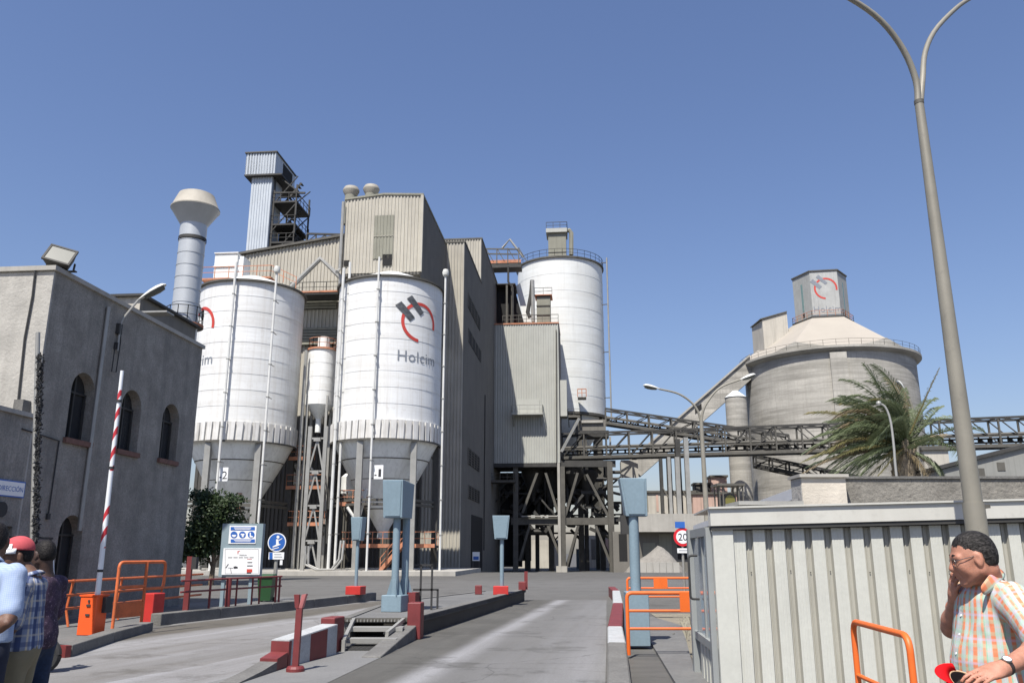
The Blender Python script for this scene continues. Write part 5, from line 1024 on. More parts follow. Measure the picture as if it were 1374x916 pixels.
# striped wall left of the steps
w0, w1 = gz(386, 895), gz(451, 878)
sw_ = T("striped_barrier_wall", "low red and white striped concrete wall beside the steps", "barrier wall", (w0.x, w0.y, 0))
d_ = (w1 - w0); ln = d_.length; d_.normalize(); n_ = Vector((-d_.y, d_.x, 0)); k_ = [(0, .05, 'red'), (.05, .42, 'stripew'), (.42, .78, 'red'), (.78, 1.0, 'stripew')]
for a, b, m_ in k_:
    mb = MB(); A = w0 + d_ * ln * a; B = w0 + d_ * ln * b; za, zb = .37 + .1 * a, .37 + .1 * b
    mb.hexa([A, B, B + n_ * .3, A + n_ * .3] + [v + Vector((0, 0, z)) for v, z in ((A, za), (B, zb), (B + n_ * .3, zb), (A + n_ * .3, za))]); mb.build("painted_block", m_, sw_)
    mb = MB(); mb.hexa([v + Vector((0, 0, z)) for v, z in ((A - n_ * .004, za + .001), (B - n_ * .004, zb + .001), (B + n_ * .3, zb + .001), (A + n_ * .3, za + .001), (A, za + .02), (B, zb + .02), (B + n_ * .29, zb + .02), (A + n_ * .29, za + .02))]); mb.build("top_edge", 'stripew', sw_)
e0 = gz(300, 925); mb = MB(); pts = [w0 - d_ * .02, w0.lerp(e0, .2), w0.lerp(e0, .45), w0.lerp(e0, .8)]
for i, (zA, zB, m_) in enumerate(((.22, .17, 'red'), (.13, .07, 'kerb'), (.07, .02, 'kerb'))):
    A, B = pts[i], pts[i + 1]; mb = MB(); o_ = n_ * .28; mb.hexa([A, B, B + o_, A + o_, A + ZV * zA, B + ZV * zB, B + o_ + ZV * zB, A + o_ + ZV * zA]); mb.build("broken_end", m_, sw_)
def red_block(label, c, sz, rot, m='red'):
    o = MB().box((c[0], c[1], c[2] + sz[2] / 2), sz, rot).build("marker_block", m); bv = o.modifiers.new("bevel", 'BEVEL'); bv.width = .02; bv.segments = 2
    tag(o, label, "marker block", "red painted marker blocks on the kerbs"); return o
q = w1 + d_ * .3; red_block("large dark red block at the end of the striped wall, left of the steps", (q.x - .24, q.y + .12, 0), (.26, .45, .58), -.2)
q = gz(560, 843, .2); red_block("tall red block at the front right corner of the platform", (-1.93, 17.45, .0), (.27, .34, .70), -.1)
q = gz(642, 797, ZP); red_block("small red block at the far left corner of the platform, left of the far display", (q.x, q.y, ZP), (.22, .2, .28), 0)
red_block("far right red block with a short stub at the end of the platform", (.36, 30.6, ZP), (.26, .3, .3), 0)
tag(MB().box((.5, 30.9, ZP + .33), (.12, .12, .62)).build("marker_stub", 'red'), "short red stub post at the far right end of the platform", "post")
kerb_run("ramped_kerb", "sloping concrete kerb running down from the platform corner beside the steps", [(-1.86, 17.7), (-2.0, 16.0), (-2.13, 14.3)], .32, .2, -1, zs=(.3, .03), seg=3)
st_ = T("striped_lane_wall", "low red and white painted wall along the right side of the right lane", "barrier wall", (2.0, 17, 0))
ws = [(.98, 9.2), (1.44, 13.2), (1.75, 16.0), (2.72, 23.4), (3.6, 31.0), (3.85, 34.5)]; mm = ['kerb', 'stripew', 'red', 'stripew', 'red']
for i in range(5):
    mb = MB(); mb.strip([ws[i], ws[i + 1]], .27, -.05, .36 if i else [.2, .36], -1); o = mb.build("painted_block", mm[i], st_); bv = o.modifiers.new("bevel", 'BEVEL'); bv.width = .02
# ------------------------------------------------------------------ displays on posts
def display(label, c, zb, z0, z1, fw, dp, rot, posts, base, pr=.085, taper=.8, base_m='blue', left_only=False, fall=0.0):
    c = Vector((c[0], c[1], zb)); t = T("traffic_display", label, "display", c, rot, "blue-grey weighbridge displays on posts")
    x = Vector((math.cos(rot), math.sin(rot), 0)); y = Vector((-math.sin(rot), math.cos(rot), 0))
    def q(u, v, z): return Vector((c.x, c.y, 0)) + x * u + y * v + ZV * z
    h = fw / 2; l0 = -h + (fw * (1 - taper) if left_only else h * (1 - taper)); r0 = h if left_only else h * taper
    mb = MB(); mb.hexa([q(l0, -dp * .42, z0), q(r0, -dp * .42, z0), q(r0, dp * .42, z0), q(l0, dp * .42, z0), q(-h, -dp / 2, z1), q(h, -dp / 2, z1), q(h, dp / 2, z1 - fall), q(-h, dp / 2, z1 - fall)])
    o = mb.build("housing", 'blue', t); bv = o.modifiers.new("bevel", 'BEVEL'); bv.width = .012; bv.segments = 2
    mb = MB(); mb.hexa([q(l0 + .05, -dp * .42 - .02, z0 + .04), q(r0 - .05, -dp * .42 - .02, z0 + .04), q(r0 - .05, -dp * .42 + .01, z0 + .04), q(l0 + .05, -dp * .42 + .01, z0 + .04), q(-h + .04, -dp / 2 - .015, z1 - .04), q(h - .04, -dp / 2 - .015, z1 - .04), q(h - .04, -dp / 2 + .02, z1 - .04), q(-h + .04, -dp / 2 + .02, z1 - .04)]); mb.build("front_plate", 'blue', t)
    for u, v in posts:
        MB().tube([q(u, v, zb + base[2]), q(u, v, z0 + .01)], pr, 14).build("post", 'blue', t)
        if pr > .08 and base[2] < .5:
            mb = MB()
            for g in range(4): a = g * math.pi / 2 + .6; e = x * math.cos(a) + y * math.sin(a); o_ = q(u, v, 0); s_ = e.cross(ZV) * .012; mb.extr([o_ + e * pr * .9 + ZV * (zb + base[2]), o_ + e * (pr + .1) + ZV * (zb + base[2]), o_ + e * pr * .9 + ZV * (zb + base[2] + .38)], s_)
            mb.build("gusset", 'blue', t)
    mb = MB(); mb.hexa([q(u * base[0] / 2, v * base[1] / 2, z) for z in (zb, zb + base[2]) for u, v in ((-1, -1), (1, -1), (1, 1), (-1, 1))]); o = mb.build("base_box", base_m, t); bv = o.modifiers.new("bevel", 'BEVEL'); bv.width = .012
    return t
q = at(527, 698, 19.3); c0 = gz(521, 821, ZP); z0, z1 = at(517, 694, 19.2).z, at(517, 643, 19.2).z
display("tall blue-grey display on two thick posts at the front of the platform", (c0.x + .1, c0.y + .3), ZP, z0, z1, .50, .8, -R(13), [(.03, -.12), (.12, .28)], (.47, .5, .36), .085, .92, fall=.05)
tag(MB().box((c0.x + .42, c0.y + .62, ZP + .2), (.32, .3, .4), -R(13)).build("junction_cabinet", 'red'), "dark red box just behind the tall blue display's base", "cabinet")
fr = T("cable_stand", "small black steel frame standing behind the tall blue display", "frame", (c0.x + .8, c0.y + .9, ZP))
mb = MB()
for x in (.62, .88, 1.02): mb.bar((c0.x + x, c0.y + .8, ZP), (c0.x + x, c0.y + .8, ZP + (1.0 if x < 1 else .45)), .045)
mb.bar((c0.x + .45, c0.y + .8, ZP + 1.0), (c0.x + .9, c0.y + .8, ZP + 1.0), .045); mb.bar((c0.x + .45, c0.y + .8, ZP + .45), (c0.x + 1.04, c0.y + .8, ZP + .45), .045); mb.build("frame", 'cable', fr)
c0 = gz(477, 797, .27); display("small blue-grey display on the red block at the end of the left kerb", (c0.x, c0.y), .27, at(478, 725, c0.y).z, at(478, 693.5, c0.y).z, .44, .4, -R(13), [(0, 0)], (.55, .5, .28), .06, .74, 'redb')
c0 = gz(672, 797, ZP); display("small blue-grey display on a red base at the far end of the platform", (c0.x, c0.y), ZP, at(672, 723, c0.y).z, at(672, 691.5, c0.y).z, .56, .35, R(0), [(.03, 0)], (.48, .5, .26), .065, .74, 'redb')
c0 = gz(858, 867, .05); display("blue-grey display on a tall box base right of the right lane", (c0.x, c0.y + .2), .05, at(850, 692, c0.y).z, at(850, 640.5, c0.y).z, .5, .3, 0, [(.0, 0)], (.41, .36, .93), .095, .8, 'blue', True)
mb = MB(); mb.box((c0.x - .16, c0.y + .25, at(850, 703, c0.y).z), (.14, .16, .34)); tag(mb.build("cable_box", 'steeld'), "small dark box hanging under the right-hand blue display", "box")
# ------------------------------------------------------------------ barrier, rails, bollards, signs, bin
b0 = at(121, 852, 17.4); bx_ = T("barrier_gate", "raised red and white barrier arm rising from an orange cabinet", "barrier", (b0.x, 17.4, .12), -R(12))
def stripe_mat():
    m = bpy.data.materials.new("barrier_stripes"); m.use_nodes = True; n = m.node_tree; N = n.nodes; K = n.links; b = N["Principled BSDF"]; b.inputs["Roughness"].default_value = .45
    g = N.new("ShaderNodeNewGeometry"); sp = N.new("ShaderNodeSeparateXYZ"); K.new(g.outputs["Position"], sp.inputs[0])
    def mt(op, a, c):
        x = N.new("ShaderNodeMath"); x.operation = op
        for i, v in enumerate((a, c)):
            if isinstance(v, (int, float)): x.inputs[i].default_value = v
            else: K.new(v, x.inputs[i])
        return x.outputs[0]
    s = mt('ADD', sp.outputs["Z"], mt('MULTIPLY', sp.outputs["X"], -2.2)); band = mt('LESS_THAN', mt('FRACT', mt('DIVIDE', s, .42), 0), .42)
    zr_ = mt('MAXIMUM', mt('MULTIPLY', mt('GREATER_THAN', sp.outputs["Z"], 1.75), mt('LESS_THAN', sp.outputs["Z"], 2.65)), mt('MULTIPLY', mt('GREATER_THAN', sp.outputs["Z"], 3.3), mt('LESS_THAN', sp.outputs["Z"], 5.0)))
    mx = N.new("ShaderNodeMix"); mx.data_type = 'RGBA'; mx.inputs[6].default_value = (.72, .74, .75, 1); mx.inputs[7].default_value = (.5, .03, .04, 1); K.new(mt('MULTIPLY', band, zr_), mx.inputs[0]); K.new(mx.outputs[2], b.inputs["Base Color"]); return m
M['bstripe'] = stripe_mat()
xr_ = Vector((math.cos(-R(12)), math.sin(-R(12)), 0)); 
cbt = at(121, 797, 17.4).z; o = MB().box((b0.x, 17.4, (cbt + .1) / 2 - .02), (.38, .34, cbt - .1), -R(12)).build("cabinet", 'orangeb', bx_); bv = o.modifiers.new("bevel", 'BEVEL'); bv.width = .015
MB().box((b0.x, 17.4, cbt - .015), (.41, .37, .03), -R(12)).build("lid", 'orangeb', bx_)
for z in (.12, .2, .38): MB().box(Vector((b0.x, 17.4, cbt - z)) - Vector((math.sin(R(12)), math.cos(R(12)), 0)) * .183 + xr_ * .02, (.09 if z > .15 else .04, .012, .04 if z > .15 else .05), -R(12)).build("lock_plate", 'steeld', bx_)
tp = at(162, 498, 17.35); bt = Vector((b0.x + .10, 17.3, cbt - .1)); tp = Vector((bt.x - .04, 17.3, tp.z))
MB().tube([bt, tp], [.055, .036], 14).build("arm", 'bstripe', bx_)
for f in (.12, .56, .86): q = bt.lerp(tp, f); MB().tube([q - ZV * .025, q + ZV * .025], .056, 14).build("arm_band", 'cable', bx_)
mb = MB(); mb.box((b0.x + .24, 17.45, cbt - .2), (.1, .2, .3), -R(12)); mb.build("hinge", 'cable', bx_)
def pipe_frame(name, label, paths, r, m, cat="railing", plates=(), group=None):
    p0 = paths[0][0]; t = T(name, label, cat, (p0[0], p0[1], 0), 0, group)
    for p in paths: MB().tube(p, r, 10).build("rail" if abs(p[0][2] - p[-1][2]) < .25 else "post", m, t)
    for poly, off in plates: MB().extr(poly, off).build("plate", m, t)
    return t
def rnd_corner(pts, r=.12, n=5):
    out = [Vector(pts[0])]
    for a, b, c in zip(pts[:-2], pts[1:-1], pts[2:]):
        a, b, c = Vector(a), Vector(b), Vector(c); p = b + (a - b).normalized() * r; q = b + (c - b).normalized() * r
        for k in range(n + 1): t = k / n; out.append(p.lerp(b, t).lerp(b.lerp(q, t), t))
    out.append(Vector(pts[-1])); return out
g0 = at(151, 840, 18.6); zt_ = at(160, 754, 18.6).z; x1 = at(193, 800, 19.4).x; x2 = at(220, 780, 20.0).x; zm = at(190, 790, 19.2).z
pipe_frame("orange_gate_frame", "orange tubular gate frame with a bottom plate next to the barrier cabinet", [rnd_corner([(g0.x, 18.6, .1), (g0.x, 18.6, zt_), (x2, 20.0, zt_), (x2, 20.0, zm), (x1, 19.4, zm)]), [(x1, 19.4, .15), (x1, 19.4, zt_)], [(g0.x, 18.6, zm + .06), (x1, 19.4, zm + .06)]], .035, 'orangeo', "gate", [([(g0.x, 18.6, .3), (x1, 19.4, .3), (x1, 19.4, .6), (g0.x, 18.6, .6)], (.01, -.02, 0))])
wa, wz = pa(79, 835, A0 + 1.3), None
wr = T("orange_wall_railing", "orange railing of three bars along the foot of the stucco wall", "railing", P(A0 + 1.3, wa.y, 0), -PHI)
y0_, y1_ = pa(79, 800, A0 + 1.3).y, pa(250, 790, A0 + 1.3).y
for py in (778, 797, 815): z = pa(82, py + 2, A0 + 1.3).z; MB().tube([P(A0 + 1.3, y0_, z), P(A0 + 1.3, y1_ + 1, z)], .03, 8).build("rail", 'orangeo', wr)
ztp = pa(82, 778, A0 + 1.3).z
for f in (0.0, .08, .42, .78): MB().tube([P(A0 + 1.3, y0_ + (y1_ - y0_) * f, 0.02), P(A0 + 1.3 - .1 * (f > .05), y0_ + (y1_ - y0_) * f, .4), P(A0 + 1.3, y0_ + (y1_ - y0_) * f, ztp)], .03, 8).build("post", 'orangeo', wr)
c0 = gz(198, 838); red_block("bright red ribbed block at the end of the orange gate frame", (c0.x, c0.y + .2, 0), (.33, .4, .72), -.3, 'redb')
c0 = gz(249, 818, .27); pst = T("red_post", "dark red post at the far corner of the stucco building", "post", (c0.x, c0.y, .2)); bar(pst, "post", (c0.x, c0.y, .2), (c0.x, c0.y, at(248, 746, c0.y).z), .13, 'red', .1)
MB().box((c0.x + .12, c0.y + .02, at(248, 755, c0.y).z), (.12, .16, .3)).build("card_reader", 'cable', pst)
kr = T("kerb_railing", "rust-red railing on top of the long left kerb in front of the safety board", "railing", (-10, 26, .27)); kpt = [Vector((p[0] - .15, p[1], .27)) for p in kp]
def onk(px): 
    best = None
    for a, b in zip(kpt[:-1], kpt[1:]):
        for k in range(41):
            q = a.lerp(b, k / 40); u = 687 + FPX * q.x / (q.y * CT + (q.z - CAMZ) * ST)
            if best is None or abs(u - px) < best[0]: best = (abs(u - px), q)
    return best[1]
A, B = onk(240), onk(376); 
for dz in (.72, .45): MB().tube([A + ZV * dz, onk(300) + ZV * dz, B + ZV * dz], .025, 8).build("rail", 'red', kr)
for px, r_ in ((280, .03), (304, .07), (316, .025), (337, .025), (347, .025), (368, .03), (373, .03)): q = onk(px); MB().tube([q, q + ZV * .74], r_, 10).build("post", 'red', kr)
c0 = gz(396, 901); bo = T("flared_bollard", "thin red bollard with a flared top and round foot on the apron", "bollard", c0); zt_ = at(397, 797, c0.y).z; zm = at(397, 815, c0.y).z
o = bar(bo, "shaft", c0, Vector((c0.x + .01, c0.y, zm)), .085, 'red'); MB().lathe(c0, [(.13, 0), (.13, .05), (.11, .08), (0, .085)], 20, smooth=False).build("foot", 'red', bo)
M['pinkr'] = mat("sunbleached_red", (.50, .17, .16), .6)
MB().extr([c0 + Vector((-.05, -.04, zm)), c0 + Vector((.005, -.05, zm)), c0 + Vector((.005, -.06, zt_)), c0 + Vector((-.075, -.05, zt_))], (0, .08, 0)).build("flared_plate", 'red', bo)
MB().extr([c0 + Vector((.007, -.05, zm)), c0 + Vector((.05, -.03, zm)), c0 + Vector((.10, -.03, zt_ + .01)), c0 + Vector((.04, -.05, zt_))], (.01, .08, 0)).build("bleached_plate", 'pinkr', bo)
# safety board
c0 = gz(326, 816); YB = c0.y - .3; bl_, br_ = at(296, 735, YB).x, at(351, 735, YB).x; zt_, zb_ = at(325, 702, YB).z, at(325, 773, YB).z
sbd = T("safety_board", "blue-grey safety board with pictograms above a white notice panel", "sign board", (c0.x, YB, 0))
MB().box(((bl_ + br_) / 2, YB + .12, (zt_ + zb_) / 2), (br_ - bl_, .24, zt_ - zb_)).build("board", 'blued', sbd)
for x in (bl_ + .12, br_ - .3): bar(sbd, "leg", (x, YB + .15, 0), (x, YB + .15, zb_), .1, 'blued')
def panel(x0, x1, y0, y1, name, m, parent, off=.02, Y=None):
    Y = Y or YB; a, b = at(x0, y0, Y), at(x1, y1, Y); return MB().box(((a.x + b.x) / 2, Y - off / 2, (a.z + b.z) / 2), (abs(b.x - a.x), off, abs(a.z - b.z))).build(name, m, parent)
p_ = panel(308.5, 343, 705, 729, "pictogram_panel", 'swhite', sbd)
def flat(name, m, parent, polys, Y):
    mb = MB()
    for pl_ in polys: mb.add([at(x, y, Y) for x, y in pl_], [tuple(range(len(pl_)))])
    return mb.build(name, m, parent)
rect = lambda x0, y0, x1, y1: [(x0, y0), (x1, y0), (x1, y1), (x0, y1)]
disc = lambda x, y, r, n=20, a0=0, a1=6.2832: [(x + math.cos(a0 + (a1 - a0) * k / n) * r, y + math.sin(a0 + (a1 - a0) * k / n) * r) for k in range(n + (a1 - a0 < 6.2))]
Y2 = YB - .025; Y3 = YB - .029; Y4 = YB - .033
flat("print", 'sblue', p_, [rect(309.5, 706.5, 342, 711), rect(309.5, 723, 342, 727.5)] + [disc(x, 717, 4.6) for x in (314, 325.3, 337)], Y2)
flat("print", 'swhite', p_, [rect(314, 707.3, 337, 708.2), rect(315, 709, 336, 709.8), rect(314, 724, 337, 724.8), rect(315.5, 725.7, 336, 726.4), disc(314, 717, 3, 12, 0, 3.14), rect(323, 715.5, 328, 717.5), rect(324.5, 717.5, 327, 720), [(335, 714), (336.6, 714), (336.6, 718), (339.5, 719), (339.5, 720.4), (335, 720.4)]], Y3)
p_ = panel(300.5, 348.5, 735, 770.5, "notice_panel", 'swhite', sbd, .03); Y2, Y3 = YB - .034, YB - .038
flat("print", 'ink', p_, [rect(302, 736.3, 347, 736.6), rect(302, 769, 347, 769.3), rect(302, 736.3, 302.3, 769), rect(346.7, 736.3, 347, 769)] + [rect(306 + k * 7.2, 747.2, 306 + k * 7.2 + 5.6, 747.9) for k in range(5)] + [rect(332, 753.6, 338.5, 754.7), rect(331.5, 758, 339, 759.3), [(313, 760), (316, 759), (319, 760), (319, 762), (314, 762.5)], rect(331, 767.5, 337, 768.6), [(302.5, 761), (306, 756), (307, 756.5), (303.2, 762)], [(306, 761), (313, 761.5), (313, 762), (306, 761.6)], [(309, 762), (309.6, 762), (310.8, 768.5), (310, 768.5)]], Y2)
flat("print", 'logor', p_, [rect(331, 763, 338.5, 767.3), [(318.5, 739), (322, 738.4), (322.2, 739), (320, 739.6), (319.6, 743), (319, 743)], rect(331.5, 749.2, 338, 749.8)], Y2)
a = at(321.5, 745.4, Y2); b = at(331, 745.4, Y2); mb = MB(); put_text(mb, "Holcim", b.x - a.x, lambda u, v: a + Vector((u, 0, v))); mb.build("lettering", 'ink', p_)
# round sign
YR = 31.0; c0 = at(371.5, 727, YR); rs_ = T("round_sign", "round blue mandatory sign with a seated belted figure above a small white plate", "sign", (c0.x, YR, 0)); rad = 12.3 / FPX * (YR * CT)
MB().tube([c0 + Vector((0, .0, 0)), c0 + Vector((0, .04, 0))], rad, 32).build("disc", 'swhite', rs_); MB().tube([c0 + Vector((0, -.006, 0)), c0 + Vector((0, -.001, 0))], rad * .9, 32).build("blue_face", 'sblue', rs_)
flat("print", 'swhite', rs_, [disc(373, 720, 2, 12), [(370.5, 723), (373.5, 723), (374, 729), (377, 730), (371, 732.5), (366, 734), (365.5, 732.8), (370.4, 730.2)], [(374, 724), (378.5, 721.5), (378.8, 722.3), (374, 725.3)], [(364.5, 736), (374, 733.6), (374.3, 734.5), (365, 737)]], YR - .012)
pn_ = panel(361, 381, 740.5, 750, "plate", 'swhite', rs_, .03, YR); flat("print", 'sblue', pn_, [rect(361.3, 740.8, 365.8, 749.8)], YR - .034); flat("print", 'inkg', pn_, [rect(368, 743, 377.5, 743.8), rect(368, 746.3, 378.5, 747.1)], YR - .034)
MB().tube([(c0.x, YR + .08, 0), (c0.x, YR + .08, c0.z + .1)], .07, 12).build("post", 'galv', rs_); panel(376, 379, 751, 757.5, "tag", 'swhite', rs_, .03, YR)
YN = 29.5; c0 = gz(354, 808); bi = T("wheelie_bin", "dark green litter bin on the kerb behind the red railing", "bin", (c0.x, c0.y, 0)); cz = Vector((c0.x, c0.y + .2, 0))
mb = MB(); mb.hexa([cz + Vector(v) for v in ((-.2, -.2, .06), (.2, -.2, .06), (.2, .22, .06), (-.2, .22, .06), (-.26, -.26, .84), (.26, -.26, .84), (.26, .28, .84), (-.26, .28, .84))]); mb.build("body", 'bin', bi)
mb = MB(); mb.hexa([cz + Vector(v) for v in ((-.29, -.3, .85), (.29, -.3, .85), (.29, .3, .85), (-.29, .3, .85), (-.24, -.2, .93), (.24, -.2, .93), (.24, .28, .95), (-.24, .28, .95))]); mb.build("lid", 'bin', bi)
for s_ in (-.22, .22): MB().tube([cz + Vector((s_ - .03, .24, .08)), cz + Vector((s_ + .03, .24, .08))], .09, 14).build("wheel", 'rubber', bi)
# speed sign
YV = 29; c0 = at(916, 720, YV); vs_ = T("speed_limit_sign", "round red and white 20 speed limit sign by the hut door", "sign", (c0.x + .1, YV, 0)); rad = 12.2 / FPX * YV * CT
MB().tube([c0, c0 + Vector((0, .03, 0))], rad, 32).build("disc", 'sred', vs_); MB().tube([c0 + Vector((0, -.006, 0)), c0 + Vector((0, -.001, 0))], rad * .72, 32).build("face", 'swhite', vs_)
mb = MB(); put_text(mb, "20", rad * 1.0, lambda u, v: c0 + Vector((u - rad * .5, -.012, v - rad * .36)), height=rad * .75); mb.build("number", 'ink', vs_)
panel(905.5, 919, 699.5, 708, "blue_plate", 'sblue', vs_, .02, YV); p_ = panel(908.5, 924, 735, 741.5, "lower_plate", 'swhite', vs_, .02, YV); flat("print", 'inkg', p_, [rect(911, 737.6, 922, 738.6)], YV - .023)
q = at(921, 742, YV + .06); MB().tube([(q.x - .12, YV + .06, 0), (q.x - .12, YV + .06, c0.z + .5)], .045, 10).build("post", 'galv', vs_)
# orange guard rails on the right
def guard(label, xl, xr, yt, Yg, zs, px0, px1, m='orange'):
    a, b = at(xl, yt, Yg), at(xr, yt, Yg); t = T("guard_rail", label, "guard rail", (a.x, Yg, .05), 0, "orange guard rails beside the hut")
    MB().tube(rnd_corner([(a.x, Yg, .05), (a.x, Yg, zs[0]), (b.x, Yg, zs[0])], .09), .032, 10).build("frame", m, t)
    for z in zs[1:]: MB().tube([(a.x, Yg, z), (b.x, Yg, z)], .022, 8).build("rail", m, t)
    MB().tube([(b.x, Yg, .05), (b.x, Yg, zs[0])], .03, 8).build("post", m, t)
    c, d = at(px0, yt, Yg), at(px1, yt, Yg); o = MB().box(((c.x + d.x) / 2, Yg - .035, (zs[0] + zs[1]) / 2), (d.x - c.x, .012, zs[0] - zs[1] + .03)).build("plate", m, t); return t
guard("near orange guard rail with a square plate between the lane wall and hut", 841, 966, 794, 14.3, [at(843, 795, 14.3).z, at(843, 819, 14.3).z, at(843, 843, 14.3).z], 911, 948)
guard("smaller far orange guard rail beyond the blue display's post", 841.5, 926, 776, 22.6, [at(850, 775, 22.6).z, at(850, 788.5, 22.6).z, at(850, 800, 22.6).z], 876.5, 895)
a, b = at(1142, 832, 6.2), at(1215, 850, 5.8)
fgx = T("orange_hoop", "close orange tubular hoop rail in front of the ribbed hut wall", "guard rail", (a.x, 6.1, 0))
a, b = at(1144, 833, 6.3), at(1219, 852, 5.2); c = at(1147, 905, 6.3); MB().tube(rnd_corner([(a.x, 6.3, 0), (a.x, 6.3, a.z), (b.x, 5.2, a.z - .0), (b.x, 5.2, 0)], .1, 7), .021, 14).build("frame", 'orange', fgx); MB().tube([(a.x, 6.3, c.z), (b.x, 5.2, c.z)], .015, 12).build("rail", 'orange', fgx)
# ------------------------------------------------------------------ ribbed hut
YH = 10.6; xh0 = at(960, 800, YH).x; XH1 = 8.4; zl0, zlr = at(960, 683, YH).z, at(1374, 672, YH).z; slp = (zlr - zl0) / (at(1374, 672, YH).x - xh0); fz = .205
hu = T("ribbed_hut", "pale ribbed metal gate hut with a glazed side door at the right", "hut", (xh0 + 2, YH + 1.4, 0))
zt_h = lambda x: zl0 + slp * (x - xh0)
mb = MB(); mb.hexa([Vector((x, y, zt_h(x) - (fz if k == 0 else 0))) for k in (0, 1) for x, y in ((xh0 - .03, YH - .1), (XH1, YH - .1), (XH1, YH + .02), (xh0 - .03, YH + .02))]); mb.build("fascia", 'hutt', hu)
mb = MB(); mb.hexa([Vector((x, y, zt_h(x) + d_)) for d_ in (.002, .025) for x, y in ((xh0 - .05, YH - .13), (XH1, YH - .13), (XH1, YH + 1.92), (xh0 + .2, YH + 1.92))]); mb.build("roof", 'hutt', hu)
mb = MB(); mb.hexa([Vector((x, y, zt_h(x) - fz - d_)) for d_ in (.05, .004) for x, y in ((xh0 - .02, YH - .085), (XH1, YH - .085), (XH1, YH + .02), (xh0 - .02, YH + .02))]); mb.build("drip_edge", 'steeld', hu)
mb = MB(); mb.box((xh0 + .125, YH - .02, .98), (.25, .06, 1.96)); mb.build("corner_post", 'hut', hu)
rp_ = MB(); rw, gw = .147, .098; zz0, zz1 = .05, 1.95
prof = [(0, 0), (rw, 0), (rw + .012, .055), (rw + .036, .055), (rw + .041, .045), (rw + .052, .045), (rw + .057, .055), (rw + .086, .055), (rw + .098, 0)]
fine = [(0, 0)] + [(rw * f, d) for f, d in ((.2, 0), (.22, .003), (.26, 0), (.46, 0), (.48, .003), (.52, 0), (.72, 0), (.74, .003), (.78, 0))] + prof[1:]
for x, d in fine: rp_.v += [Vector((x, d, zz0)), Vector((x, d, zz1 + .4))]
for i in range(len(fine) - 1): rp_.f.append([2 * i, 2 * i + 2, 2 * i + 3, 2 * i + 1]); rp_.mi.append(1 if i >= len(fine) - 8 else 0); rp_.sm.append(False)
rp_.v.append(Vector((0, 0, 0)))
rp_.v.pop(); me = raw(rp_, "wall_panel", ['hut', 'hutd']); n = int((XH1 - xh0 - .27) / .245)
for k in range(n): inst(hu, "wall_panel", me, Matrix.Translation((xh0 + .265 + k * .245, YH, 0)) @ Matrix.Diagonal((1, 1, (zt_h(xh0 + .265 + k * .245) - fz - .06) / (zz1 + .4), 1)))
sc_ = raw(MB().tube([(0, 0, 0), (0, -.005, 0)], .008, 8), "screw", ['steeld'])
for k in range(n):
    if k % 2 == 0 or k in (3, 9): inst(hu, "screw", sc_, Matrix.Translation((xh0 + .265 + k * .245 + .155 + .05, YH + .043, 1.42 + .01 * (k % 3))))
ez = Vector((math.sin(PHI), math.cos(PHI), 0)); hc = Vector((xh0, YH + .03, 0)); en = Vector((-math.cos(PHI), math.sin(PHI), 0))
def hb_(u0, u1, z0, z1, d0=0, d1=.07): return MB().hexa([hc + ez * u + en * d + ZV * z for z in (z0, z1) for u, d in ((u0, d1), (u1, d1), (u1, d0), (u0, d0))])
hb_(.0, .12, 0, 1.96).build("door_post", 'frame', hu); hb_(1.67, 1.85, 0, 1.98, 0, .1).build("door_post", 'frame', hu); hb_(.12, 1.67, 1.86, 1.97).build("door_rail", 'frame', hu); hb_(.12, 1.67, .5, .6).build("door_rail", 'frame', hu); hb_(.62, .69, .6, 1.86, 0, .05).build("mullion", 'frame', hu)
hb_(.12, 1.67, .6, 1.86, .02, .03).build("pane", 'paneg', hu)
for k in range(4): hb_(.2 + k * .3, .2 + k * .3 + .2, .02, .5, .0, .045).build("lower_panel", 'hut', hu)
hb_(.1, 1.67, .0, .52, -.02, .01).build("lower_backing", 'hutd', hu)
MB().tube(rnd_corner([hc + ez * 1.1 + en * .05 + ZV * 1.62, hc + ez * 1.1 + en * .17 + ZV * 1.62, hc + ez * 1.1 + en * .17 + ZV * 1.05, hc + ez * 1.1 + en * .05 + ZV * 1.05], .05), .016, 8).build("handle", 'cable', hu)
mb = MB(); mb.hexa([Vector((xh0 + .3, YH + .1, 0)), Vector((XH1, YH + .1, 0)), Vector((XH1, YH + 1.85, 0)), Vector((xh0 + .5, YH + 1.85, 0))] + [Vector((x, y, zt_h(x) - .02)) for x, y in ((xh0 + .3, YH + .1), (XH1, YH + .1), (XH1, YH + 1.85), (xh0 + .5, YH + 1.85))]); mb.build("core", 'roofm', hu)
a, b = at(985, 681, YH + .5), at(1070, 679, YH + .5); tag(MB().box(((a.x + b.x) / 2, YH + .6, (a.z + b.z) / 2 + .04), (b.x - a.x, .7, .05)).build("roof_sheet", 'galv'), "thin loose sheet lying on the hut roof", "sheet")
YQ = 12.0; a, b = at(962, 651, YQ), at(998, 651, YQ); zq = at(980, 679, YQ).z; hv = T("roof_hood", "small arched yellowish hood under a thin metal canopy on the hut roof", "vent hood", ((a.x + b.x) / 2, YQ, zq))
for x in (a.x + .03, a.x + .08, b.x - .08, b.x - .02):
    for y in (YQ, YQ + .3): bar(hv, "leg", (x, y, zq - .15), (x, y, a.z), .018, 'steel')
MB().box(((a.x + b.x) / 2, YQ + .15, a.z + .012), (b.x - a.x + .02, .4, .03)).build("canopy", 'steel', hv)
M['hoody'] = mat("dull_yellow_glass", (.13, .12, .03), .3)
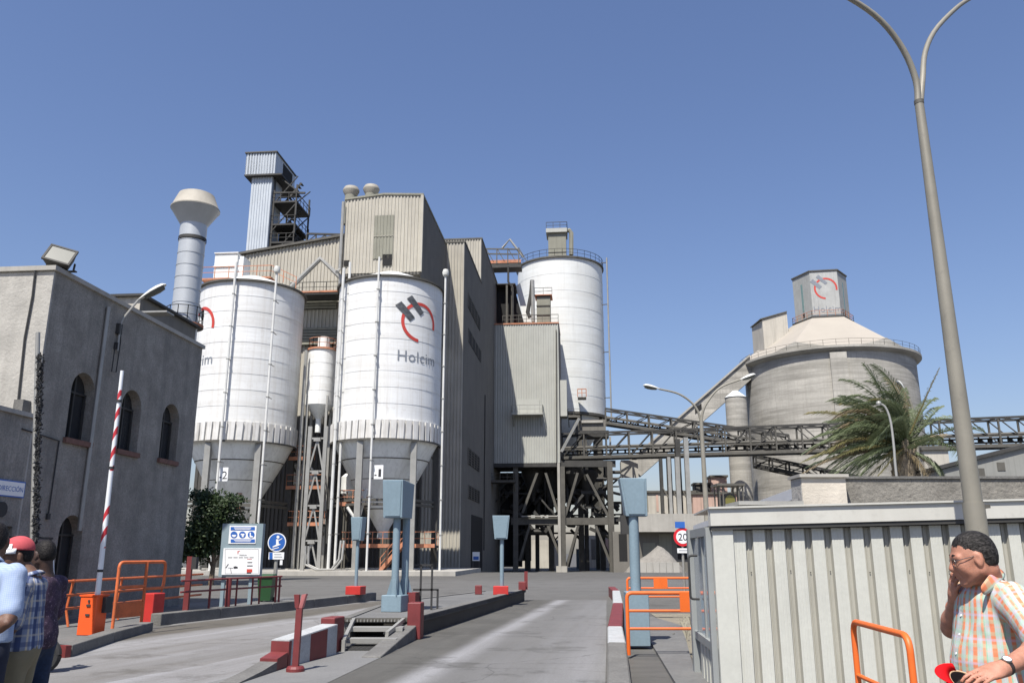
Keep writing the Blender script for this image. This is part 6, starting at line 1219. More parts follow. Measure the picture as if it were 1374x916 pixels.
q0, q1 = at(973, 677, YQ), at(988.5, 660.5, YQ); lp = [(x, z) for x, z in arch_loop(q0.x, q1.x, zq - .15, q1.z)]; MB().extr([Vector((x, YQ + .05, z)) for x, z in lp], (0, .25, 0)).build("hood", 'steeld', hv)
lp = [(x, z) for x, z in arch_loop(q0.x + .02, q1.x - .02, zq - .1, q1.z - .03)]; MB().extr([Vector((x, YQ + .044, z)) for x, z in lp], (0, .004, 0)).build("glass", 'hoody', hv)
# gatehouse behind the hut
gh_ = T("gatehouse", "low gatehouse with rough-cast parapet and a long pale eave behind the hut", "building", (7, 16, 0))
p0, p1 = at(1130, 642, 13.7), at(1374, 641, 13.7)
MB().box(((p0.x + 14) / 2, 13.7 + .15, p0.z / 2), (14 - p0.x, .3, p0.z)).build("parapet_wall", 'rough', gh_); MB().box(((p0.x + 14) / 2, 13.7 + .15, p0.z + .02), (14 - p0.x, .36, .04)).build("coping", 'kerb', gh_)
c0, c1 = at(1075, 640, 13.5), at(1134, 640, 13.5); MB().box(((c0.x + c1.x) / 2, 13.5 + .25, c0.z / 2), (c1.x - c0.x, .5, c0.z)).build("pillar", 'ochre', gh_); MB().box(((c0.x + c1.x) / 2, 13.5 + .25, c0.z + .025), (c1.x - c0.x + .08, .6, .05)).build("pillar_cap", 'concl', gh_)
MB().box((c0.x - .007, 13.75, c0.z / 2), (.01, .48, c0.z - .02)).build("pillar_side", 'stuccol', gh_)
e0, e1 = at(1076, 647, 14.3), at(930, 706, 36); e0.z = e1.z = (e0.z + e1.z) / 2
dv = (e1 - e0); dv.z = 0; dv.normalize(); rv = Vector((dv.y, -dv.x, 0)); A = e0 - dv * .2; B = e1
MB().hexa([A + ZV * -.2, A + rv * .1 - ZV * .2, B + rv * .1 - ZV * .2, B - ZV * .2, A, A + rv * .1, B + rv * .1, B]).build("eave_board", 'swhite', gh_)
Ar = A + dv * 1.0; MB().hexa([A + rv * .1 - ZV * .16, Ar + rv * 6 - ZV * .16, B + rv * 6 - ZV * .16, B + rv * .1 - ZV * .16, A + rv * .1 - ZV * .02, Ar + rv * 6 + ZV * .0, B + rv * 6 + ZV * .0, B + rv * .1 - ZV * .02]).build("roof", 'roofm', gh_)
A2, B2 = A + rv * 1.3 + dv * .5, B + rv * 1.3 - dv * .2; A2.z = B2.z = 0; h_ = e0.z - .17
MB().hexa([A2, A2 + rv * 4, B2 + rv * 4, B2, A2 + ZV * h_, A2 + rv * 4 + ZV * h_, B2 + rv * 4 + ZV * h_, B2 + ZV * h_]).build("wall", 'ivory', gh_)
for k in range(5): s0 = A2.lerp(B2, .08 + k * .18) - rv * .01; s1_ = A2.lerp(B2, .2 + k * .18) - rv * .01; MB().hexa([s0 + ZV * 1.2, s1_ + ZV * 1.2, s1_ + rv * .03 + ZV * 1.2, s0 + rv * .03 + ZV * 1.2, s0 + ZV * 2.3, s1_ + ZV * 2.3, s1_ + rv * .03 + ZV * 2.3, s0 + rv * .03 + ZV * 2.3]).build("window", 'glassd', gh_)
# ------------------------------------------------------------------ lamp posts
YL = 9.5; q = at(1309, 705, YL); jn = at(1234, 138, YL); lpx = (q.x + jn.x) / 2 - .0
lp_ = T("double_lamp_post", "tall pale double-armed lamp post rising in front of the hut", "lamp post", (lpx, YL, 0))
MB().tube([(lpx, YL, 0), (lpx, YL, at(1310, 672, YL).z - .02)], .115, 20).build("base_tube", 'post', lp_); z_ = at(1310, 672, YL).z
MB().tube([(lpx, YL, z_ - .02), (lpx, YL, (z_ + jn.z) / 2), (lpx, YL, jn.z)], [.1, .078, .054], 20).build("post", 'post', lp_)
MB().tube([(lpx, YL, jn.z - .02), (lpx, YL, jn.z + .03)], .058, 20).build("joint_band", 'steel', lp_); MB().box((lpx + .1, YL - .02, z_ - .06), (.1, .1, .04)).build("clamp", 'steel', lp_)
def arm(parent, pts, r0, r1, m='post', head=True, hs=(.75, .17)):
    n = len(pts); out = []
    for i in range(24 + 1):
        t = i / 24 * (n - 1); k = min(int(t), n - 2); f = t - k; p = [pts[max(k - 1, 0)], pts[k], pts[k + 1], pts[min(k + 2, n - 1)]]; p = [Vector(x) for x in p]
        out.append(.5 * ((2 * p[1]) + (p[2] - p[0]) * f + (2 * p[0] - 5 * p[1] + 4 * p[2] - p[3]) * f * f + (3 * p[1] - p[0] - 3 * p[2] + p[3]) * f ** 3))
    MB().tube(out, [r0 + (r1 - r0) * i / 24 for i in range(25)], 14).build("arm", m, parent)
    if head: d_ = (out[-1] - out[-2]).normalized(); lamp_head(parent, out[-1] - d_ * .05, out[-1] + d_ * hs[0], hs[1])
L0 = Vector((lpx, YL, jn.z))
def AP(px, py, dy): return at(px, py, YL + dy)
arm(lp_, [L0 + Vector((-.012, 0, 0)), AP(1229, 108, 0), AP(1212, 67, -.05), AP(1182, 28, -.12), AP(1140, -2, -.2), AP(1080, -30, -.32), AP(1010, -45, -.45)], .042, .03, hs=(.7, .16))
arm(lp_, [L0 + Vector((.02, 0, 0)), AP(1238, 106, .1), AP(1241, 72, .35), AP(1254, 42, .6), AP(1280, 14, .85), AP(1302, -2, 1.05), AP(1345, -25, 1.4), AP(1395, -40, 1.7)], .038, .028, hs=(.7, .16))
YS = 32; fk = at(941, 566, YS); q = at(946.5, 690, YS); px_ = (fk.x + q.x) / 2 + .02
l2 = T("far_double_lamp", "slender double-headed street lamp standing beyond the hut", "street lamp", (px_, YS, 0)); MB().tube([(px_, YS, 0), (px_, YS, fk.z)], [.12, .075], 14).build("post", 'post', l2)
F0 = Vector((px_, YS, fk.z - .1)); arm(l2, [F0, at(937, 553, YS), at(928, 540, YS), at(910, 528, YS), at(884, 521.5, YS)], .05, .035, hs=(.62, .17)); arm(l2, [F0, at(943, 553, YS), at(950, 538, YS), at(966, 520, YS), at(994, 509, YS)], .05, .035, hs=(.62, .17))
YS = 24; a = at(1203, 640, YS); b = at(1192, 565, YS); l3 = T("thin_lamp", "thin white curved lamp pole standing in front of the palm", "street lamp", (a.x, YS, 0))
arm(l3, [(a.x, YS, 0), (a.x, YS, a.z), at(1199.5, 600, YS), at(1195, 565, YS), at(1188, 546, YS), at(1180, 541, YS)], .04, .025, 'galv', False); MB().lathe(at(1179, 541, YS), [(0, .08), (.06, .055), (.075, 0), (.055, -.055), (0, -.07)], 12).build("lamp_globe", 'galv', l3)
YS = 38; a = at(1203, 525, YS); l4 = T("hidden_lamp", "street lamp whose head shows through the palm fronds", "street lamp", (at(1225, 640, YS).x, YS, 0)); a0 = at(1222, 530, YS); arm(l4, [(a0.x, YS, 0), (a0.x, YS, a0.z - 3), (a0.x, YS, a0.z - .6), at(1214, 527, YS)], .1, .05, 'post', True, (.65, .2))
# ------------------------------------------------------------------ palm
YP = 27; pb = at(1216, 640, YP); cr = at(1212, 603, YP); pm_ = T("palm_tree", "wind-blown date palm with fronds streaming left above the rough wall", "palm tree", (pb.x, YP, 0))
MB().tube([(pb.x + .1, YP, 0), (pb.x, YP, pb.z - .5), (pb.x - .05, YP, cr.z - .5), (cr.x, YP, cr.z)], [.4, .33, .36, .3], 16).build("trunk", 'palmbark', pm_)
rnd = random.Random(21)
sk = MB()
for k in range(110):
    a = rnd.uniform(0, 6.28); z = rnd.uniform(-1.5, .1); r = .34 - .08 * z * 0; d = Vector((math.cos(a), math.sin(a), 0)); p = Vector((cr.x, YP, cr.z + z)) + d * .3; sk.hexa([p + v for v in ((d.cross(ZV) * -.06), d.cross(ZV) * .06, d.cross(ZV) * .06 + d * .08, d.cross(ZV) * -.06 + d * .08)] + [p + v + ZV * .22 for v in ((d.cross(ZV) * -.03) + d * .08, d.cross(ZV) * .03 + d * .08, d.cross(ZV) * .03 + d * .14, d.cross(ZV) * -.03 + d * .14)])
sk.build("leaf_scar", 'palmbark', pm_, kind="stuff")
def frond(p0, d0, ln, wind, grav, m, lw=.5, n=34, droop=.42):
    mb = MB(); p = Vector(p0); d = Vector(d0).normalized(); pts = [p.copy()]; ds = [d.copy()]
    for i in range(n):
        t = i / n; d = (d + (wind * (.25 + t) + Vector((0, 0, -1)) * grav * (.2 + t)) / n).normalized(); p = p + d * ln / n; pts.append(p.copy()); ds.append(d.copy())
    mb.tube(pts[::3] + [pts[-1]], [.035 * (1 - .85 * i / (len(pts[::3]))) for i in range(len(pts[::3]) + 1)], 5, False)
    for i in range(3, n + 1):
        t = i / n; s = ds[i].cross(ZV); s = s.normalized() if s.length > .15 else Vector((0, 1, 0)); u = s.cross(ds[i]).normalized(); l = lw * (math.sin(math.pi * min(t * .86 + .1, 1)) ** .55) * rnd.uniform(.8, 1.15)
        for sd in (-1, 1):
            for h in (0, .5):
                b = pts[i] + ds[i] * (ln / n) * h; e = (s * sd * .75 + ds[i] * .8 + u * .32 + wind * .16 + Vector((rnd.uniform(-.12, .12), rnd.uniform(-.12, .12), rnd.uniform(-.15, .1)))).normalized(); tip = b + e * l + Vector((0, 0, -droop * l)) + wind * .06; mid = b + e * l * .5; w_ = ds[i] * .011 + u * .005
                mb.add([b - w_, b + w_, mid + w_ * 1.2, tip, mid - w_ * 1.2], [(0, 1, 2, 4), (4, 2, 3)])
    return mb.build("frond", m, pm_)
top = Vector((cr.x, YP, cr.z)); W = Vector((-1.5, 0, 0))
for k in range(70):                                     # windward mass streaming left
    az = rnd.uniform(0, 6.28); el = rnd.uniform(-.1, 1.35); d = Vector((math.cos(az) * math.cos(el) * .7 - .35, math.sin(az) * math.cos(el) * .8, math.sin(el))); frond(top + Vector((rnd.uniform(-.15, .15), rnd.uniform(-.15, .15), rnd.uniform(-.15, .15))), d, rnd.uniform(2.3, 3.3), W * rnd.uniform(.5, 1.15), rnd.uniform(1.0, 2.6), rnd.choice(['frond'] * 6 + ['frondy', 'frondd']))
for d, ln, wd, gr, m in (((-.25, -.15, 1), 3.0, -.45, .3, 'frond'), ((-.1, .2, 1), 3.0, -.3, .2, 'frond'), ((.45, -.1, .9), 2.9, .25, -.4, 'frondy'), ((.3, .3, 1), 2.3, -.1, .2, 'frond'), ((-.5, -.3, .8), 2.9, -1.0, .8, 'frond'), ((-.75, -.2, .62), 2.9, -.8, 1.2, 'frond'), ((-.9, -.4, .3), 3.1, -.5, 1.3, 'frondy'), ((-.8, -.5, .05), 3.1, -.4, .7, 'frondy'), ((-.9, .1, .0), 3.3, -.3, .9, 'frondd'), ((.9, -.1, .4), 1.4, .1, .3, 'frondd'), ((.75, -.2, -.3), 1.6, -.2, 1.9, 'frond'), ((.5, -.4, -.2), 1.6, -.4, 2.2, 'frond'), ((-.4, -.5, -.2), 1.7, -.3, 2.2, 'frondd'), ((.2, -.6, -.3), 1.5, -.2, 2.0, 'frondd'), ((.55, .2, .3), 1.7, -.1, .8, 'frondy')):
    frond(top, d, ln, Vector((wd, 0, 0)), gr, m, .42)
# ------------------------------------------------------------------ people
from mathutils import noise as mnoise
V3 = lambda *a: np.array(a, dtype=np.float64)
class Sdf:
    def __init__(s): s.p = []
    def cone(s, a, b, ra, rb=None, k=.03, g='b', op='+'): s.p.append(('c', np.array(a, float), np.array(b, float), ra, ra if rb is None else rb, k, g, op)); return s
    def ell(s, c, r, M3=None, k=.03, g='b', op='+'): s.p.append(('e', np.array(c, float), np.array(r, float), np.eye(3) if M3 is None else M3, None, k, g, op)); return s
    def cut(s, c, n, k=.004): s.p.append(('h', np.array(c, float), np.array(n, float) / np.linalg.norm(n), 0, 0, k, 'h', '^')); return s   # keeps the side against n
    @staticmethod
    def dist(p, X):
        if p[0] == 'c':
            a, b = p[1], p[2]; ba = b - a; q = X - a; t = np.clip((q @ ba) / max(ba @ ba, 1e-9), 0, 1); return np.linalg.norm(q - t[..., None] * ba, axis=-1) - (p[3] + (p[4] - p[3]) * t)
        if p[0] == 'e':
            q = (X - p[1]) @ p[3]; k0 = np.linalg.norm(q / p[2], axis=-1); k1 = np.linalg.norm(q / p[2] ** 2, axis=-1); return k0 * (k0 - 1) / np.maximum(k1, 1e-9)
        return (X - p[1]) @ p[2]
    def box(s, p):
        if p[0] == 'c': m = max(p[3], p[4]) + .07; return np.minimum(p[1], p[2]) - m, np.maximum(p[1], p[2]) + m
        m = np.abs(p[3]) @ p[2] + .07; return p[1] - m, p[1] + m
    def mesh(s, res):
        pos = [p for p in s.p if p[7] == '+']; lo = np.min([s.box(p)[0] for p in pos], axis=0); hi = np.max([s.box(p)[1] for p in pos], axis=0)
        n = np.ceil((hi - lo) / res).astype(int) + 1; ax = [lo[i] + np.arange(n[i]) * res for i in range(3)]; F = np.full(n, .065, dtype=np.float64)
        for p in s.p:
            if p[0] == 'h':
                X = np.stack(np.meshgrid(*ax, indexing='ij'), -1); d = s.dist(p, X); h = np.maximum(p[5] - np.abs(F - d), 0) / p[5]; F = np.maximum(F, d) + h * h * p[5] / 4; continue
            b0, b1 = s.box(p); i0 = np.clip(np.floor((b0 - lo) / res).astype(int), 0, n - 1); i1 = np.clip(np.ceil((b1 - lo) / res).astype(int) + 1, 0, n)
            sl = tuple(slice(i0[i], i1[i]) for i in range(3)); X = np.stack(np.meshgrid(*[ax[i][sl[i]] for i in range(3)], indexing='ij'), -1)
            if X.size == 0: continue
            d = s.dist(p, X); f = F[sl]; k = p[5]
            if p[7] == '+': h = np.maximum(k - np.abs(f - d), 0) / k; F[sl] = np.minimum(np.minimum(f, d) - h * h * k / 4, .065)
            else: d = -d; h = np.maximum(k - np.abs(f - d), 0) / k; F[sl] = np.maximum(f, d) + h * h * k / 4
        return surface_nets(F, lo, res)
    def nearest(s, X, groups):
        best = None
        for i, g in enumerate(groups):
            d = np.min([s.dist(p, X) for p in s.p if p[6] == g], axis=0); best = (d, np.full(len(X), i)) if best is None else (np.minimum(best[0], d), np.where(d < best[0], i, best[1]))
        return best[1]
def surface_nets(F, lo, res):
    S = F < 0; n = np.array(F.shape); cs = np.zeros(n - 1, int); acc = np.zeros((*(n - 1), 3)); cnt = np.zeros(n - 1)
    cor = [(i, j, k) for i in (0, 1) for j in (0, 1) for k in (0, 1)]
    sl = lambda c: tuple(slice(c[i], n[i] - 1 + c[i]) for i in range(3))
    for a in cor:
        for ax in range(3):
            if a[ax] == 0:
                b = list(a); b[ax] = 1; fa, fb = F[sl(a)], F[sl(b)]; m = (fa < 0) != (fb < 0); t = np.where(m, fa / np.where(m, fa - fb, 1), 0)
                for d in range(3): acc[..., d] += np.where(m, a[d] + (t if d == ax else 0), 0)
                cnt += m
    act = cnt > 0; idx = np.full(n - 1, -1); idx[act] = np.arange(act.sum()); ij = np.argwhere(act); V = lo + (ij + acc[act] / cnt[act][:, None]) * res
    quads = []
    for ax in range(3):
        u, v = (ax + 1) % 3, (ax + 2) % 3; a = [slice(1, n[i] - 1) for i in range(3)]; a[ax] = slice(0, n[ax] - 1); b = list(a); b[ax] = slice(1, n[ax])
        sa, sb = S[tuple(a)], S[tuple(b)]; m = np.argwhere(sa != sb); off = np.array([1, 1, 1]); off[ax] = 0; m0 = m + off
        flip = sa[tuple(m.T)]
        def g(du, dv): q = m0.copy(); q[:, u] += du; q[:, v] += dv; return idx[tuple(q.T)]
        q = np.stack([g(-1, -1), g(0, -1), g(0, 0), g(-1, 0)], 1); q[~flip] = q[~flip][:, ::-1]; quads.append(q)
    Q = np.concatenate(quads); Q = Q[(Q >= 0).all(1)]; return V, Q
def np_obj(name, V, Q, m, parent=None, attr=None, smooth_it=0):
    if smooth_it:
        V = V.copy(); e = np.concatenate([Q[:, [0, 1]], Q[:, [1, 2]], Q[:, [2, 3]], Q[:, [3, 0]]]); e = np.concatenate([e, e[:, ::-1]])
        deg = np.bincount(e[:, 0], minlength=len(V)).astype(float); deg[deg == 0] = 1
        for _ in range(smooth_it):
            A = np.stack([np.bincount(e[:, 0], weights=V[e[:, 1], d], minlength=len(V)) for d in range(3)], 1) / deg[:, None]; V = V * .5 + A * .5
    W = V
    if parent is not None:
        inv = np.array(root_inv(parent)); W = V @ inv[:3, :3].T + inv[:3, 3]
    me = bpy.data.meshes.new(name); me.vertices.add(len(W)); me.vertices.foreach_set("co", W.astype(np.float32).ravel()); me.loops.add(Q.size); me.loops.foreach_set("vertex_index", Q.astype(np.int32).ravel())
    me.polygons.add(len(Q)); me.polygons.foreach_set("loop_start", np.arange(0, Q.size, 4, dtype=np.int32)); me.polygons.foreach_set("loop_total", np.full(len(Q), 4, dtype=np.int32)); me.update(calc_edges=True)
    me.polygons.foreach_set("use_smooth", np.ones(len(Q), bool)); me.materials.append(M[m] if isinstance(m, str) else m)
    if attr is not None: a = me.attributes.new("cloth", 'FLOAT_VECTOR', 'POINT'); a.data.foreach_set("vector", attr.astype(np.float32).ravel())
    return new_obj(name, me, parent)
def wrinkle(V, Q, amp, sc, seed=0, crease=True):
    N = np.zeros_like(V); f = np.cross(V[Q[:, 2]] - V[Q[:, 0]], V[Q[:, 3]] - V[Q[:, 1]])
    for i in range(4): np.add.at(N, Q[:, i], f)
    N /= np.maximum(np.linalg.norm(N, axis=1), 1e-9)[:, None]; out = V.copy(); o = Vector((seed * 3.1, seed * 1.7, 0))
    for i in range(len(V)):
        p = Vector((V[i][0] * sc[0], V[i][1] * sc[1], V[i][2] * sc[2])) + o; n1 = mnoise.noise(p); n2 = mnoise.noise(p * 2.3 + Vector((5, 1, 2))); out[i] += N[i] * amp * ((.35 - abs(n1) * 1.6 if crease else n1) + .4 * n2)
    return out
def skin_mat(name, c1, c2, red=(.5, .16, .1)):
    m = mat(name, c1, .55, 0, .16, 22.0, fine=.12, bump=.2, bscale=260, spots=.25, spot_col=tuple(x * y for x, y in zip(c1, (1.0, .6, .5)))); b = m.node_tree.nodes["Principled BSDF"]; b.inputs["Subsurface Weight"].default_value = .12; b.inputs["Subsurface Radius"].default_value = (.012, .005, .003); b.inputs["Subsurface Scale"].default_value = 1.0; return m
M['skin'] = skin_mat("tanned_skin", (.43, .20, .13), None); M['skind'] = skin_mat("brown_skin", (.13, .065, .04), None); M['skindd'] = skin_mat("dark_brown_skin", (.055, .03, .022), None)
def hair_mat(name, c, c2):
    m = bpy.data.materials.new(name); m.use_nodes = True; n = m.node_tree; N = n.nodes; K = n.links; b = N["Principled BSDF"]; b.inputs["Roughness"].default_value = .6; b.inputs["Specular IOR Level"].default_value = .2
    g = N.new("ShaderNodeNewGeometry"); mp = N.new("ShaderNodeMapping"); mp.inputs["Scale"].default_value = (60, 200, 110); mp.inputs["Rotation"].default_value = (0, .5, .3); K.new(g.outputs["Position"], mp.inputs[0])
    t = N.new("ShaderNodeTexNoise"); t.inputs["Scale"].default_value = 1.0; t.inputs["Detail"].default_value = 4; K.new(mp.outputs[0], t.inputs["Vector"])
    r = N.new("ShaderNodeValToRGB"); r.color_ramp.elements[0].position = .42; r.color_ramp.elements[0].color = (*c, 1); r.color_ramp.elements[1].position = .75; r.color_ramp.elements[1].color = (*c2, 1); K.new(t.outputs["Fac"], r.inputs[0]); K.new(r.outputs[0], b.inputs["Base Color"])
    bp = N.new("ShaderNodeBump"); bp.inputs["Strength"].default_value = .9; bp.inputs["Distance"].default_value = .006; K.new(t.outputs["Fac"], bp.inputs["Height"]); K.new(bp.outputs[0], b.inputs["Normal"]); return m
M['hairg'] = hair_mat("greying_dark_hair", (.009, .008, .007), (.055, .05, .047)); M['hairb'] = hair_mat("black_hair", (.006, .005, .005), (.03, .026, .024))
def cloth_mat(name, base, vs, hs, rough=.85, uscale=1.0):   # vs/hs: lists of (period, offset, width, colour, strength)
    m = bpy.data.materials.new(name); m.use_nodes = True; n = m.node_tree; N = n.nodes; K = n.links; b = N["Principled BSDF"]; b.inputs["Roughness"].default_value = rough; b.inputs["Specular IOR Level"].default_value = .2
    a = N.new("ShaderNodeAttribute"); a.attribute_name = "cloth"; sp = N.new("ShaderNodeSeparateXYZ"); K.new(a.outputs["Vector"], sp.inputs[0])
    def mt(op, x, y):
        q = N.new("ShaderNodeMath"); q.operation = op
        for i, v in enumerate((x, y)):
            if isinstance(v, (int, float)): q.inputs[i].default_value = v
            else: K.new(v, q.inputs[i])
        return q.outputs[0]
    col = None
    rgb = N.new("ShaderNodeRGB"); rgb.outputs[0].default_value = (*base, 1); col = rgb.outputs[0]
    for lst, ch in ((vs, "X"), (hs, "Y")):
        for per, off, wd, c, st in lst:
            f = mt('FRACT', mt('ADD', mt('DIVIDE', sp.outputs[ch], per), off), 0); d = mt('ABSOLUTE', mt('SUBTRACT', f, .5), 0)
            r = N.new("ShaderNodeMapRange"); r.inputs[1].default_value = wd / 2 - .02; r.inputs[2].default_value = wd / 2 + .02; r.inputs[3].default_value = st; r.inputs[4].default_value = 0; K.new(d, r.inputs[0])
            x = N.new("ShaderNodeMix"); x.data_type = 'RGBA'; K.new(r.outputs[0], x.inputs[0]); K.new(col, x.inputs[6]); x.inputs[7].default_value = (*c, 1); col = x.outputs[2]
    K.new(col, b.inputs["Base Color"])
    t = N.new("ShaderNodeTexNoise"); t.inputs["Scale"].default_value = 700; t.inputs["Detail"].default_value = 2; bp = N.new("ShaderNodeBump"); bp.inputs["Strength"].default_value = .15; bp.inputs["Distance"].default_value = .002; K.new(t.outputs["Fac"], bp.inputs["Height"]); K.new(bp.outputs[0], b.inputs["Normal"]); return m
M['shirtp'] = cloth_mat("orange_and_mint_plaid", (.42, .45, .42), [(.035, .0, .45, (.20, .42, .28), .8), (.07, .27, .24, (.70, .17, .07), .85), (.07, .77, .15, (.70, .23, .13), .8), (.035, .46, .06, (.5, .46, .62), .5)], [(.05, .2, .32, (.30, .54, .38), .35), (.05, .62, .12, (.78, .30, .2), .2), (.1, .1, .1, (.5, .46, .62), .4)])
M['shirtb'] = cloth_mat("light_blue_check", (.33, .40, .53), [(.013, 0, .35, (.22, .30, .48), .4)], [(.013, 0, .35, (.22, .30, .48), .4)])
M['shirtc'] = cloth_mat("blue_and_cream_plaid", (.22, .25, .33), [(.11, 0, .30, (.04, .06, .14), .9), (.11, .5, .12, (.55, .48, .36), .85), (.11, .25, .06, (.45, .5, .6), .8)], [(.12, .1, .28, (.05, .07, .16), .6), (.12, .6, .12, (.5, .45, .36), .5)])
M['shirtd'] = mat("dark_purple_print", (.04, .022, .045), .85, 0, .5, 12.0, spots=1.0, spot_col=(.3, .22, .28))
M['khaki'] = mat("khaki_cotton", (.20, .17, .105), .9, 0, .1, 10.0); M['jeans'] = mat("dark_denim", (.012, .025, .06), .9, 0, .3, 40.0); M['navy'] = mat("navy_trousers", (.014, .018, .035), .9, 0, .15, 10.0); M['grey_t'] = mat("grey_trousers", (.10, .10, .105), .9, 0, .1, 10.0)
M['shoe'] = mat("dark_leather", (.03, .022, .018), .5); M['belt'] = mat("brown_belt", (.045, .025, .018), .5)
M['gold'] = mat("thin_metal_frame", (.35, .33, .30), .25, .9, .05); M['lensg'] = mat("spectacle_lens", (.30, .32, .31), .05); M['eye'] = mat("eye_white", (.6, .58, .55), .2); M['iris'] = mat("brown_iris", (.05, .025, .012), .2)
M['capr'] = mat("red_cap_cloth", (.62, .008, .012), .9, 0, .08, 20.0, spec=.1); M['capf'] = mat("faded_red_cap", (.45, .07, .08), .85, 0, .12, 20.0); M['tan'] = mat("tan_sweatband", (.55, .38, .22), .8); M['capin'] = mat("cap_lining", (.10, .085, .075), .9); M['strap'] = mat("watch_strap", (.03, .02, .016), .5); M['dial'] = mat("watch_dial", (.75, .76, .76), .2)
def rotm(yaw, pitch=0.0, roll=0.0):                    # columns: forward, left, up
    cy, sy = math.cos(yaw), math.sin(yaw); Rz = np.array([[cy, -sy, 0], [sy, cy, 0], [0, 0, 1]]); cp, sp = math.cos(pitch), math.sin(pitch); Ry = np.array([[cp, 0, sp], [0, 1, 0], [-sp, 0, cp]]); cr_, sr = math.cos(roll), math.sin(roll); Rx = np.array([[1, 0, 0], [0, cr_, -sr], [0, sr, cr_]]); return Rz @ Ry @ Rx
def head_sdf(s, c, Rm, k=1.0):
    P_ = lambda x, y, z: c + Rm @ V3(x, y, z) * k
    def e(x, y, z, rx, ry, rz, kk=.03, op='+'): s.ell(P_(x, y, z), V3(rx, ry, rz) * k, Rm, kk, 'head', op)
    def c_(a, b, ra, rb, kk=.02): s.cone(P_(*a), P_(*b), ra * k, rb * k, kk, 'head')
    e(-.015, 0, .045, .097, .076, .088); e(.022, 0, -.03, .07, .061, .085, .04); e(.0, 0, .0, .09, .068, .07, .03)
    for y in (-1, 1):
        c_((-.0, y * .057, -.055), (.062, y * .018, -.098), .022, .018); e(.062, y * .038, -.022, .028, .026, .028, .025)
        e(.09, y * .032, .012, .014, .017, .012, .018, '-'); e(.074, y * .032, .010, .0145, .016, .0135, .004)
        c_((.086, y * .012, .028), (.072, y * .05, .026), .011, .010, .018); e(.1, y * .012, -.027, .011, .008, .009, .01)
        c_((.084, y * .015, .0), (.07, y * .048, .0), .004, .004, .012); e(-.006, y * .082, .0, .021, .011, .034, .006); e(.001, y * .093, .004, .011, .006, .019, .005, '-'); e(-.003, y * .081, -.028, .010, .008, .011, .006)
        c_((.05, y * .045, -.05), (.055, y * .03, -.075), .016, .014, .025)
    c_((.088, 0, .022), (.113, 0, -.022), .0085, .0125, .012); c_((.085, 0, -.028), (.092, 0, -.05), .018, .014, .02)
    c_((.091, -.02, -.058), (.091, .02, -.058), .0055, .0055, .007); c_((.097, -.01, -.055), (.097, .01, -.055), .006, .006, .007); c_((.089, -.018, -.070), (.089, .018, -.070), .007, .007, .008); c_((.094, -.006, -.069), (.094, .006, -.069), .006, .006, .008)
    e(.075, 0, -.1, .022, .024, .018, .02)
    return P_
def hand_sdf(s, wr, d, nrm, side, curl, k=1.0, spread=.012, g='hand', thumb_up=.5, fl=(1.0, 1.08, 1.0, .82)):   # d: towards the fingers, nrm: palm side, side: towards the thumb
    wr = np.array(wr, float); d = d / np.linalg.norm(d); nrm = nrm - d * (nrm @ d); nrm /= np.linalg.norm(nrm); sd = np.cross(nrm, d) if side > 0 else np.cross(d, nrm)
    kn = wr + d * .092 * k
    s.cone(wr, wr + d * .03 * k, .026 * k, .03 * k, .02, g); M3 = np.stack([d, sd, nrm], 1); s.ell(wr + d * .055 * k, V3(.052, .041, .0165) * k, M3, .018, g); s.ell(wr + d * .04 * k + sd * .022 * k + nrm * .006 * k, V3(.03, .018, .018) * k, M3, .015, g)
    tips = []
    for i in range(4):
        o = (1.5 - i) * .0195 * k; p = kn + sd * o + d * (-.006 * abs(i - 1.2)) * k; a = curl[i] if isinstance(curl, (list, tuple)) else curl; L_ = .043 * fl[i] * k; dd = d + sd * (1.5 - i) * spread * 4; dd /= np.linalg.norm(dd); ang = a * .55
        r = (.0092 if i < 3 else .0082) * k; s.cone(p - dd * .03 * k, p, r * .95, r * 1.02, .008, g)
        for j, (l, f) in enumerate(((L_, 1.0), (L_ * .62, 1.15), (L_ * .5, .8))):
            v = dd * math.cos(ang) + nrm * math.sin(ang); q = p + v * l; s.cone(p, q, r * (1 - .08 * j), r * (.92 - .08 * j), .004, g); p = q; ang += a * f
        tips.append(p)
    t0 = wr + d * .022 * k + sd * .03 * k + nrm * .006 * k; v = d * .75 + sd * (.75) + nrm * thumb_up; v /= np.linalg.norm(v); t1 = t0 + v * .04 * k; v2 = d * .95 + sd * .3 + nrm * (thumb_up * 1.2); v2 /= np.linalg.norm(v2); t2 = t1 + v2 * .03 * k; t3 = t2 + (v2 + d * .2) * .021 * k
    s.cone(t0, t1, .0135 * k, .0115 * k, .014, g); s.cone(t1, t2, .0105 * k, .0098 * k, .005, g); s.cone(t2, t3, .0096 * k, .0078 * k, .004, g); return tips, sd
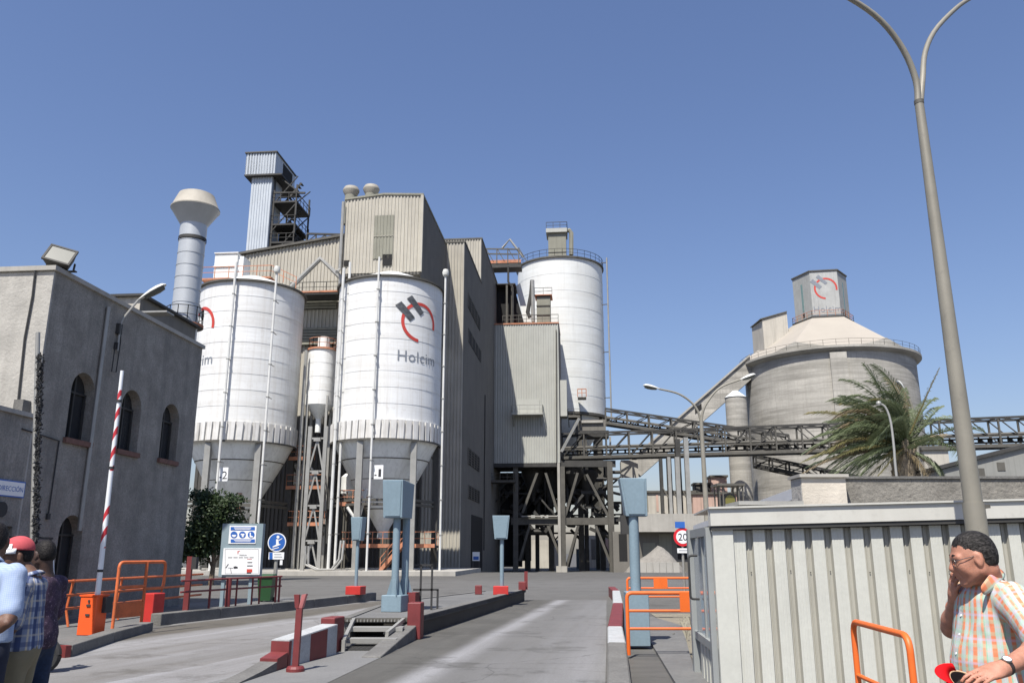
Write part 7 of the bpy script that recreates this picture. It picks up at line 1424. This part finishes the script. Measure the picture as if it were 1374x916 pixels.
def person(label, base, yaw, k, head_c, head_yaw, head_pitch, armL, armR, res, skin, shirt, pants, hair=None, belly=0.0, handL=None, handR=None, hem=.86, sleeve=.78, sleeveR=None, sh_w=.175, sh_z=1.405, group=None, thick=1.0, tuck=False, wr_amp=.006, hs=1.0):
    kh = k * hs
    B = V3(base[0], base[1], base[2]); Rb = rotm(yaw); P_ = lambda x, y, z: B + Rb @ V3(x, y, z) * k; hc = np.array(head_c, float); Rh = rotm(head_yaw, head_pitch)
    b = Sdf(); S_ = Sdf(); Tr = Sdf()
    SL, SR = P_(-.01, sh_w, sh_z), P_(-.01, -sh_w, sh_z); nb = P_(-.02, 0, 1.47); hn = hc + Rh @ V3(-.038, 0, -.05) * k
    def both(c, r, kk, inf, g='torso'):
        b.ell(P_(*c), V3(*r) * k, Rb, kk, 'torso'); S_.ell(P_(*c), (V3(*r) + inf) * k, Rb, kk, g)
    both((0, 0, 1.3), (.105 * thick, .155 * thick, .18), .06, .022); both((.02 + belly * .3, 0, 1.09), (.115 * thick + belly, .15 * thick + belly * .4, .19), .08, .024); both((0, 0, .96), (.115 * thick, .165 * thick, .14), .08, .026)
    for s in (SL, SR):
        b.cone(P_(-.015, 0, 1.41), s, .055 * k, .052 * k, .06, 'torso'); S_.cone(P_(-.015, 0, 1.40), s, .070 * k, .068 * k, .06, 'torso')
    b.cone(nb, hn, .060 * k, .051 * k, .04, 'neck')
    for s, (el, wr), g in ((SL, armL, 'armL'), (SR, armR, 'armR')):
        el = np.array(el, float); wr = np.array(wr, float); b.cone(s, el, .052 * k, .043 * k, .03, g); m_ = el + (wr - el) * .25; b.cone(el, m_, .043 * k, .044 * k, .03, g); b.cone(m_, wr, .044 * k, .028 * k, .03, g)
        q = s + (el - s) * (sleeve if g == 'armL' or sleeveR is None else sleeveR); S_.cone(s, q + (el - s) * .1, .068 * k, .072 * k, .035, g)
    for y in (-1, 1):
        hp, kn, an = P_(0, y * .09, .9), P_(.015, y * .1, .49), P_(-.02, y * .11, .08); b.cone(hp, kn, .088 * k, .056 * k, .05); b.cone(kn, an, .055 * k, .038 * k, .03); b.cone(an, P_(.12, y * .125, .035), .038 * k, .03 * k, .03); Tr.cone(hp, kn, .105 * k, .082 * k, .03); Tr.cone(kn, P_(-.01, y * .11, .06), .082 * k, .078 * k, .03)
    Tr.ell(P_(0, 0, .95), V3(.135 * thick, .175 * thick, .14) * k, Rb, .06)
    if belly: Tr.ell(P_(belly * .25, 0, 1.0), V3(.125 * thick + belly * .8, .165 * thick, .1) * k, Rb, .06)
    head_sdf(b, hc, Rh, kh)
    hands = {}
    for nm, h, (el, wr), sd in (('L', handL, armL, 1), ('R', handR, armR, -1)):
        el = np.array(el, float); wr = np.array(wr, float)
        if h is None: h = dict(d=wr - el, n=Rb @ V3(0, -sd, 0), curl=.35)
        hands[nm] = hand_sdf(b, wr, np.array(h['d'], float), np.array(h['n'], float), h.get('side', sd), h.get('curl', .3), k, h.get('spread', .012), thumb_up=h.get('thumb', .4))
    V, Q = b.mesh(res); root = np_obj("person", V, Q, skin, None, None, 1); tag(root, label, "person", group)
    # shirt
    zc = P_(0, 0, hem)[2]; S_.cut(V3(0, 0, zc), V3(0, 0, -1))
    V, Q = S_.mesh(res * 1.3)
    for s, (el, wr), g in ((SL, armL, 1), (SR, armR, 2)):
        pass
    S_.p = [p for p in S_.p if p[0] != 'h']; near = S_.nearest(V, ['torso', 'armL', 'armR']); loc = (V - B) @ Rb / k; at_ = np.zeros((len(V), 3)); at_[:, 0] = np.arctan2(loc[:, 1], loc[:, 0] + .02) * .165; at_[:, 1] = loc[:, 2]
    for i, (s, (el, wr)) in enumerate(((SL, armL), (SR, armR))):
        a = (np.array(el) - s); a = a / np.linalg.norm(a); r1 = np.cross(a, Rb[:, 0]); r1 /= np.linalg.norm(r1); r2 = np.cross(a, r1); m_ = near == i + 1; q = V[m_] - s; at_[m_, 0] = np.arctan2(q @ r1, q @ r2) * .075 + .02; at_[m_, 1] = q @ a
    V = wrinkle(V, Q, wr_amp, (7, 7, 4), len(label)); V = wrinkle(V, Q, wr_amp * .6, (16, 16, 9), len(label) + 3); so = np_obj("shirt", V, Q, shirt, root, at_, 1)
    Tr.cut(P_(0, 0, 1.045 if not tuck else 1.07), V3(0, 0, 1)); V, Q = Tr.mesh(max(res * 1.4, .011)); V = wrinkle(V, Q, .006, (6, 6, 3), 2); np_obj("trousers", V, Q, pants, root, None, 1)
    for y in (-1, 1):
        f = Sdf(); f.cone(P_(-.05, y * .112, .045), P_(.0, y * .115, .07), .042 * k, .045 * k, .03); f.cone(P_(.0, y * .115, .05), P_(.13, y * .128, .035), .046 * k, .034 * k, .03); f.cut(P_(0, 0, .0), V3(0, 0, -1)); V, Q = f.mesh(.012); np_obj("shoe", V, Q, 'shoe', root)
    HP = lambda x, y, z: hc + Rh @ V3(x, y, z) * kh
    if hair:
        h = Sdf(); h.ell(HP(-.016, 0, .047), V3(.098, .078, .0885) * kh, Rh, .02); h.ell(HP(-.045, 0, .0), V3(.067, .0745, .071) * kh, Rh, .03)
        if hair[1] == 'full': h.cone(HP(.045, -.03, .106), HP(.05, .03, .106), .028 * k, .028 * k, .03)
        n1 = Rh @ V3(1.0, 0, -.72); c1 = HP(*hair[2]); V, Q = h.mesh(.0042 if res < .007 else .008); lo = (V - hc) @ Rh / kh
        g1 = (lo[:, 0] - hair[2][0]) * .9 - (lo[:, 2] - hair[2][2]) * .75; side = np.maximum(lo[:, 0] + .012, hair[3] - lo[:, 2]); side2 = hair[3] - lo[:, 2] - np.clip((lo[:, 0] + .05) * .4, 0, .05)
        temple = np.where(np.abs(lo[:, 1]) > .045, .022, 0.0); out = np.where(lo[:, 0] > -.005, g1 + temple * np.clip((lo[:, 0] - .0) / .05, 0, 1), np.maximum(hair[3] - lo[:, 2], -1)); burns = (lo[:, 0] > -.005) & (lo[:, 0] < .022) & (lo[:, 2] > -.012) & (np.abs(lo[:, 1]) > .05); keep = (out < 0) | burns
        ear = (np.abs(lo[:, 1]) > .055) & (lo[:, 0] > -.03) & (lo[:, 0] < .012) & (lo[:, 2] < .026) & ~((lo[:, 0] > .004)); keep &= ~ear
        V = wrinkle(V, Q, .0022, (60, 160, 40), 5, False); Q = Q[keep[Q].all(1)]; use = np.unique(Q); mp = np.full(len(V), -1); mp[use] = np.arange(len(use)); np_obj("hair", V[use], mp[Q], hair[0], root)
    return root, dict(P=P_, HP=HP, Rb=Rb, Rh=Rh, hc=hc, B=B, k=k, SL=SL, SR=SR, nb=nb, hn=hn, hands=hands)
def collar(root, J, m, open_=.5, h=.04, r=.064, drop=.05, up=.38):
    mb = MB(); mb.smooth = True; n = 30; rows = []; k = J['k']; nb, hn = J['nb'], J['hn']; A = (hn - nb) / np.linalg.norm(hn - nb); A = A * .55 + V3(0, 0, .45); A /= np.linalg.norm(A); C0 = nb + (hn - nb) * up - J['Rb'][:, 0] * .004; F_ = J['Rb'][:, 0] - A * (J['Rb'][:, 0] @ A); F_ /= np.linalg.norm(F_); S_ = np.cross(A, F_)
    for i in range(n + 1):
        a = math.pi * open_ * .22 + (2 * math.pi - 2 * math.pi * open_ * .22) * i / n; ca, sa = math.cos(a), math.sin(a); fr = max(0, ca); e = F_ * ca * (1 + .1 * fr) + S_ * sa
        f = lambda rr, z: Vector(tuple(C0 + e * rr * k + A * (z - .022 * fr) * k))
        rows.append([f(r + .006, -h), f(r, h * .35), f(r + .006, h * .4), f(r + .020, h * .05), f(r + .032 + .012 * fr, -drop * (.55 + .6 * fr))])
    nn = 5; mb.add([v for rw in rows for v in rw], [(i * nn + j, (i + 1) * nn + j, (i + 1) * nn + j + 1, i * nn + j + 1) for i in range(n) for j in range(nn - 1)]); o = mb.build("collar", m, root)
    a = o.data.attributes.new("cloth", 'FLOAT_VECTOR', 'POINT'); a.data.foreach_set("vector", [x for i in range(n + 1) for j in range(nn) for x in (i * .016, 1.4 + j * .02, 0)]); sol = o.modifiers.new("thick", 'SOLIDIFY'); sol.thickness = .003; return o
tv = lambda v: tuple(v)
# --- the man on the right, at the hut wall
hc = at(1306, 750, 3.97); base = (2.215, 4.04, 0); S1 = 1.03
elL, wrL = np.array(at(1404, 866, 3.62)), np.array(at(1347, 896, 3.50)); elR, wrR = np.array(at(1277, 842, 4.36)), np.array(at(1282, 803, 4.16))
kn_ = np.array(at(1314, 906, 3.47))
hL = dict(d=kn_ - wrL, n=V3(-.05, .45, -1), curl=[.28, .3, .34, .4], spread=.01, side=1, thumb=.5)
fR = np.array(at(1276, 768, 4.05)); hR = dict(d=fR - wrR, n=V3(1.0, -.15, .1), curl=[.55, .6, .7, .8], side=-1, thumb=.5)
man, J = person("grey-haired man in an orange and mint plaid shirt holding a red cap", base, R(183), S1, tv(hc), R(164), R(13), (elL, wrL), (elR, wrR), .0058, 'skin', 'shirtp', 'grey_t', ('hairg', 'short', (.084, 0, .092), -.058), belly=.012, handL=hL, handR=hR, sh_w=.165, thick=1.02, sleeve=.74, sleeveR=.3, hs=.91, wr_amp=.008, hem=.84)
rows = [[at(*p) for p in r] for r in (((1339, 760, 4.03), (1341, 762, 4.03), (1352, 770, 4.03)), ((1331, 766, 3.93), (1333, 766, 3.915), (1344, 780, 3.91)), ((1323, 776, 3.89), (1325, 776, 3.872), (1334, 790, 3.885)), ((1315, 787, 3.875), (1317, 787, 3.86), (1319, 802, 3.88)))]
mb = MB(); mb.smooth = True; mb.add([v for r in rows for v in r], [(i * 3 + j, (i + 1) * 3 + j, (i + 1) * 3 + j + 1, i * 3 + j + 1) for i in range(3) for j in range(2)]); o = mb.build("collar", 'shirtp', man); a = o.data.attributes.new("cloth", 'FLOAT_VECTOR', 'POINT'); a.data.foreach_set("vector", [x for i in range(4) for j in range(3) for x in (.005 + j * .012, i * .03, 0)]); sb_ = o.modifiers.new("sub", 'SUBSURF'); sb_.levels = sb_.render_levels = 2; o.modifiers.new("thick", 'SOLIDIFY').thickness = .004
HPv = lambda x, y, z: Vector(tv(J['HP'](x, y, z)))
mb = MB()
for s_ in (-1, 1):
    lp = [HPv(.100 - .006 * abs(math.cos(a) * s_ + 1) * .5, s_ * .035 + math.cos(a) * .024, .004 + math.sin(a) * .0185) for a in [2 * math.pi * i / 20 for i in range(21)]]; mb.tube(lp, .0016, 6, False); mb.tube([HPv(.096, s_ * .059, .012), HPv(.06, s_ * .077, .016), HPv(-.002, s_ * .084, .018), HPv(-.012, s_ * .083, .004)], .0017, 6)
mb.tube([HPv(.1, -.011, .008), HPv(.106, 0, .012), HPv(.1, .011, .008)], .0016, 6); gl = mb.build("glasses", 'gold', man)
mb = MB()
lens_polys = [[HPv(.099, s_ * .035 + math.cos(a) * .023, .004 + math.sin(a) * .0178) for a in [2 * math.pi * i / 20 for i in range(20)]] for s_ in (-1, 1)]
lg = bpy.data.materials.new("clear_lens"); lg.use_nodes = True; bb_ = lg.node_tree.nodes["Principled BSDF"]; bb_.inputs["Transmission Weight"].default_value = 1; bb_.inputs["Roughness"].default_value = .02; bb_.inputs["IOR"].default_value = 1.05; M['clearlens'] = lg
for q_ in lens_polys: MB().add(q_, [tuple(range(20))]).build("lens", 'clearlens', gl)
mb = MB()
for s_ in (-1, 1): mb.tube([HPv(.092, s_ * .012, .034), HPv(.09, s_ * .03, .04), HPv(.074, s_ * .052, .033)], [.003, .005, .002], 8)
mb.build("eyebrow", 'hairb', man)
for s_ in (-1, 1):
    mb = MB(); mb.lathe(HPv(.0835, s_ * .032, .008), [(0, -.0065), (.0055, -.004), (.0068, 0), (.0055, .004), (0, .0065)], 12); mb.build("eye", 'iris', man)
# shirt front band, buttons, pocket edge
mb = MB(); PF = lambda x, y, z: Vector(tv(J['P'](x, y, z)))
Vs = man.children[0]
def front(y, z):                                       # point on the shirt front by a ray towards the body
    d = [c for c in man.children if c.name.startswith("shirt")][0]; o = J['P'](.6, y, z); dr = -(J['Rb'][:, 0]); ok, lo, nr, _ = d.ray_cast(Vector(tv(o)), Vector(tv(dr))); return (lo, nr) if ok else (Vector(tv(J['P'](.14, y, z))), Vector(tv(J['Rb'][:, 0])))
bpy.context.view_layer.update()
zs_ = [1.375 - k * .02 for k in range(26)]; rows = []
for z in zs_:
    a, na = front(-.017, z); b, nb_ = front(.017, z); rows.append([a + na * .001, a + na * .005, b + nb_ * .005, b + nb_ * .001])
mb.add([v for r_ in rows for v in r_], [(i * 4 + j, i * 4 + j + 1, i * 4 + j + 5, i * 4 + j + 4) for i in range(25) for j in range(3)]); mb.smooth = True; o = mb.build("button_band", 'shirtp', man); a = o.data.attributes.new("cloth", 'FLOAT_VECTOR', 'POINT'); a.data.foreach_set("vector", [x for i, r_ in enumerate(rows) for j in range(4) for x in (.025 + j * .011, zs_[i], 0)])
for z in (1.33, 1.25, 1.17, 1.09): p, nn_ = front(0, z); MB().tube([p + nn_ * .004, p + nn_ * .008], .0055, 12).build("button", 'swhite', man)
# watch
wv = Vector(tv(wrL)); wd = Vector(tv(wrL - elL)).normalized(); toc = (Vector((0, 0, CAMZ)) - wv).normalized(); up_ = (toc * .75 + Vector((0, 0, 1)) * .7); up_ = (up_ - wd * up_.dot(wd)).normalized(); wc = wv - wd * .012; ring = []; mb = MB(); mb.smooth = True; s2_ = wd.cross(up_)
n = 24; vs = []
for i in range(n):
    a = 2 * math.pi * i / n; e = up_ * math.cos(a) + s2_ * math.sin(a); vs += [wc + e * .0335 - wd * .010, wc + e * .0335 + wd * .010, wc + e * .0305 + wd * .0105, wc + e * .0305 - wd * .0105]
mb.add(vs, [(i * 4 + j, ((i + 1) % n) * 4 + j, ((i + 1) % n) * 4 + (j + 1) % 4, i * 4 + (j + 1) % 4) for i in range(n) for j in range(4)]); wt = mb.build("watch", 'strap', man)
MB().tube([wc + up_ * .031, wc + up_ * .040], .0185, 24).build("watch_case", 'gold', wt); MB().tube([wc + up_ * .0395, wc + up_ * .0408], .0155, 24).build("watch_dial", 'dial', wt)
# the cap in his hand
cc = at(1303, 920, 3.5); O_ = Vector((.30, -.55, .78)).normalized(); fwd = Vector((-1, -.05, .12)); fwd = (fwd - O_ * fwd.dot(O_)).normalized(); sdv = O_.cross(fwd)
hcap = T("held_cap", "bright red cap held upside down in the man's hand", "cap", cc); r_ = .078
def capmesh(m_, rr, z0, z1, name, parent, inner=False):
    mb = MB(); mb.smooth = True; n = 28; rows = []
    for j in range(9):
        t = j / 8 * math.pi / 2; rows.append([cc + (fwd * math.cos(2 * math.pi * i / n) * 1.12 + sdv * math.sin(2 * math.pi * i / n)) * rr * math.cos(t) - O_ * math.sin(t) * z1 for i in range(n)])
    mb.add([v for r in rows for v in r], [(j * n + i, j * n + (i + 1) % n, (j + 1) * n + (i + 1) % n, (j + 1) * n + i) for j in range(8) for i in range(n)]); return mb.build(name, m_, parent)
capmesh('capr', r_, 0, .095, "crown", hcap); capmesh('capin', r_ - .005, 0, .088, "lining", hcap)
mb = MB(); mb.tube([cc + (fwd * math.cos(2 * math.pi * i / 28) * 1.12 + sdv * math.sin(2 * math.pi * i / 28)) * (r_ - .001) for i in range(29)], .0042, 8, False); mb.build("sweatband", 'tan', hcap)
mb = MB(); mb.smooth = True; rows = []
for i in range(17):
    a = -1.25 + 2.5 * i / 16; e = fwd * math.cos(a) * 1.12 + sdv * math.sin(a); ext = .072 * math.cos(a * .95) ** .8 if abs(a * .95) < 1.55 else 0; rows.append([cc + e * r_, cc + e * r_ + fwd * ext * .5 + O_ * .012 * math.sin(a) ** 2 + O_ * .006, cc + e * r_ + fwd * ext + O_ * .022 * math.sin(a) ** 2 + O_ * .010])
mb.add([v for r in rows for v in r], [(i * 3 + j, (i + 1) * 3 + j, (i + 1) * 3 + j + 1, i * 3 + j + 1) for i in range(16) for j in range(2)]); o = mb.build("visor", 'capr', hcap); o.modifiers.new("thick", 'SOLIDIFY').thickness = .004
# --- three people on the left
def std(base, yaw, k, px_head, Yh):
    return None
ba = at(-19, 800, 6.0); kA = 1.07; yawA = R(78); RA = rotm(yawA); PA = lambda x, y, z: V3(ba.x, 6.0, 0) + RA @ V3(x, y, z) * kA
elA = PA(-.09, -.275, 1.16); wrA = np.array(at(9, 836, 5.78)); elA2 = PA(-.09, .26, 1.16); wrA2 = PA(-.17, .05, .98)
pA, JA = person("man with his back turned in a light blue short-sleeved shirt, hands behind his back", (ba.x, 6.0, 0), yawA, kA, tv(PA(.04, .035, 1.61)), R(110), R(5), (elA2, wrA2), (elA, wrA), .0095, 'skind', 'shirtb', 'navy', ('hairb', 'short', (.088, 0, .09), -.06), handR=dict(d=wrA2 - wrA + V3(0, 0, -.05), n=V3(0, -1, .1), curl=.5, side=-1), handL=dict(d=wrA - wrA2 + V3(0, 0, -.1), n=V3(0, 1, 0), curl=.5, side=1), hem=.99, tuck=True, sh_w=.205, belly=.01)
collar(pA, JA, 'shirtb', .4, .035, .064, .03)
hB = at(22, 747, 6.5); yB = R(193); RB = rotm(yB); bB = V3(hB.x + .10, 6.53, 0); PB = lambda x, y, z: bB + RB @ V3(x, y, z)
pB, JB = person("man in a red and white peaked cap and blue plaid shirt facing left", tv(bB), yB, 1.0, tv(hB), R(220), R(6), (PB(.0, .24, 1.14), PB(.14, .16, .97)), (PB(.02, -.24, 1.14), PB(.16, -.16, .99)), .0085, 'skind', 'shirtc', 'khaki', ('hairb', 'short', (.07, 0, .06), -.055), hem=.96, belly=.02)
collar(pB, JB, 'shirtc', .4, .03, .064, .03, .18)
s = Sdf(); Q_ = JB['HP']; s.ell(Q_(-.014, 0, .058), V3(.112, .092, .098), JB['Rh'], .02); s.cut(Q_(0, 0, .052), JB['Rh'] @ V3(.12, 0, -1)); V, Q = s.mesh(.007); cp = np_obj("cap", V, Q, 'capf', pB, None, 1)
mb = MB(); mb.smooth = True; rows = []
for i in range(17):
    a = -1.3 + 2.6 * i / 16; rr = [.098, .135, .175]; rows.append([Vector(tv(Q_(-.014 + math.cos(a) * (.108 + (.078 * j / 2) * math.cos(a * .9)), math.sin(a) * .094, .066 - .012 * j - .016 * math.sin(a) ** 2 * j / 2))) for j in range(3)])
mb.add([v for r in rows for v in r], [(i * 3 + j, (i + 1) * 3 + j, (i + 1) * 3 + j + 1, i * 3 + j + 1) for i in range(16) for j in range(2)]); o = mb.build("visor", 'swhite', cp); o.modifiers.new("thick", 'SOLIDIFY').thickness = .004
mb = MB(); mb.smooth = True
fp = [[Vector(tv(Q_(-.014 + math.cos(a) * .121 * math.cos(e), math.sin(a) * .101 * math.cos(e), .058 + .106 * math.sin(e)))) for a in [-.7 + 1.75 * i / 8 for i in range(9)]] for e in (.08, .26, .42)]
mb.add([v for r in fp for v in r], [(j * 9 + i, j * 9 + i + 1, (j + 1) * 9 + i + 1, (j + 1) * 9 + i) for j in range(2) for i in range(8)]); mb.build("front_patch", 'swhite', cp)
hC = at(58, 745, 7.4); yC = R(168); RC = rotm(yC); bC = V3(hC.x + .02, 7.42, 0); PC = lambda x, y, z: bC + RC @ V3(x, y, z)
pC, JC = person("dark-haired person in a dark purple patterned top and jeans beside the wrapped pole", tv(bC), yC, .99, tv(hC), R(160), R(8), (PC(.02, .23, 1.13), PC(.15, .15, .98)), (PC(.02, -.23, 1.13), PC(.15, -.15, .98)), .0095, 'skindd', 'shirtd', 'jeans', ('hairb', 'short', (.09, 0, .095), -.06), hem=.88)
# white scooter mostly hidden behind them
c0 = at(65, 800, 12.6); sc_t = T("white_scooter", "white scooter parked behind the person in the purple top", "scooter", (c0.x, 12.6, 0)); sx = Vector((c0.x, 12.6, .02))
mb = MB(); mb.smooth = True; rows = []
for i in range(13):
    t = i / 12; z = .35 + 1.25 * t; w_ = .2 * (1 - max(0, t - .55) * 1.55); y = -.12 * math.sin(t * 2.4); rows.append([sx + Vector((w_ * math.sin(a), y - .1 * math.cos(a), z)) for a in (-1.3, -.8, -.3, .3, .8, 1.3)])
mb.add([v for r in rows for v in r], [(i * 6 + j, i * 6 + j + 1, (i + 1) * 6 + j + 1, (i + 1) * 6 + j) for i in range(12) for j in range(5)]); o = mb.build("front_shield", 'swhite', sc_t); o.modifiers.new("thick", 'SOLIDIFY').thickness = .02
rq = lambda x, y, z: sx + Vector((-y, x, z))
def wheel(c, r, parent):
    mb = MB(); mb.tube([Vector(c) + Vector((math.cos(a) * r, 0, math.sin(a) * r)) for a in [2 * math.pi * i / 20 for i in range(21)]], .05, 8, False); w_ = mb.build("wheel", 'rubber', parent); MB().tube([Vector(c) - Vector((0, .03, 0)), Vector(c) + Vector((0, .03, 0))], r * .7, 16).build("rim", 'galv', w_)
wheel(rq(0, -.05, .22), .2, sc_t); wheel(rq(0, 1.2, .22), .2, sc_t)
mb = MB(); mb.hexa([rq(*v) for v in ((-.14, .55, .3), (.14, .55, .3), (.12, 1.4, .45), (-.12, 1.4, .45), (-.14, .6, .72), (.14, .6, .72), (.1, 1.45, .72), (-.1, 1.45, .72))]); mb.build("body", 'swhite', sc_t)
mb = MB(); mb.hexa([rq(*v) for v in ((-.12, .6, .73), (.12, .6, .73), (.1, 1.4, .73), (-.1, 1.4, .73), (-.12, .62, .82), (.12, .62, .82), (.1, 1.4, .82), (-.1, 1.4, .82))]); mb.build("seat", 'rubber', sc_t)
mb = MB(); mb.tube([rq(-.32, .1, 1.05), rq(0, .02, 1.0), rq(.32, .1, 1.05)], .02, 8); mb.build("handlebar", 'rubber', sc_t); mb = MB(); mb.tube([rq(.18, .08, .98), rq(.27, .0, .98)], .06, 12); mb.build("mirror", 'rubber', sc_t); mb = MB(); mb.box(rq(0, .35, .3), (.5, .26, .06)); mb.build("footboard", 'rubber', sc_t)
